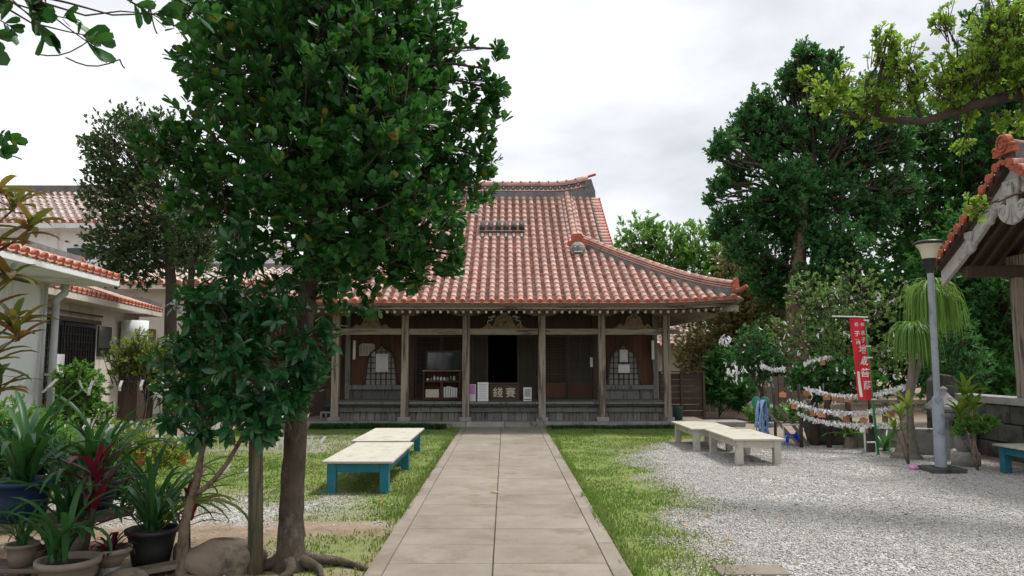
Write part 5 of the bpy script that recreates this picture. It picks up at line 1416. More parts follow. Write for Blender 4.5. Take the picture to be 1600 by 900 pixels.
MB().box(-0.92, -0.76, -0.44, -0.28, 1.35, 1.39, 0, LA).build('pipe_bracket', M['pipe'], dpo)

# second wing with dark lattice doors
LB = Matrix.Translation((-9.13, 19.75, 0)) @ Matrix.Rotation(R(10), 4, 'Z')
wb = empty('cream_wing', (-9.4, 16.5, 0), 'cream walled wing with dark lattice doors behind the near wing', 'building')
MB().box(-4.5, -0.45, -7.6, -0.4, -0.05, 2.80, 0, LB).build('wall', M['plaster_cream'], wb)
slabB = MB().add([LB @ Vector(p) for p in ((0.0, -7.8, 2.74), (0.0, 0.0, 2.74), (-3.0, 0.0, 2.74), (-3.0, -7.8, 2.74), (0.0, -7.8, 2.88), (0.0, 0.0, 2.88), (-1.9, -1.4, 3.50), (-1.9, -7.8, 3.50))], [(0, 1, 2, 3), (7, 6, 5, 4), (0, 4, 5, 1), (1, 5, 6, 2), (2, 6, 7, 3), (3, 7, 4, 0)]).build('roof', M['plaster_cream'], wb, 0.01)
tile_roof(slabB, straight(LB, 2.90, 0.34), [-0.12 - 0.25 * k for k in range(31)], 0.0, lambda u: min(1.8, max(0.0, -u * 1.3)), step=0.29, single=60, k=1.1, panmat='tan_tile', mat='tile')
MB().sweep([LB @ Vector((-1.9 * q, -1.4 * q, 2.92 + 0.66 * q)) for q in np.linspace(0.02, 1, 10)], [(-0.1, -0.02), (-0.08, 0.16), (0.08, 0.16), (0.1, -0.02)]).build('ridge', M['mortar'], slabB)
for j, (y0, y1) in enumerate(((-7.0, -5.35), (-5.3, -3.62))):
    d = MB().box(-0.46, -0.40, y0, y1, 0.2, 2.36, 0, LB).build('door', M['dark_void'], wb)
    f = MB()
    for a, b_ in ((y0, y0 + 0.06), (y1 - 0.06, y1)): f.box(-0.40, -0.36, a, b_, 0.2, 2.36, 0, LB)
    f.box(-0.40, -0.36, y0 + 0.061, y1 - 0.061, 2.28, 2.36, 0, LB); f.box(-0.40, -0.36, y0 + 0.061, y1 - 0.061, 0.2, 0.3, 0, LB)
    f.build('door_frame', M['black'], d)
    nb = 11
    for k in range(1, nb):
        yy = y0 + 0.06 + (y1 - y0 - 0.12) * k / nb
        MB().box(-0.395, -0.375, yy - 0.012, yy + 0.012, 0.3, 2.28, 0, LB).build('lattice_bar', M['black'], d)
    for k in range(1, 13):
        zz = 0.3 + 1.98 * k / 13
        MB().box(-0.397, -0.38, y0 + 0.06, y1 - 0.06, zz - 0.01, zz + 0.01, 0, LB).build('lattice_bar', M['black'], d)
fh = MB(); fh.box(-0.46, -0.30, -7.1, -3.52, 2.37, 2.45, 0, LB); fh.build('door_header', M['wood_dark'], wb)
MB().tube([LB @ Vector((-0.36, -7.0, 2.56)), LB @ Vector((-0.36, -3.3, 2.56))], 0.018, 6).build('curtain_rail', M['wood_red'], wb)
MB().box(-0.46, -0.41, -3.3, -2.5, 1.7, 2.36, 0, LB).build('window', M['glass'], wb)
MB().tube([LB @ Vector((-0.1, -1.9, 1.9)), LB @ Vector((-0.1, -1.9, 2.55))], 0.3, 18).build('water_tank', M['plaster'], wb)
MB().box(-0.45, -0.02, -1.75, -0.4, 0, 2.4, 0, LB).build('shed_wall', M['wood_dark'], wb)
pn = MB().box(-0.355, -0.35, -5.6, -5.25, 1.28, 1.72, 0, LB).build('paper_notice', M['paper'])
tag(pn, 'white paper taped to the dark lattice door of the cream wing', 'notice')

# large pale building at the far left back
wc = empty('pale_building', (-18, 36, 0), 'large white building with pale pink tiled roof at the left back', 'building')
MB().box(-26, -11.5, 33.0, 40, -0.05, 7.4).build('wall', M['plaster'], wc)
Sc = lambda u, t: np.stack([np.asarray(u, float), 32.0 + np.asarray(t, float), 7.62 + 0.62 * np.asarray(t, float)], -1)
rc = MB().add([(-26.5, 32.0, 7.55), (-11.0, 32.0, 7.55), (-11.0, 35.3, 9.6), (-26.5, 35.3, 9.6), (-26.5, 32.05, 7.35), (-11.0, 32.05, 7.35), (-11.0, 38.6, 7.35), (-26.5, 38.6, 7.35)], [(0, 1, 2, 3), (7, 6, 5, 4), (0, 4, 5, 1), (1, 5, 6, 2), (2, 6, 7, 3), (3, 7, 4, 0)]).build('roof', M['plaster'], wc)
tile_roof(rc, Sc, [-26.4 + 0.34 * k for k in range(45)], 0.0, lambda u: 3.2, step=0.42, pan_step=0.2, mat='tan_tile', panmat='tan_tile', k=1.5)
MB().box(-26.5, -11.0, 35.2, 35.6, 9.55, 10.0).build('ridge', M['mortar'], rc)
for x in (-24.0, -19.6, -15.8):
    w_ = MB().box(x, x + 2.6, 32.93, 32.99, 6.1, 6.6).build('window', M['glass'], wc)
    MB().box(x - 0.1, x + 2.7, 32.9, 32.98, 5.98, 6.08).build('sill', M['plaster'], w_)
    MB().box(x + 1.27, x + 1.33, 32.9, 32.93, 6.1, 6.6).build('mullion', M['white_paint'], w_)
MB().box(-26, -11.5, 32.6, 33.0, 5.1, 5.35).build('ledge', M['plaster'], wc)
# lower annex with a tiled eave in front of it
wd = empty('low_annex', (-9.5, 23.5, 0), 'low cream annex with a short red tiled eave behind the rounded tree', 'building')
MB().box(-12.6, -5.4, 22.8, 27, -0.05, 3.85).build('wall', M['plaster_cream'], wd)
rd = MB().add([(-12.8, 22.0, 3.85), (-5.2, 22.0, 3.85), (-5.2, 24.2, 4.55), (-12.8, 24.2, 4.55), (-12.8, 22.02, 3.72), (-5.2, 22.02, 3.72), (-5.2, 26.4, 3.72), (-12.8, 26.4, 3.72)], [(0, 1, 2, 3), (7, 6, 5, 4), (0, 4, 5, 1), (1, 5, 6, 2), (2, 6, 7, 3), (3, 7, 4, 0)]).build('roof', M['plaster_cream'], wd)
tile_roof(rd, lambda u, t: np.stack([np.asarray(u, float), 22.0 + np.asarray(t, float), 3.88 + 0.32 * np.asarray(t, float)], -1), [-12.7 + 0.27 * k for k in range(28)], 0.0, lambda u: 2.1, step=0.32, mat='tan_tile', panmat='tan_tile', k=1.35)
MB().box(-12.8, -5.2, 24.0, 24.4, 4.5, 4.75).build('ridge', M['mortar'], rd)
# red-brown slatted screen running left from the hall
sc_ = empty('slatted_screen', (-6.4, 20.2, 0), 'red brown wooden slatted screen joining the left side of the hall', 'screen')
for k in range(36):
    x = -8.6 + k * 0.118
    if k == 0: slat_me = MB().box(-0.038, 0.038, 0, 0.03, 0, 1.5).mesh('slat', [M['wood_red']])
    place('slat', slat_me, Matrix.Translation((x, 20.2, 0.98)), sc_)
MB().box(-8.7, -4.32, 20.24, 20.30, 0.1, 2.9).build('backing', M['wood_dark'], sc_)
for z in (0.88, 1.7, 2.5): MB().box(-8.7, -4.32, 20.16, 20.199, z, z + 0.08).build('rail', M['wood_dark'], sc_)
for k in range(8): MB().box(-8.7 + k * 0.55, -8.16 + k * 0.55, 20.18, 20.22, 0.1, 0.86).build('lower_board', M['wood_dark'], sc_)
MB().box(-8.9, -4.4, 19.7, 20.6, 2.95, 3.03).build('roof_board', M['wood_grey'], sc_)
bl_ = MB()
bl_.box(-4.62, -4.22, 18.72, 18.92, 0.116, 0.32)
ob_ = bl_.build('concrete_block', M['stone'], None, 0.01); tag(ob_, 'grey hollow concrete block left of the leftmost column', 'block'); OFF[ob_] = Vector((0, 0, 0))
for x in (-4.57, -4.45, -4.33): MB().box(x, x + 0.08, 18.714, 18.719, 0.17, 0.28).build('hollow', M['dark_void'], ob_)  # dark plates on the face stand in for the shade inside the holes
ct = MB(); ct.lathe([(0, 0), (0.17, 0.0), (0.2, 0.30), (0.21, 0.32), (0.0, 0.38)], (-4.42, 19.2, 0.116), 14); tag(ct.build('garden_bin', M['teal_dark']), 'dark green plastic tub behind the leftmost column', 'tub')
ct = MB(); ct.lathe([(0, 0), (0.15, 0.0), (0.17, 0.30), (0.18, 0.32), (0.0, 0.33)], (4.30, 18.75, 0.116), 14); tag(ct.build('garden_bin', M['teal_dark']), 'dark green plastic tub beside the rightmost column', 'tub')

# slatted fence right of the hall
fn = empty('slatted_fence', (4.75, 20.0, 0), 'dark brown slatted fence panel right of the hall', 'fence')
for x in (4.16, 4.74, 5.34): MB().box(x - 0.03, x + 0.03, 19.97, 20.03, 0.0, 1.28).build('post', M['wood_dark'], fn)
sm = MB().box(4.18, 5.32, -0.012, 0.012, 0, 0.155).mesh('slat', [M['wood_dark']])
for k in range(7): place('slat', sm, Matrix.Translation((0, 20.035, 0.10 + k * 0.165)), fn)
MB().box(4.14, 5.37, 19.95, 20.05, 1.281, 1.31).build('cap_rail', M['wood_dark'], fn)
for x0, x1, y0, y1, lab in ((4.9, 5.9, 18.3, 19.0, 'flat pale stepping slab right of the hall plinth'), (6.1, 6.6, 18.0, 18.3, 'narrow stone step on the sandy ground behind the tables')):
    tag(MB().box(x0, x1, y0, y1, -0.02, 0.10).build('stepping_slab', M['stone'], None, 0.02), lab, 'slab')
wf = empty('board_fence', (7.4, 22.5, 0), 'low brown board fence seen under the paper tied shrub', 'fence')
for k in range(16): MB().box(6.0 + k * 0.19, 6.17 + k * 0.19, 22.5, 22.53, 0.05, 1.15 + rnd.uniform(-0.04, 0.04)).build('board', M['wood_plank'], wf)
MB().box(6.0, 9.05, 22.54, 22.58, 0.85, 0.93).build('rail', M['wood_plank'], wf)
dh = empty('distant_house', (7.6, 32, 0), 'small cream house with red tiled roof far behind the slatted fence', 'house')
MB().box(6.3, 9.6, 31.5, 35, -0.05, 2.25).build('wall', M['plaster_cream'], dh)
rh = MB().add([(6.0, 31.0, 2.2), (9.9, 31.0, 2.2), (9.9, 33.2, 3.3), (6.0, 33.2, 3.3), (6.0, 35.4, 2.2), (9.9, 35.4, 2.2)], [(0, 1, 2, 3), (3, 2, 5, 4), (0, 3, 4), (1, 5, 2), (0, 4, 5, 1)]).build('roof', M['plaster_cream'], dh)
tile_roof(rh, lambda u, t: np.stack([np.asarray(u, float), 31.0 + np.asarray(t, float), 2.23 + 0.5 * np.asarray(t, float)], -1), [6.1 + 0.3 * k for k in range(13)], 0.0, lambda u: 2.15, step=0.36, mat='tan_tile', panmat='tan_tile', k=1.4)
MB().box(7.9, 8.3, 31.44, 31.49, 1.0, 1.7).build('window', M['glass'], dh)

# ------------------------------------------------------------------ pavilion on the right
pv = empty('pavilion', (8.6, 10.5, 0), 'open pavilion with red tiled gable roof and carved grey boards at the right edge', 'pavilion')
GX_, RYp, AZ, EZ, HWp = 7.42, 10.5, 4.34, 3.07, 1.83
slp = (AZ - EZ) / HWp
def Sp(side):
    def f(u, t):
        u, t = np.asarray(u, float), np.asarray(t, float)
        tt = t / math.sqrt(1 + slp ** 2)
        return np.stack([GX_ - 0.12 + u if side > 0 else GX_ - 0.12 + u, RYp + side * (HWp + 0.05 - tt), EZ + 0.14 + slp * tt - 0.02 + 0.10 * ((HWp - tt) / HWp - 0.5) ** 2], -1)
    return f
def Sp_r(side):
    g = Sp(side)
    return (lambda u, t: g(-np.asarray(u, float), t)) if side > 0 else g
Lp = math.hypot(HWp, AZ - EZ)
rp_ = MB()
for side in (-1, 1):
    g = Sp(side)
    q = [Vector(g(u, t)[()]) for u, t in ((0, 0), (5, 0), (5, Lp), (0, Lp))]
    lo = [p - Vector((0, 0, 0.10)) for p in q]
    rp_.add(q + lo, [(0, 1, 2, 3), (7, 6, 5, 4), (0, 4, 5, 1), (1, 5, 6, 2), (2, 6, 7, 3), (3, 7, 4, 0)])
rpo = rp_.build('roof', M['wood_dark'], pv)
for side in (-1, 1):
    cols_ = [0.34 + 0.23 * k for k in range(19)]
    if side > 0: cols_ = [-c for c in cols_]
    tile_roof(rpo, Sp_r(side), cols_, 0.0, lambda u: Lp - 0.05, step=0.26, single=40 if side > 0 else 0)
    mv = tile_mesh(M['tile'], True, 0.95)
    t = 0.06
    while t < Lp - 0.05:                      # verge tiles across the gable edge
        p = Vector(Sp(side)(0.0, t)[()]); a = math.atan(slp)
        yv = Vector((1, 0, 0.06)).normalized(); zv = Vector((0, side * math.sin(a), math.cos(a))); xv = yv.cross(zv)
        place('verge_tile', mv, Matrix(((xv.x, yv.x, zv.x, p.x - 0.06), (xv.y, yv.y, zv.y, p.y), (xv.z, yv.z, zv.z, p.z + 0.02), (0, 0, 0, 1))), rpo)
        pe = p - Vector((0.05, side * -0.085, -0.03 - 0.0))
        lip = MB().prism([(-0.07, 0.0), (0.07, 0.0), (0.05, -0.05), (0.0, -0.075), (-0.05, -0.05)], -0.01, 0.01)
        place('verge_lip', lip.mesh('verge_lip', [M['tile_end']]), Matrix.Translation(p + Vector((-0.07, -side * 0.10 * math.cos(a), 0.10 * math.sin(a) + 0.02))) @ Matrix.Rotation(R(-90), 4, 'Z') @ Matrix.Rotation(-side * a * 0.7, 4, 'Y'), rpo)
        t += 0.205
zt = EZ + 0.14 + slp * HWp
rg = MB(); rg.sweep([(GX_ - 0.05 + x, RYp, zt - 0.08 + 0.12 * max(0, 1 - x / 1.2) ** 2) for x in np.linspace(0, 5, 14)], [(-0.13, 0), (-0.10, 0.24), (0.10, 0.24), (0.13, 0)])
rg.tube([(GX_ - 0.05 + x, RYp, zt + 0.17 + 0.12 * max(0, 1 - x / 1.2) ** 2) for x in np.linspace(0, 5, 14)], 0.07, 8, 1); rg.build('ridge', [M['mortar'], M['tile']], rpo)
on = MB()                                       # round tile face with side scrolls, looking out of the gable
xr, zr = GX_ - 0.12, zt + 0.30
disc = [(0.17 * math.cos(a), 0.19 * math.sin(a)) for a in np.linspace(0, 2 * math.pi, 20, endpoint=False)]
MX = Matrix.Translation((xr, RYp, zr - 0.03)) @ Matrix.Rotation(R(-90), 4, 'Z') @ Matrix.Scale(0.78, 4)
on.prism(disc, -0.05, 0.07, 0, MX)
on.prism([(-0.30, -0.20), (0.30, -0.20), (0.27, -0.08), (0.18, -0.10), (-0.18, -0.10), (-0.27, -0.08)], -0.045, 0.065, 0, MX)
on.tube([MX @ Vector((0.135 * math.cos(a), -0.055, 0.15 * math.sin(a))) for a in np.linspace(0, 2 * math.pi, 21)], 0.018, 6)
for a in (-0.055, 0.055): on.tube([MX @ Vector((a, -0.055, 0.03)), MX @ Vector((a, -0.055, 0.06))], 0.02, 6)
on.tube([MX @ Vector((-0.06, -0.055, -0.05)), MX @ Vector((0, -0.055, -0.075)), MX @ Vector((0.06, -0.055, -0.05))], 0.014, 6)
for sg in (-1, 1): on.tube([MX @ Vector((sg * (0.24 + 0.05 * math.cos(a)), -0.03, -0.09 + 0.05 * math.sin(a))) for a in np.linspace(0, 5, 10)], 0.022, 6)
on.build('ridge_end', M['tile_end'], rpo)
for side in (-1, 1):                            # barge boards
    bo_ = MB()
    pts = [Vector((GX_, RYp + side * (HWp + 0.02) * q, AZ - 0.08 - (AZ - EZ) * q - 0.10 * math.sin(math.pi * q) * 0.6)) for q in np.linspace(0, 1.02, 9)]
    bo_.sweep(pts, [(-0.035, -0.12), (-0.035, 0.13), (0.035, 0.13), (0.035, -0.12)], lat=(1, 0, 0))
    bo_.build('barge_board', M['carve_grey'], pv, 0.006)
    bo_ = MB(); bo_.sweep([p + Vector((0.05, 0, 0.18)) for p in pts], [(-0.09, -0.04), (-0.09, 0.045), (0.05, 0.045), (0.05, -0.04)], lat=(1, 0, 0)); bo_.build('upper_barge_board', M['wood_dark'], pv)
def pendant(y, z, k, name='gable_pendant'):
    half = [(0.0, 0.34), (0.16, 0.34), (0.15, 0.22), (0.09, 0.12), (0.10, 0.02), (0.17, 0.06), (0.24, 0.04), (0.27, -0.04), (0.24, -0.12), (0.17, -0.18), (0.08, -0.22), (0.0, -0.24)]
    poly = [(a * k, b * k) for a, b in half] + [(-a * k, b * k) for a, b in reversed(half[1:-1])]
    b = MB(); Mx = Matrix.Translation((GX_ - 0.03, y, z)) @ Matrix.Rotation(R(-90), 4, 'Z')
    b.prism(poly, -0.05, 0.0, 0, Mx)
    o = b.build(name, M['carve_grey'], pv, 0.012 * k)
    c = MB()
    for sg in (-1, 1):
        c.tube([Mx @ Vector((sg * (0.17 + 0.065 * (1 - q * 0.7) * math.cos(q * 7)) * k, -0.055, (-0.04 + 0.065 * (1 - q * 0.7) * math.sin(q * 7)) * k)) for q in np.linspace(0, 1, 14)], 0.012 * k, 5)
        c.tube([Mx @ Vector((0.03 * k * sg, -0.055, 0.0)), Mx @ Vector((0.05 * k * sg, -0.055, -0.12 * k)), Mx @ Vector((0.12 * k * sg, -0.055, -0.19 * k))], 0.011 * k, 5)
        c.tube([Mx @ Vector((0.05 * k * sg, -0.055, 0.30 * k)), Mx @ Vector((0.05 * k * sg, -0.055, 0.12 * k))], 0.011 * k, 5)
    c.tube([Mx @ Vector((0, -0.055, 0.02 * k)), Mx @ Vector((0, -0.055, -0.22 * k))], 0.012 * k, 5)
    c.build('carving', M['carve_grey'], o)
    return o
pm = pendant(RYp, 3.83, 1.15)
MB().box(GX_ - 0.13, GX_ - 0.085, RYp - 0.09, RYp + 0.09, 3.98, 4.12).build('crest_block', M['carve_grey'], pm, 0.01)
pendant(RYp + 1.05, 3.42, 0.62); pendant(RYp - 1.05, 3.42, 0.62)
for sg in (-1, 1):
    sc2 = MB(); sc2.tube([(GX_ - 0.05, RYp + sg * (0.36 + 0.09 * k + 0.03 * math.sin(k * 2.2)), 3.80 - 0.055 * k + 0.03 * math.cos(k * 2.2)) for k in np.linspace(0, 4, 16)], 0.045, 7); sc2.build('pendant_scroll', M['carve_grey'], pm)
rm = MB().box(-0.03, 0.03, 0, Lp + 0.0, -0.035, 0.035).mesh('rafter', [M['wood_dark']])
for k in range(20):
    for side in (-1, 1):
        p = Vector(Sp(side)(0.25 + 0.22 * k, 0.02)[()]) - Vector((0, 0, 0.15))
        place('rafter', rm, Matrix.Translation(p) @ Matrix.Rotation(0 if side < 0 else math.pi, 4, 'Z') @ Matrix.Rotation(math.atan(slp), 4, 'X'), pv)
MB().box(7.5, 12, RYp + 1.35, RYp + 1.51, 2.95, 3.13).build('beam', M['wood_dark'], pv, 0.008); MB().box(7.5, 12, RYp - 1.51, RYp - 1.35, 2.95, 3.13).build('beam', M['wood_paleX'], pv, 0.008)
MB().box(8.27, 8.43, RYp - 1.6, RYp + 1.6, 3.14, 3.30).build('cross_beam', M['wood_pale'], pv, 0.008)
for x in (8.35, 11.6):
    for y_ in (RYp - 1.43, RYp + 1.43): MB().box(x - 0.075, x + 0.075, y_ - 0.075, y_ + 0.075, 1.0, 2.945).build('post', M['wood_pale'], pv, 0.01)
wl_ = empty('stone_wall', (8.4, 11, 0), 'low dark block wall with pale coping under the pavilion posts', 'wall')
yy0 = 8.4
for row in range(3):
    y_ = yy0 - 0.3 * (row % 2)
    while y_ < 13.6:
        y2 = min(y_ + 0.62, 13.6)
        if y2 - y_ > 0.1: MB().box(8.22, 8.5, y_ + 0.006, y2 - 0.006, -0.05 + row * 0.31 if row else -0.1, 0.24 + row * 0.31).build('block', M['stone_dark'], wl_, 0.015)
        y_ = y2
MB().box(8.16, 8.56, 8.4, 13.65, 0.875, 1.0).build('coping', M['stone'], wl_, 0.015)

# ------------------------------------------------------------------ lamp post
lp = empty('lamp_post', (6.37, 10.95, 0), 'grey metal lamp post with cream shade on the gravel', 'lamp')
MB().box(6.13, 6.62, 10.72, 11.16, -0.03, 0.055).build('base_slab', M['stone_dark'], lp, 0.015)
MB().lathe([(0.082, 0.05), (0.082, 1.0), (0.075, 1.05), (0.045, 1.08)], (6.37, 10.95, 0), 18).build('sleeve', M['metal'], lp)
MB().lathe([(0.046, 1.06), (0.046, 2.94)], (6.37, 10.95, 0), 14).build('pole', M['metal'], lp)
MB().lathe([(0.05, 2.90), (0.058, 2.98), (0.085, 3.05), (0.095, 3.11), (0.10, 3.12)], (6.37, 10.95, 0), 20).build('collar', M['black'], lp)
MB().lathe([(0.10, 3.12), (0.115, 3.20), (0.125, 3.24), (0.15, 3.29), (0.19, 3.335)], (6.37, 10.95, 0), 24).build('lamp_shade', M['shade'], lp)
MB().lathe([(0.19, 3.33), (0.215, 3.34), (0.215, 3.365), (0.16, 3.39), (0.0, 3.40)], (6.37, 10.95, 0), 24).build('lamp_cap', M['black'], lp)

# ------------------------------------------------------------------ low tables
def low_table(x0, x1, y0, y1, legmat, label, h=0.385, rz=0.0):
    t = empty('low_table', ((x0 + x1) / 2, (y0 + y1) / 2, 0), label, 'table', 'low wooden tables in the yard')
    MB().box(x0, x1, y0, y1, h - 0.028, h).build('table_top', M['cream'], t, 0.005)
    ap = MB(); i = 0.07
    ap.box(x0 + i, x1 - i, y0 + i, y0 + i + 0.03, h - 0.14, h - 0.029); ap.box(x0 + i, x1 - i, y1 - i - 0.03, y1 - i, h - 0.14, h - 0.029)
    ap.box(x0 + i, x0 + i + 0.03, y0 + i + 0.031, y1 - i - 0.031, h - 0.14, h - 0.029); ap.box(x1 - i - 0.03, x1 - i, y0 + i + 0.031, y1 - i - 0.031, h - 0.14, h - 0.029)
    ap.build('apron', legmat, t)
    i = 0.055
    for x in (x0 + i, x1 - i - 0.11):
        for y_ in (y0 + i, y1 - i - 0.11):
            MB().box(x, x + 0.11, y_, y_ + 0.11, -0.02, h - 0.03).build('leg', legmat, t, 0.006)
    t.rotation_euler.z = rz
    return t
low_table(-2.22, -1.36, 9.12, 11.22, M['teal'], 'teal legged low table with cream top nearer the camera, left of the path')
low_table(-2.34, -1.46, 11.42, 13.55, M['teal'], 'teal legged low table with cream top farther back, left of the path')
low_table(3.55, 4.36, 11.62, 13.30, M['cream'], 'cream low table standing nearer on the gravel', rz=R(0))
low_table(3.33, 4.14, 13.36, 15.0, M['cream'], 'cream low table farther back, half on the grass')
low_table(7.16, 7.98, 9.0, 10.98, M['teal'], 'teal legged low table cut off by the right edge')

# ------------------------------------------------------------------ banner
bn = empty('banner', (6.37, 12.8, 0), 'red cloth banner with white characters on a green pole', 'banner')
MB().tube([(6.385, 12.8, -0.05), (6.32, 12.8, 1.0), (6.25, 12.8, 2.36)], [0.022, 0.02, 0.016], 8).build('pole', M['pole_green'], bn)
MB().tube([(6.30, 12.79, 2.345), (5.68, 12.79, 2.365)], 0.012, 6).build('cross_bar', M['white_paint'], bn)
def cloth(u, v):
    """u 0..1 left to right, v 0..1 top to bottom"""
    xl = 5.975 + 0.085 * v; xr = 6.235 + 0.075 * v
    x = xl + (xr - xl) * u
    return Vector((x, 12.775 - 0.05 * v * math.sin(u * 2.6 + 0.4) + 0.015 * math.sin(v * 9 + u * 5), 2.33 - 1.40 * v - 0.01 * u))
nu_, nv_ = 10, 30
vs = [cloth(i / nu_, j / nv_) for j in range(nv_ + 1) for i in range(nu_ + 1)]
vb = [p + Vector((0, 0.004, 0)) for p in vs]; N_ = len(vs)
fs = [(j * (nu_ + 1) + i, (j + 1) * (nu_ + 1) + i, (j + 1) * (nu_ + 1) + i + 1, j * (nu_ + 1) + i + 1) for j in range(nv_) for i in range(nu_)]
cb_ = MB(); cb_.add(vs, fs, 0, True); cb_.add(vb, [tuple(reversed(f)) for f in fs], 0, True)
clo = cb_.build('cloth', M['red_cloth'], bn)
for v in (0.02, 0.34, 0.48, 0.99):
    a = cloth(1, v); MB().box(a.x - 0.02, a.x + 0.07, a.y - 0.012, a.y + 0.02, a.z - 0.012, a.z + 0.012).build('loop', M['white_paint'], bn)
def on_cloth(text, size, u, v, bold=0.0015):
    p = cloth(u, v); q = cloth(u + 0.02, v); r_ = cloth(u, v + 0.01)
    xv = (q - p).normalized(); dn = (p - r_).normalized(); zv = xv.cross(dn).normalized(); yv = zv.cross(xv)
    p = p - zv * -0.004
    lettering(text, size, Matrix(((xv.x, yv.x, zv.x, p.x), (xv.y, yv.y, zv.y, p.y), (xv.z, yv.z, zv.z, p.z), (0, 0, 0, 1))), M['white_paint'], clo, 0.0015, bold=bold)
for i, ch in enumerate('水子地蔵菩薩'): on_cloth(ch, [0.095, 0.10, 0.165, 0.165, 0.16, 0.165][i], [0.76, 0.75, 0.62, 0.60, 0.60, 0.64][i], [0.20, 0.29, 0.425, 0.565, 0.71, 0.865][i])
on_cloth('子', 0.10, 0.36, 0.215); on_cloth('育', 0.10, 0.36, 0.315)
def crest(u, v, r0):
    p = cloth(u, v); b = MB()
    for k in range(6):
        a = k * math.pi / 3
        b.lathe([(0.0, 0), (r0 * 0.42, 0.0), (r0 * 0.42, 0.002), (0, 0.002)], (0, 0, 0), 8); b.v[-32:] = [(x + r0 * 0.62 * math.cos(a), y_ + r0 * 0.62 * math.sin(a), z) for x, y_, z in b.v[-32:]]
    place('crest', b.mesh('crest', [M['white_paint']]), Matrix.Translation(p + Vector((0, -0.008, 0))) @ Matrix.Rotation(R(90), 4, 'X'), clo)
crest(0.42, 0.075, 0.035); crest(0.78, 0.075, 0.03)
wb_ = MB()
for j in range(10):
    v0, v1 = 0.655 + 0.031 * j, 0.655 + 0.031 * (j + 1)
    wb_.add([cloth(0.10, v0) + Vector((0, -0.005, 0)), cloth(0.10, v1) + Vector((0, -0.005, 0)), cloth(0.26, v1) + Vector((0, -0.005, 0)), cloth(0.26, v0) + Vector((0, -0.005, 0))], [(0, 1, 2, 3)])
wb_.build('white_stripe', M['white_paint'], clo)

# ------------------------------------------------------------------ strings of tied fortune papers
def slips(P, size, seed, strand=3):
    """folded paper slips tied at points P"""
    r = np.random.default_rng(seed); V, F = [], []
    for p in P:
        for _ in range(strand):
            a = r.uniform(0, 6.28); w = size * r.uniform(0.12, 0.22); L_ = size * r.uniform(0.5, 1.0)
            d1 = np.array([math.cos(a), math.sin(a), 0]); off = r.normal(0, size * 0.2, 3)
            q0 = p + off + np.array([0, 0, size * 0.15]); q1 = q0 + np.array([r.normal(0, 0.2), r.normal(0, 0.2), -0.45 + r.normal(0, 0.2)]) * L_; q2 = q1 + np.array([r.normal(0, 0.35), r.normal(0, 0.35), -0.5 + r.normal(0, 0.15)]) * L_
            b = len(V)
            for q in (q0, q1, q2): V += [q - d1 * w, q + d1 * w]
            F += [(b, b + 1, b + 3, b + 2), (b + 2, b + 3, b + 5, b + 4)]
    return np.array(V), np.array(F)


def paper_string(pts, label, seed, gap=0.017, size=0.068, strand=4, group='strings of tied paper fortunes'):
    pts = [Vector(p) for p in pts]
    path_ = []
    for i in range(len(pts) - 1):
        n_ = max(3, int((pts[i + 1] - pts[i]).length / 0.05))
        for k in range(n_): path_.append(pts[i].lerp(pts[i + 1], k / n_))
    path_.append(pts[-1])
    o = empty('paper_string', pts[0], label, 'paper string', group)
    MB().tube(path_[::3] + [path_[-1]], 0.004, 5).build('cord', M['wood_pale'], o)
    P = []
    for a, b in zip(path_[:-1], path_[1:]):
        n_ = max(1, int((b - a).length / gap + 0.5))
        for k in range(n_): P.append(np.array(a.lerp(b, k / n_)))
    V, F = slips(P, size, seed, strand)
    r = np.random.default_rng(seed)
    s_ = link('paper_slips', np_mesh('paper_slips', V - np.array(pts[0]), F, [M['paper']], np.repeat(r.random(len(V) // 6), 6)), o); s_['kind'] = 'stuff'
    return path_


def qcurve(a, m, b, n=9):
    a, m, b = Vector(a), Vector(m), Vector(b); c = m * 2 - (a + b) * 0.5
    return [a * (1 - q) ** 2 + c * 2 * q * (1 - q) + b * q * q for q in [i / (n - 1) for i in range(n)]]


s1 = qcurve((5.50, 13.6, 1.10), (6.2, 13.2, 0.97), (6.80, 12.58, 1.18)); s2 = qcurve((5.29, 13.8, 0.86), (6.07, 13.3, 0.67), (6.86, 12.58, 0.90)); s3 = qcurve((5.44, 13.8, 0.63), (6.0, 13.35, 0.47), (6.74, 12.5, 0.57))
paper_string(s1, 'topmost string of white paper fortunes, passing behind the banner', 1)
paper_string(s2, 'middle string of white paper fortunes sagging towards the palm trunk', 2)
paper_string(s3, 'lowest string of white paper fortunes sagging towards the palm trunk', 3)
paper_string([(5.02, 14.5, 1.50), (5.25, 14.5, 1.43), (5.50, 14.45, 1.46)], 'short high string of papers in the shrub left of the banner', 4)
paper_string([(5.72, 14.1, 1.56), (5.95, 14.05, 1.62), (6.15, 14.0, 1.68)], 'short high string of papers nearest the banner top', 5, strand=4)
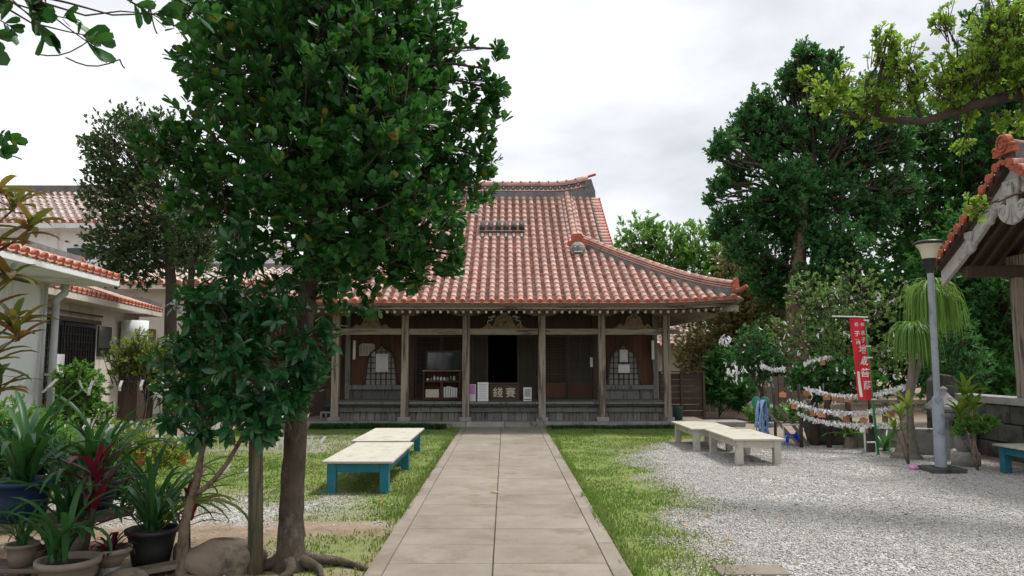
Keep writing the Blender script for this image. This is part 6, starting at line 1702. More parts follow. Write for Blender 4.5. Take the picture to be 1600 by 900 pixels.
# slips tied straight on to the shrubs
r = np.random.default_rng(8); P = []
for i in range(130):
    src = (T9b + T9c + T9[:6])[r.integers(0, len(T9b) + len(T9c) + 6)]
    d = unit(r.normal(size=3)); d[1] = -abs(d[1]); d[2] -= 0.25
    P.append(np.array(src[:3]) + d * src[3] * r.uniform(0.8, 1.08))
for i in range(26): P.append(np.array([4.72 + 0.12 * r.normal(), 15.1 + 0.1 * r.normal(), 1.38 + 0.10 * r.normal()]))
for i in range(22): P.append(np.array([4.55 + 0.06 * r.normal(), 15.3, 2.02 + 0.04 * r.normal()]))
V, F = slips(P, 0.09, 9, 2)
tag(link('tied_papers', np_mesh('tied_papers', V, F, [M['paper']], np.repeat(r.random(len(V) // 6), 6))), 'white paper slips tied to twigs of the shrubs left of the banner', 'paper', kind='stuff')
for i, (p, lab) in enumerate((((5.52, 13.62, 1.0), 'at the left end of the topmost string'), ((5.80, 13.42, 0.94), 'first of three under the middle of the topmost string'), ((5.95, 13.36, 0.92), 'second of three under the middle of the topmost string'), ((6.12, 13.28, 0.91), 'third of three under the middle of the topmost string'), ((5.36, 13.78, 0.76), 'at the left end of the middle string'), ((5.62, 13.6, 0.64), 'left of a pair under the middle string'), ((5.74, 13.52, 0.62), 'right of a pair under the middle string'), ((6.08, 13.3, 0.56), 'under the sag of the middle string'), ((6.30, 13.1, 0.55), 'right of the sag of the middle string'), ((6.62, 12.78, 0.68), 'near the palm end of the middle string'), ((6.30, 13.1, 0.38), 'alone under the lowest string'), ((6.0, 14.0, 1.56), 'high in the shrub beside the short paper string'), ((5.30, 14.2, 0.95), 'on the forked trunk left of the strings'))):
    o = MB().prism([(-0.065, -0.05), (0.065, -0.05), (0.065, 0.03), (0.0, 0.062), (-0.065, 0.03)], -0.004, 0.004, 0, Matrix.Translation(p) @ Matrix.Rotation(R(rnd.uniform(-30, 30)), 4, 'Z') @ Matrix.Rotation(R(rnd.uniform(-8, 8)), 4, 'Y')).build('prayer_tablet', M['ema'])
    tag(o, 'small wooden prayer tablet ' + lab, 'tablet', 'wooden prayer tablets')
for i, (x, y_, h, rr, lab) in enumerate(((5.48, 13.85, 1.15, 0.035, 'thin post at the left end of the paper strings'), (6.02, 13.9, 1.0, 0.05, 'dark post behind the middle of the paper strings'), (6.33, 13.75, 0.95, 0.06, 'thick dark post behind the banner foot'), (6.62, 13.5, 0.9, 0.04, 'dark post between the banner and the palm'), (5.2, 14.4, 0.95, 0.03, 'reddish post right behind the hose stand'))):
    tag(MB().tube([(x, y_, -0.05), (x + 0.01, y_, h * 0.5), (x - 0.01, y_, h)], [rr, rr * 0.95, rr * 0.85], 8, 0, True, True, 0.08, rnd).build('wooden_post', M['bark_dark']), lab, 'post', 'posts holding the paper strings')
pr = MB(); pr.beam((5.72, 14.1, 0.0), (5.22, 14.5, 0.85), 0.05, 0.05); tag(pr.build('prop_pole', M['wood_plank']), 'slanting wooden prop leaning against the forked shrub', 'pole')
pr = MB(); pr.beam((5.55, 14.1, 0.0), (5.1, 14.45, 0.6), 0.045, 0.045); tag(pr.build('prop_pole', M['wood_plank']), 'lower slanting wooden prop beside the hose stand', 'pole')
rock('rock', (6.25, 14.6, 0.22), (0.42, 0.3, 0.35), M['stone_dark'], 'large dark rock behind the paper strings', 'rock', 21)
rock('rock', (6.9, 15.0, 0.15), (0.3, 0.25, 0.25), M['stone_dark'], 'dark rock in the bed behind the banner foot', 'rock', 23)
rock('rock', (6.9, 20.2, 0.2), (0.35, 0.3, 0.28), M['stone'], 'grey garden rock behind the hose stand', 'rock', 25)
rock('rock', (7.5, 20.4, 0.15), (0.3, 0.3, 0.25), M['stone'], 'second grey garden rock at the back of the sandy ground', 'rock', 27)
tag(MB().box(7.0, 10.8, 17.2, 17.3, 0.40, 0.47).box(7.0, 10.8, 17.2, 17.3, 0.62, 0.69).box(7.0, 7.1, 17.31, 17.4, 0.0, 0.7).box(8.8, 8.9, 17.31, 17.4, 0.0, 0.7).box(10.6, 10.7, 17.31, 17.4, 0.0, 0.7).build('garden_rail', M['wood_plank']), 'low grey two bar rail behind the paper strings', 'rail')

# ------------------------------------------------------------------ hose stand, hose cart, tap
hs = empty('hose_stand', (5.07, 14.8, 0), 'green hose reel on a post hung with loops of blue hose', 'hose reel')
MB().tube([(5.08, 14.85, -0.05), (5.08, 14.85, 0.78)], 0.03, 8).build('post', M['bark_dark'], hs)
for dx in (-0.085, 0.085):
    b = MB(); b.lathe([(0.0, -0.012), (0.12, -0.012), (0.135, 0.0), (0.12, 0.012), (0.0, 0.012)], (0, 0, 0), 18)
    place('reel_disc', b.mesh('reel_disc', [M['green_plastic']]), Matrix.Translation((5.07 + dx, 14.78, 0.76)) @ Matrix.Rotation(R(25), 4, 'Z') @ Matrix.Rotation(R(90), 4, 'Y'), hs)
MB().tube([(4.99, 14.78, 0.76), (5.15, 14.78, 0.76)], 0.05, 10).build('reel_axle', M['green_plastic'], hs)
for k in range(9):
    x = 5.02 + 0.012 * k; dr = rnd.uniform(0.45, 0.74); sp = rnd.uniform(0.05, 0.10); lean = rnd.uniform(-0.16, 0.16)
    pts = []
    for a in np.linspace(0, 2 * math.pi, 22):
        s_ = math.sin(a); c_ = math.cos(a)
        zz = 0.82 - (1 - c_) * 0.5 * dr
        pts.append((x + s_ * sp + lean * (1 - c_) * 0.5, 14.76 - 0.02 - 0.012 * k + 0.05 * s_, zz))
    MB().tube(pts, 0.0115, 6).build('hose_loop', M['hose'], hs)
MB().tube([(5.12, 14.7, 0.30), (5.2, 14.6, 0.14), (5.33, 14.45, 0.05), (5.42, 14.3, 0.02)], 0.0115, 6).build('hose_loop', M['hose'], hs)
hc = empty('hose_cart', (5.46, 14.22, 0), 'small blue hose cart with pale tube frame beside the table', 'hose cart')
fr = MB(); fr.tube([(5.33, 14.24, 0.0), (5.30, 14.24, 0.36), (5.31, 14.24, 0.375), (5.58, 14.24, 0.375), (5.59, 14.24, 0.36), (5.62, 14.24, 0.0)], 0.013, 8); fr.build('frame', M['pipe'], hc)
for dx in (-0.10, 0.10):
    b = MB(); b.lathe([(0.0, -0.01), (0.11, -0.01), (0.12, 0.0), (0.11, 0.01), (0.0, 0.01)], (0, 0, 0), 18)
    place('wheel', b.mesh('wheel', [M['blue']]), Matrix.Translation((5.46 + dx, 14.26, 0.125)) @ Matrix.Rotation(R(90), 4, 'Y'), hc)
MB().tube([(5.37, 14.26, 0.16), (5.55, 14.26, 0.16)], 0.045, 10).build('drum', M['blue'], hc)
MB().tube([(5.36 + 0.05 * math.cos(a), 14.2, 0.10 + 0.08 * math.sin(a)) for a in np.linspace(0, 5, 14)], 0.01, 6).build('hose_end', M['hose'], hc)
tp = empty('water_tap', (6.36, 13.1, 0), 'stone tap post with white pipe at the banner foot', 'tap')
MB().box(6.36, 6.50, 13.1, 13.24, -0.05, 0.50).build('tap_post', M['stone_dark'], tp, 0.01)
MB().tube([(6.28, 13.05, -0.03), (6.28, 13.05, 0.42), (6.30, 13.05, 0.45), (6.42, 13.06, 0.45)], 0.016, 8).build('pipe', M['white_paint'], tp)
MB().tube([(6.30, 13.02, 0.18), (6.44, 13.02, 0.18), (6.46, 13.02, 0.16), (6.46, 13.02, -0.03)], 0.014, 8).build('pipe', M['white_paint'], tp)
MB().lathe([(0.0, 0), (0.05, 0.01), (0.055, 0.05), (0.03, 0.09), (0.0, 0.1)], (6.24, 13.03, 0.34), 10).build('tap_box', M['white_paint'], tp)

# low kerb wall, basin, lantern, monument at the right
MBk = MB().box(6.55, 8.1, 13.9, 14.05, -0.05, 0.34).build('kerb_wall', M['stone'], None, 0.015); tag(MBk, 'low grey concrete kerb wall behind the palm trunk', 'wall')
MBk = MB().box(6.9, 8.15, 12.9, 13.05, -0.05, 0.42).build('kerb_wall', M['stone'], None, 0.015); tag(MBk, 'short grey concrete kerb behind the lamp post and basin', 'wall')
bs = empty('stone_basin', (7.14, 11.6, 0), 'round grey stone basin on a drum shaped foot right of the lamp post', 'basin')
MB().lathe([(0.0, -0.03), (0.20, -0.03), (0.205, 0.15), (0.19, 0.19), (0.0, 0.20)], (7.14, 11.6, 0), 22).build('foot', M['stone'], bs)
MB().lathe([(0.10, 0.19), (0.13, 0.22), (0.15, 0.42), (0.155, 0.46), (0.12, 0.47), (0.10, 0.40), (0.0, 0.38)], (7.14, 11.6, 0), 22).build('bowl', M['stone'], bs)
ln = empty('stone_lantern', (7.35, 12.45, 0), 'pale stone lantern cap showing above the leafy plant', 'lantern')
MB().lathe([(0.20, -0.03), (0.20, 0.12), (0.11, 0.15), (0.10, 0.62), (0.18, 0.68), (0.18, 0.74)], (7.35, 12.45, 0), 8, smooth=False).build('lantern_body', M['stone'], ln)
MB().lathe([(0.17, 0.745), (0.30, 0.80), (0.30, 0.84), (0.20, 0.93), (0.10, 1.02), (0.05, 1.08), (0.07, 1.13), (0.0, 1.18)], (7.35, 12.45, 0), 8, smooth=False).build('lantern_roof', M['stone'], ln)
mo = MB(); mo.prism([(-0.27, -0.05), (0.27, -0.05), (0.25, 1.20), (0.18, 1.32), (-0.1, 1.36), (-0.23, 1.22)], -0.12, 0.12, 0, Matrix.Translation((8.0, 13.6, 0)) @ Matrix.Rotation(R(8), 4, 'Z')); tag(mo.build('stone_monument', M['stone_dark'], None, 0.03), 'upright grey stone monument behind the weeping palm', 'monument')
MB_ = MB(); MB_.beam((7.1, 13.2, 0.4), (6.98, 13.1, 1.15), 0.16, 0.05); tag(MB_.build('weathered_plank', M['wood_plank']), 'leaning weathered plank beside the stone monument', 'plank')
lt = MB(); lt.lathe([(0.0, 0.0), (0.07, 0.005), (0.085, 0.03), (0.05, 0.055), (0.0, 0.06)], (6.05, 11.1, -0.01), 9, sy=0.6); tag(lt.build('plastic_wrapper', M['pink']), 'crumpled pink plastic wrapper on the gravel by the lamp base', 'wrapper')


# ------------------------------------------------------------------ strap-leaved plants
def strap(b, base, az, L_, w, el, droop, n=7, mat=0, fold=0.25, tipw=0.1, early=False):
    """one arching leaf as a folded strip"""
    p = Vector(base); h = Vector((math.cos(az), math.sin(az), 0)); side = Vector((-math.sin(az), math.cos(az), 0))
    vs, fs = [], []
    e = el
    for i in range(n + 1):
        q = i / n
        ww = w * (0.5 + 0.5 * min(1, q * 2.6)) * math.sqrt(max(0.004, 1 - max(0, (q - 0.45) / 0.552) ** 2.2))
        upv = h * -math.sin(e) + Vector((0, 0, math.cos(e)))
        vs += [p - side * ww / 2 + upv * ww * fold, p, p + side * ww / 2 + upv * ww * fold]
        d = h * math.cos(e) + Vector((0, 0, math.sin(e)))
        p = p + d * (L_ / n); e -= droop / n * ((2.7 - 3.4 * q) if early else (0.4 + 1.2 * q)); e = max(e, -R(84))
    for i in range(n):
        for k in (0, 1): fs.append((i * 3 + k, i * 3 + k + 1, i * 3 + k + 4, i * 3 + k + 3))
    b.add(vs, fs, mat, True)
    return b


def strap_plant(parent, c, n, L_, w, mat, seed, el=(50, 85), droop=(60, 130), single=True, name='leaf', z_spread=0.0, early=False, az0=0.0, azr=math.pi * 2):
    r = random.Random(seed)
    m = MB()
    for i in range(n):
        b = MB() if single else m
        base = (c[0] + r.uniform(-0.06, 0.06) * min(1, w / 0.04), c[1] + r.uniform(-0.06, 0.06) * min(1, w / 0.04), c[2] + z_spread * i / max(1, n))
        strap(b, base, az0 + azr * ((i * 0.382) % 1.0) + r.uniform(-0.25, 0.25), L_ * (r.uniform(0.45, 1.15) if early else r.uniform(0.7, 1.12)), w * r.uniform(0.8, 1.15), R(r.uniform(*el)), R(r.uniform(*droop)), 9, early=early)
        if single: b.build(name, mat, parent)
    if not single:
        o = m.build('foliage', mat, parent); o['kind'] = 'stuff'
    return parent


def pot(parent, c, r_, h, mat, rim=0.02, taper=0.72):
    prof = [(0.0, 0.0), (r_ * taper, 0.0), (r_ * 0.86, h * 0.5), (r_ * 0.95, h - rim * 1.8), (r_ + rim * 0.6, h - rim * 1.6), (r_ + rim * 0.7, h), (r_ - 0.012, h), (r_ - 0.02, h - 0.05)]
    o = MB().lathe(prof, c, 24).build('pot', mat, parent)
    MB().lathe([(0.0, h - 0.04), (r_ - 0.015, h - 0.045)], c, 20).build('soil', M['soil'], parent)
    return o


ps = empty('plant_stand', (-3.5, 5.75, 0), 'grey plank plant stand holding the potted plants at the lower left', 'plant stand')
for i, (y_, z, x1) in enumerate(((5.55, 0.385, -3.05), (5.72, 0.39, -3.0), (5.90, 0.388, -2.95))): MB().box(-4.6, x1, y_, y_ + 0.15, z, z + 0.032).build('plank', M['wood_plank'], ps, 0.005)
for i, (y_, z, x1) in enumerate(((5.28, 0.14, -2.95), (5.42, 0.145, -2.9))): MB().box(-4.6, x1, y_, y_ + 0.125, z, z + 0.03).build('plank', M['wood_plank'], ps, 0.005)
for x in (-4.3, -3.42):
    for (y0, y1, z0, z1) in ((5.30, 5.98, 0.0, 0.37), (5.98, 5.45, 0.0, 0.36)): MB().beam((x, y0, z0), (x + (0.03 if y0 < y1 else -0.04), y1, z1), 0.05, 0.05).build('leg', M['wood_plank'], ps)
bd = MB(); bd.beam((-3.0, 5.5, 0.03), (-2.45, 5.85, 0.06), 0.14, 0.035); tag(bd.build('loose_board', M['wood_plank']), 'loose grey board on the ground under the dark pots', 'board')

q = empty('potted_plant', (-3.60, 5.68, 0.42), 'navy blue pot with broad strap leaves on the stand', 'plant', 'potted plants at the lower left')
pot(q, (-3.60, 5.68, 0.422), 0.205, 0.29, M['pot_blue']); strap_plant(q, (-3.60, 5.68, 0.66), 24, 0.82, 0.055, M['leaf_strap'], 5, el=(50, 88), droop=(50, 170))
q = empty('potted_plant', (-2.95, 5.18, 0), 'wide tan pot in front with a few bent strap leaves', 'plant', 'potted plants at the lower left')
pot(q, (-2.95, 5.18, 0.0), 0.185, 0.27, M['pot_grey'], 0.025); strap_plant(q, (-3.0, 5.18, 0.25), 14, 0.6, 0.05, M['leaf_strap'], 8, el=(62, 89), droop=(60, 215))
q = empty('potted_plant', (-2.75, 5.95, 0), 'black pot with long arching green leaves beside the camellia', 'plant', 'potted plants at the lower left')
pot(q, (-2.75, 5.95, 0.03), 0.185, 0.27, M['pot_black']); strap_plant(q, (-2.75, 5.95, 0.28), 36, 0.85, 0.04, M['leaf_strap'], 11, el=(45, 88), droop=(60, 175))
strap_plant(q, (-2.70, 5.92, 0.30), 5, 0.8, 0.055, M['leaf_yellow'], 13, el=(35, 60), droop=(80, 130), az0=-0.5, azr=1.0)
q = empty('potted_plant', (-3.20, 5.62, 0.18), 'brown cylindrical pot with dark strap leaves in the middle of the stand', 'plant', 'potted plants at the lower left')
pot(q, (-3.20, 5.62, 0.178), 0.125, 0.22, M['pot_grey'], 0.012, 0.9); strap_plant(q, (-3.2, 5.62, 0.38), 24, 0.75, 0.052, M['leaf_strap'], 17, el=(50, 88), droop=(60, 180))
q = empty('potted_plant', (-3.28, 6.1, 0.3), 'dark blue pot with dense strap leaves at the back of the stand', 'plant', 'potted plants at the lower left')
pot(q, (-3.28, 6.1, 0.42), 0.16, 0.22, M['pot_blue']); strap_plant(q, (-3.28, 6.1, 0.6), 30, 0.85, 0.05, M['leaf_strap'], 19, el=(50, 88), droop=(50, 160))
q = empty('potted_plant', (-2.86, 5.55, 0), 'low tan bowl on a stone foot with narrow dark leaves', 'plant', 'potted plants at the lower left')
pot(q, (-2.86, 5.55, 0.12), 0.13, 0.13, M['pot_grey'], 0.02, 0.5); MB().lathe([(0.0, 0.0), (0.13, 0.0), (0.08, 0.06), (0.07, 0.118), (0.0, 0.118)], (-2.86, 5.55, 0.0), 14).build('foot', M['stone'], q)
strap_plant(q, (-2.86, 5.55, 0.22), 26, 0.22, 0.022, M['leaf_crimson'], 23, el=(20, 85), droop=(60, 150))
q = empty('red_cordyline', (-2.98, 5.5, 0.2), 'crimson leaved cordyline rising from the pots at the lower left', 'plant')
MB().tube([(-3.0, 5.45, 0.2), (-2.98, 5.5, 0.45), (-2.965, 5.51, 0.7), (-2.955, 5.51, 0.86)], [0.022, 0.02, 0.016, 0.01], 8).build('stem', M['bark_dark'], q)
rr_ = random.Random(4)
for i in range(22):
    z = 0.40 + 0.46 * i / 22; b = MB()
    strap(b, (-2.985 + 0.05 * (z - 0.4), 5.51, z), i * 2.4 + rr_.uniform(-0.3, 0.3), rr_.uniform(0.22, 0.48), rr_.uniform(0.03, 0.07), R(rr_.uniform(10, 80)), R(rr_.uniform(0, 130)), 6); b.build('leaf', M['leaf_crimson'], q)

bush('fresh_shrub', (-4.6, 7.4, 0), 'fresh green bushy shrub behind the navy pot at the left', [(-4.9, 7.5, 0.92, 0.28), (-4.45, 7.5, 0.82, 0.25), (-4.7, 7.4, 0.5, 0.34), (-4.1, 7.5, 0.6, 0.24), (-5.2, 7.6, 1.0, 0.25)], M['leaf_fresh'], 'ellipse', 420, 8, 0.06, 405, shell=0.3, up=0.5, r0=0.01, twig=0.003, every=2)
bush('leafy_bush', (-3.9, 6.6, 0), 'dark broad leaved bush crowding behind the plant stand', [(-4.1, 6.6, 0.75, 0.3), (-3.75, 6.7, 0.65, 0.28), (-3.4, 6.8, 0.5, 0.25), (-4.4, 6.5, 0.8, 0.3), (-3.0, 6.6, 0.35, 0.2)], M['leaf_camellia'], 'ellipse', 300, 7, 0.09, 401, shell=0.2, up=0.4, r0=0.01, twig=0.003, every=2)
q = empty('red_cordyline', (-2.62, 6.35, 0), 'small crimson cordyline with drooping narrow leaves behind the black pot', 'plant')
MB().tube([(-2.62, 6.35, -0.03), (-2.64, 6.35, 0.4)], [0.014, 0.009], 7).build('stem', M['bark_dark'], q)
strap_plant(q, (-2.64, 6.35, 0.22), 20, 0.36, 0.032, M['leaf_crimson'], 44, el=(20, 85), droop=(40, 120), z_spread=0.2)
q = empty('potted_plant', (-3.38, 5.22, 0.17), 'small clay pot with thin grassy leaves on the lower plank of the stand', 'plant', 'potted plants at the lower left')
pot(q, (-3.38, 5.36, 0.176), 0.10, 0.15, M['pot_grey'], 0.012); strap_plant(q, (-3.38, 5.36, 0.31), 26, 0.42, 0.016, M['leaf_strap'], 47, el=(40, 88), droop=(40, 150))

# croton at the left edge
q = empty('croton_shrub', (-3.35, 4.3, 0), 'croton shrub with mottled green and red leaves at the left edge', 'shrub')
MB().tube([(-3.35, 4.3, -0.05), (-3.3, 4.3, 0.8), (-3.2, 4.3, 1.6), (-3.1, 4.25, 2.4)], [0.04, 0.035, 0.03, 0.015], 8).build('stem', M['bark_tan'], q)
rc_ = random.Random(12)
for (x, y_, z) in ((-2.80, 4.2, 2.50), (-2.70, 4.2, 2.38), (-2.88, 4.15, 2.28), (-2.82, 4.2, 2.10), (-2.92, 4.2, 2.60), (-2.80, 4.25, 1.84), (-2.74, 4.2, 1.76), (-2.88, 4.2, 1.62), (-2.84, 4.2, 1.46), (-2.92, 4.2, 1.95), (-2.95, 4.2, 2.15)):
    MB().tube(curve_pts((-3.22, 4.28, z - 0.25), (x, y_, z - 0.02), -0.08, 5), [0.012, 0.010, 0.009, 0.007, 0.005], 6).build('twig', M['bark_tan'], q)
    for i in range(11):
        b = MB(); strap(b, (x - 0.01 + rc_.uniform(-0.02, 0.02), y_, z - 0.06 + 0.006 * i), i * 2.4 + rc_.uniform(-0.3, 0.3), rc_.uniform(0.16, 0.26), rc_.uniform(0.036, 0.055), R(rc_.uniform(-10, 65)), R(rc_.uniform(20, 80)), 5, tipw=0.05); b.build('leaf', M['leaf_croton'], q)

# twigs with big leaves hanging in at the top left
q = empty('overhanging_branch', (-4.6, 4.2, 0), 'tree at the left whose big leaved twigs hang in at the top corner', 'tree')
trunk(q, [(-4.6, 4.2, -0.1), (-4.55, 4.2, 2.0), (-4.3, 4.1, 3.8), (-3.6, 4.0, 4.3)], [0.2, 0.16, 0.12, 0.06], M['bark'])
tips_, tws = [], []
ends = [(-2.62, 4.0, 3.55), (-2.75, 4.0, 3.45), (-2.50, 3.95, 3.36), (-2.30, 4.0, 3.40), (-2.28, 4.0, 3.33), (-2.42, 4.0, 3.50), (-2.02, 4.0, 3.56), (-1.92, 4.0, 3.53), (-1.80, 4.05, 3.45), (-2.85, 4.0, 3.38), (-2.70, 4.0, 2.80), (-2.76, 4.0, 2.74), (-2.60, 4.0, 3.68), (-2.2, 4.0, 3.72), (-1.85, 4.0, 3.66), (-2.9, 4.0, 3.55), (-2.8, 3.9, 3.3), (-1.72, 4.1, 3.6), (-2.66, 4.0, 3.62), (-2.85, 4.0, 3.62), (-2.6, 4.0, 3.46)]
tw_ = MB()
for i, e in enumerate(ends):
    st_ = (-3.3, 4.0, 3.95) if e[2] > 3 else (-3.4, 4.1, 3.0)
    pts = curve_pts(st_, e, -0.10 if i % 2 else 0.06, 7, 0.03)
    tw_.tube(pts, [0.010 - 0.0012 * k for k in range(7)], 5)
    tips_.append(e); tws.append(tuple((Vector(e) - pts[-2]).normalized()))
tw_.tube([(-3.6, 4.0, 4.3), (-3.4, 4.0, 4.1), (-3.3, 4.0, 3.95)], [0.05, 0.03, 0.015], 7); tw_.tube([(-4.45, 4.15, 2.9), (-3.8, 4.1, 3.0), (-3.4, 4.1, 3.0)], [0.04, 0.025, 0.012], 7)
for a_, b_ in (((-2.3, 4.0, 3.4), (-2.62, 4.0, 3.30)), ((-2.45, 4.0, 3.28), (-2.15, 4.0, 3.27)), ((-2.0, 4.0, 3.6), (-1.95, 4.0, 3.42)), ((-2.15, 4.0, 3.27), (-2.12, 4.0, 3.22))): tw_.tube(curve_pts(a_, b_, -0.15, 6), 0.004, 4)
tw_.build('twigs', M['bark'], q)['kind'] = 'stuff'
L_ = rosettes(np.array(tips_), np.array(tws), 7, 0.125, 3, 1.0, 0.35, 0.35)
leaf_parts(q, L_, 'obovate', M['leaf_broad'], 147, seed=4)

# weeping palm with two heads
q = empty('ponytail_palm', (6.68, 12.45, 0), 'ponytail palm with swollen grey trunk and two weeping green heads', 'palm')
trunk(q, [(6.68, 12.45, -0.06), (6.69, 12.45, 0.06), (6.70, 12.46, 0.25), (6.73, 12.48, 0.55), (6.80, 12.52, 0.95), (6.92, 12.58, 1.6), (6.96, 12.6, 1.98)], [0.27, 0.20, 0.145, 0.105, 0.06, 0.045, 0.04], M['palm_bark'], 18, jit=0.06)
trunk(q, [(6.80, 12.52, 0.9), (7.1, 12.7, 1.5), (7.4, 12.9, 2.1), (7.52, 12.95, 2.55)], [0.045, 0.04, 0.035, 0.035], M['palm_bark'], 12, name='second_stem')
strap_plant(q, (6.97, 12.6, 1.96), 230, 1.05, 0.015, M['leaf_grasspalm'], 31, el=(66, 89), droop=(140, 178), single=False, z_spread=0.12, early=True)
strap_plant(q, (7.50, 12.95, 2.62), 260, 1.22, 0.016, M['leaf_grasspalm'], 33, el=(62, 89), droop=(140, 178), single=False, z_spread=0.2, early=True)
strap_plant(q, (7.78, 13.1, 2.52), 170, 1.0, 0.015, M['leaf_grasspalm'], 35, el=(64, 89), droop=(140, 178), single=False, z_spread=0.15, early=True)

# green cordylines and leafy plants near the lamp
def stem_plant(name, loc, label, stems, nl, L_, w, mat, seed):
    q = empty(name, loc, label, 'plant'); r = random.Random(seed)
    for (x, y_, z) in stems:
        MB().tube(curve_pts((loc[0], loc[1], -0.03), (x, y_, z), 0.03, 5, 0.03), [0.018, 0.015, 0.013, 0.011, 0.008], 7).build('stem', M['bark_tan'], q)
        for i in range(nl):
            b = MB(); strap(b, (x, y_, z - 0.10 + 0.012 * i), i * 2.4 + r.uniform(-0.3, 0.3), L_ * r.uniform(0.7, 1.15), w * r.uniform(0.85, 1.15), R(r.uniform(25, 80)), R(r.uniform(20, 70)), 6); b.build('leaf', mat, q)
    return q
stem_plant('green_cordyline', (7.0, 11.1, 0), 'green cordyline with upright broad leaves right of the lamp post', [(6.95, 11.2, 1.12), (7.0, 11.15, 0.92), (6.85, 11.2, 0.8)], 11, 0.32, 0.075, M['leaf_yellow'], 41)
stem_plant('green_cordyline', (6.3, 11.7, 0), 'yellow green cordyline between the palm trunk and the lamp post', [(6.2, 11.7, 0.75), (6.35, 11.75, 0.9), (6.1, 11.7, 0.55)], 10, 0.3, 0.055, M['leaf_yellow'], 43)
bush('leafy_bush', (7.05, 11.2, 0), 'round leafy green plant below the cordyline right of the lamp post', [(6.95, 11.2, 0.62, 0.17), (7.15, 11.2, 0.66, 0.18), (6.8, 11.2, 0.55, 0.13), (7.3, 11.2, 0.68, 0.12)], M['leaf_fresh'], 'ellipse', 120, 7, 0.085, 271, shell=0.3, up=0.5, r0=0.008, twig=0.003, every=2)
q = empty('broad_fern', (6.35, 13.75, 0), 'broad leaved green plant on a stubby stump behind the gravel', 'plant')
MB().lathe([(0.14, -0.03), (0.11, 0.1), (0.08, 0.2), (0.0, 0.22)], (6.35, 13.75, 0), 10).build('stump', M['palm_bark'], q); strap_plant(q, (6.35, 13.75, 0.2), 14, 0.5, 0.085, M['leaf_fresh'], 51, el=(20, 75), droop=(50, 110))
q = empty('broad_fern', (6.75, 13.3, 0), 'dark leaved plant growing behind the banner pole', 'plant'); strap_plant(q, (6.75, 13.3, 0.0), 12, 0.6, 0.07, M['leaf_strap'], 53, el=(40, 85), droop=(50, 120))
bush('leafy_bush', (9.5, 15.5, 0), 'feathery dark bush right behind the weeping palm', [(8.9, 15.3, 1.6, 0.5), (9.3, 15.4, 2.2, 0.6), (9.6, 15.5, 1.5, 0.6), (9.2, 15.4, 0.8, 0.6)], M['leaf_blue'], 'lance', 420, 8, 0.14, 281, shell=0.3, up=0.5, r0=0.015, every=3)

# shrubs, pots and papers on the left
bush('golden_shrub', (-5.95, 12.4, 0), 'tall thin stemmed yellow green shrub left of the camellia', [(-6.3, 12.4, 1.65, 0.36), (-5.85, 12.4, 1.55, 0.36), (-5.6, 12.4, 1.35, 0.34), (-6.1, 12.4, 1.95, 0.22), (-5.7, 12.4, 1.85, 0.2), (-5.4, 12.4, 1.0, 0.3)], M['leaf_yellow'], 'ellipse', 420, 8, 0.07, 291, shell=0.2, up=0.7, r0=0.012, twig=0.004, every=1)
bush('fresh_shrub', (-6.9, 11.9, 0), 'fresh green layered shrub in front of the lattice doors', [(-6.9, 11.9, 1.3, 0.3), (-6.6, 11.9, 1.15, 0.3), (-6.5, 11.9, 0.75, 0.35), (-6.9, 11.9, 0.7, 0.35), (-6.7, 11.9, 1.45, 0.18)], M['leaf_fresh'], 'small', 620, 9, 0.06, 293, shell=0.3, up=0.3, r0=0.01, twig=0.003, every=2)
bush('low_hedge_bush', (-5.6, 9.0, 0), 'low dark green clipped bush at the left behind the pots', [(-6.0, 9.0, 0.75, 0.4), (-5.5, 9.0, 0.7, 0.4), (-5.1, 9.0, 0.6, 0.3), (-6.4, 9.2, 0.8, 0.4), (-5.6, 8.8, 0.4, 0.4)], M['leaf_fresh'], 'ellipse', 620, 8, 0.055, 295, shell=0.5, up=0.5, r0=0.01, twig=0.003, every=3)
bush('low_hedge_bush', (-4.7, 9.6, 0), 'bright low bush with yellow tips below the paper line', [(-4.7, 9.6, 0.55, 0.3), (-4.3, 9.7, 0.45, 0.25), (-5.0, 9.7, 0.6, 0.25)], M['leaf_yellow'], 'ellipse', 300, 8, 0.06, 296, shell=0.4, up=0.5, r0=0.01, twig=0.003, every=3)
bush('fresh_shrub', (-7.3, 8.9, 0), 'pale green shrub below the croton at the left edge', [(-6.9, 9.0, 1.2, 0.35), (-6.6, 9.0, 1.45, 0.25), (-7.1, 9.0, 0.9, 0.35)], M['leaf_yellow'], 'ellipse', 300, 8, 0.06, 297, shell=0.3, up=0.5, r0=0.01, twig=0.003, every=2)


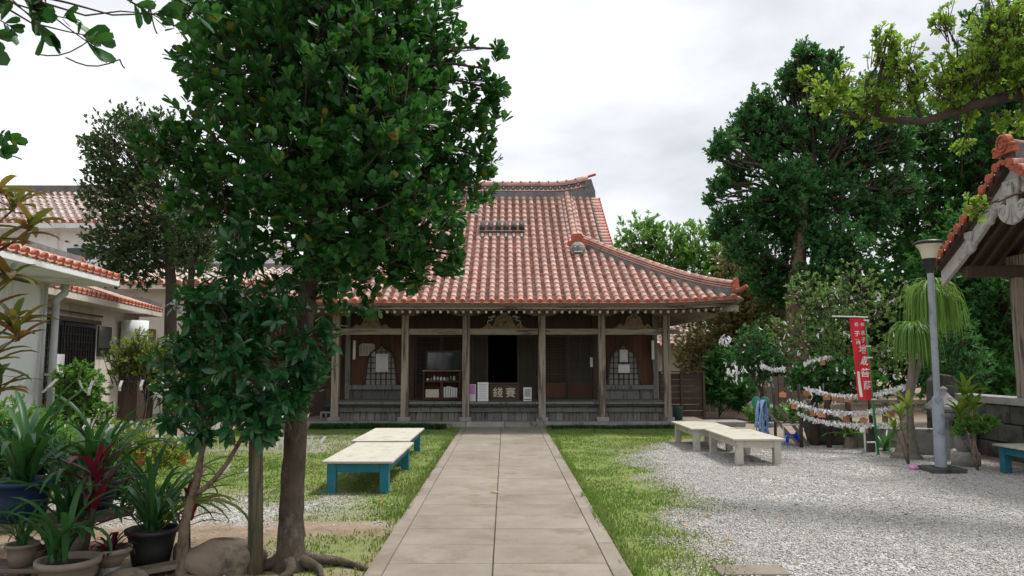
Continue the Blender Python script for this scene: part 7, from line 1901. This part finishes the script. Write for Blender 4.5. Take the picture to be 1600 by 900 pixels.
def paper_line(p0, p1, n, label, seed, h=0.2, sag=-0.03):
    r = random.Random(seed)
    o = empty('paper_line', p0, label, 'paper line', 'lines of hanging papers at the left')
    pts = curve_pts(p0, p1, sag, 9); MB().tube(pts, 0.003, 4).build('cord', M['black'], o)
    for i in range(n):
        q_ = (i + r.uniform(0.2, 0.8)) / n; k = min(7, int(q_ * 8)); p = pts[k].lerp(pts[k + 1], q_ * 8 - k)
        w = r.uniform(0.018, 0.032); hh = h * r.uniform(0.6, 1.1); lean = r.uniform(-0.08, 0.08); b = MB()
        a = r.uniform(-0.5, 0.5); dx = Vector((math.cos(a), math.sin(a), 0)) * w
        v = [p - dx + Vector((0, 0, 0.02)), p + dx + Vector((0, 0, 0.02)), p + dx + Vector((lean, -0.03, -hh * 0.5)), p - dx + Vector((lean, -0.03, -hh * 0.5)), p + dx * 0.9 + Vector((lean * 2.2, 0.0, -hh)), p - dx * 0.9 + Vector((lean * 2.2, 0.0, -hh))]
        v2 = [x + Vector((0, 0.003, 0)) for x in v]
        b.add(v + v2, [(0, 3, 2, 1), (3, 5, 4, 2), (6, 7, 8, 9), (9, 8, 10, 11)]); b.build('paper_slip', M['paper'], o)
    return o


paper_line((-6.5, 9.5, 1.42), (-3.9, 9.7, 1.38), 9, 'upper line of sparse folded white papers before the lattice doors', 1, 0.16)
paper_line((-5.6, 8.9, 0.86), (-4.4, 9.0, 0.84), 5, 'short line of white papers over the low bushes', 2, 0.14)
paper_line((-6.4, 11.5, 0.70), (-3.0, 11.7, 0.78), 34, 'crowded line of white papers above the terracotta pots', 3, 0.26)
paper_line((-6.3, 11.3, 0.50), (-4.6, 11.4, 0.52), 20, 'lower crowded line of white papers above the terracotta pots', 4, 0.24)
paper_line((-5.3, 11.0, 1.24), (-3.0, 11.2, 1.30), 14, 'line of white papers seen through the camellia leaves', 5, 0.18)
paper_line((-4.2, 12.5, 0.36), (-2.9, 12.4, 0.34), 6, 'short low line of pale papers behind the stake', 6, 0.2)
paper_line((-3.75, 10.0, 0.22), (-3.2, 10.0, 0.20), 2, 'two grey papers on a low line left of the stake', 7, 0.16)
for i, (x, y_, rr2, m) in enumerate(((-5.9, 11.7, 0.12, 'terracotta_pot'), (-5.62, 11.6, 0.11, 'terracotta_pot'), (-5.35, 11.75, 0.12, 'terracotta_pot'), (-5.22, 11.5, 0.10, 'pot_black'), (-5.05, 11.75, 0.11, 'terracotta_pot'), (-6.2, 11.6, 0.12, 'terracotta_pot'))):
    lab = ['first', 'second', 'third', 'small black', 'rightmost', 'leftmost'][i]
    o = empty('flower_pot', (x, y_, 0), (lab + ' terracotta flower pot in the row under the papers') if m != 'pot_black' else 'small black flower pot in the row under the papers', 'pot', 'flower pots under the paper lines')
    pot(o, (x, y_, -0.03), rr2, 0.24, M[m], 0.015); strap_plant(o, (x, y_, 0.2), 7, 0.2, 0.03, M['leaf_fresh'] if i % 2 else M['leaf_crimson'], 60 + i, el=(30, 80), droop=(30, 90))
rock('rock', (-4.0, 10.6, -0.01), (0.05, 0.04, 0.03), M['stone'], 'small stone in the left grass', 'rock', 33)

# dark mondo grass along the plinth and a few fallen leaves
n = 5200
X = np.concatenate([-4.6 + 3.2 * rng.random(n // 2), 0.99 + 3.3 * rng.random(n // 2)]); Y = 17.62 + 0.26 * rng.random(len(X))
hh = (0.10 + 0.10 * rng.random(len(X))) * np.where(X > 0, 0.65, 1.0)
blades('border_grass', X, Y, hh, M['grass_dark'], 'dark tufted grass border along the foot of the hall plinth', 'grass', 0.7, 0.008)
kb = tag(MB().box(1.62, 2.15, 5.72, 5.98, -0.03, 0.004).build('kerb_stone', M['concrete'], None, 0.01), 'flat stone slab set in the gravel edge near the camera', 'slab')
lf0 = [((-0.06, 9.08), 'yellow fallen leaf on the centre joint of the path', 'leaf_gold', 0.13), ((1.62, 9.2), 'brown fallen leaf on the grass right of the path', 'dry_leaf', 0.09), ((1.75, 7.2), 'pale yellow fallen leaf on the grass near the gravel', 'leaf_gold', 0.10), ((4.6, 9.0), 'orange fallen leaf on the right gravel', 'dry_leaf', 0.08), ((1.42, 8.0), 'dark dry leaf beside the right path edge', 'dry_leaf', 0.08), ((3.1, 8.6), 'yellow leaf lying on the gravel', 'leaf_gold', 0.08), ((0.88, 13.6), 'small dry leaf at the right path edge', 'dry_leaf', 0.07)]
tv, tf = TEMPL['ellipse']
for i, ((x, y_), lab, m, s_) in enumerate(lf0):
    b = MB(); b.add([tuple(v) for v in tv], [tuple(f) for f in tf], 0, True)
    me = b.mesh('fallen_leaf', [M[m]])
    o = place('fallen_leaf', me, Matrix.Translation((x, y_, 0.022 if abs(x) < 0.95 else 0.03)) @ Matrix.Rotation(rnd.uniform(0, 6), 4, 'Z') @ Matrix.Rotation(0.1, 4, 'X') @ Matrix.Scale(s_, 4))
    tag(o, lab, 'leaf', 'fallen leaves')

# weeds in the lawn and leaf litter
wx, wy = spread(420, -5.5, 4.2, 5.6, 17.4)
wg, _ = masks(wx, wy); okw = wg > 0.7; wx, wy = wx[okw], wy[okw]
wd_ = MB()
for x, y_ in zip(wx, wy):
    z = float(gz(x, y_)); k = rnd.uniform(0.5, 1.0)
    for i in range(rnd.randint(4, 8)): strap(wd_, (x, y_, z), rnd.uniform(0, 6.28), 0.10 * k * rnd.uniform(0.7, 1.2), 0.014 * k, R(rnd.uniform(25, 75)), R(rnd.uniform(20, 80)), 3)
tag(wd_.build('lawn_weeds', M['leaf_fresh']), 'small broad leaved weeds growing in the lawn', 'weeds', kind='stuff')
wx, wy = spread(150, -4.5, 7.5, 5.4, 14.5); okw = np.abs(wx + 0.05) > 1.1; wx, wy = wx[okw], wy[okw]
A, B, C = rand_frames(len(wx), 0.35)
V, F, t = scatter(TEMPL['ellipse'][0], TEMPL['ellipse'][1], np.stack([wx, wy, gz(wx, wy) + 0.022], -1), A, B, C, 0.03 + 0.05 * rng.random(len(wx)), rng)
tag(link('leaf_litter', np_mesh('leaf_litter', V, F, [M['dry_leaf']], t * 0.999, True)), 'small dry brown leaves scattered over grass and gravel', 'leaves', kind='stuff')
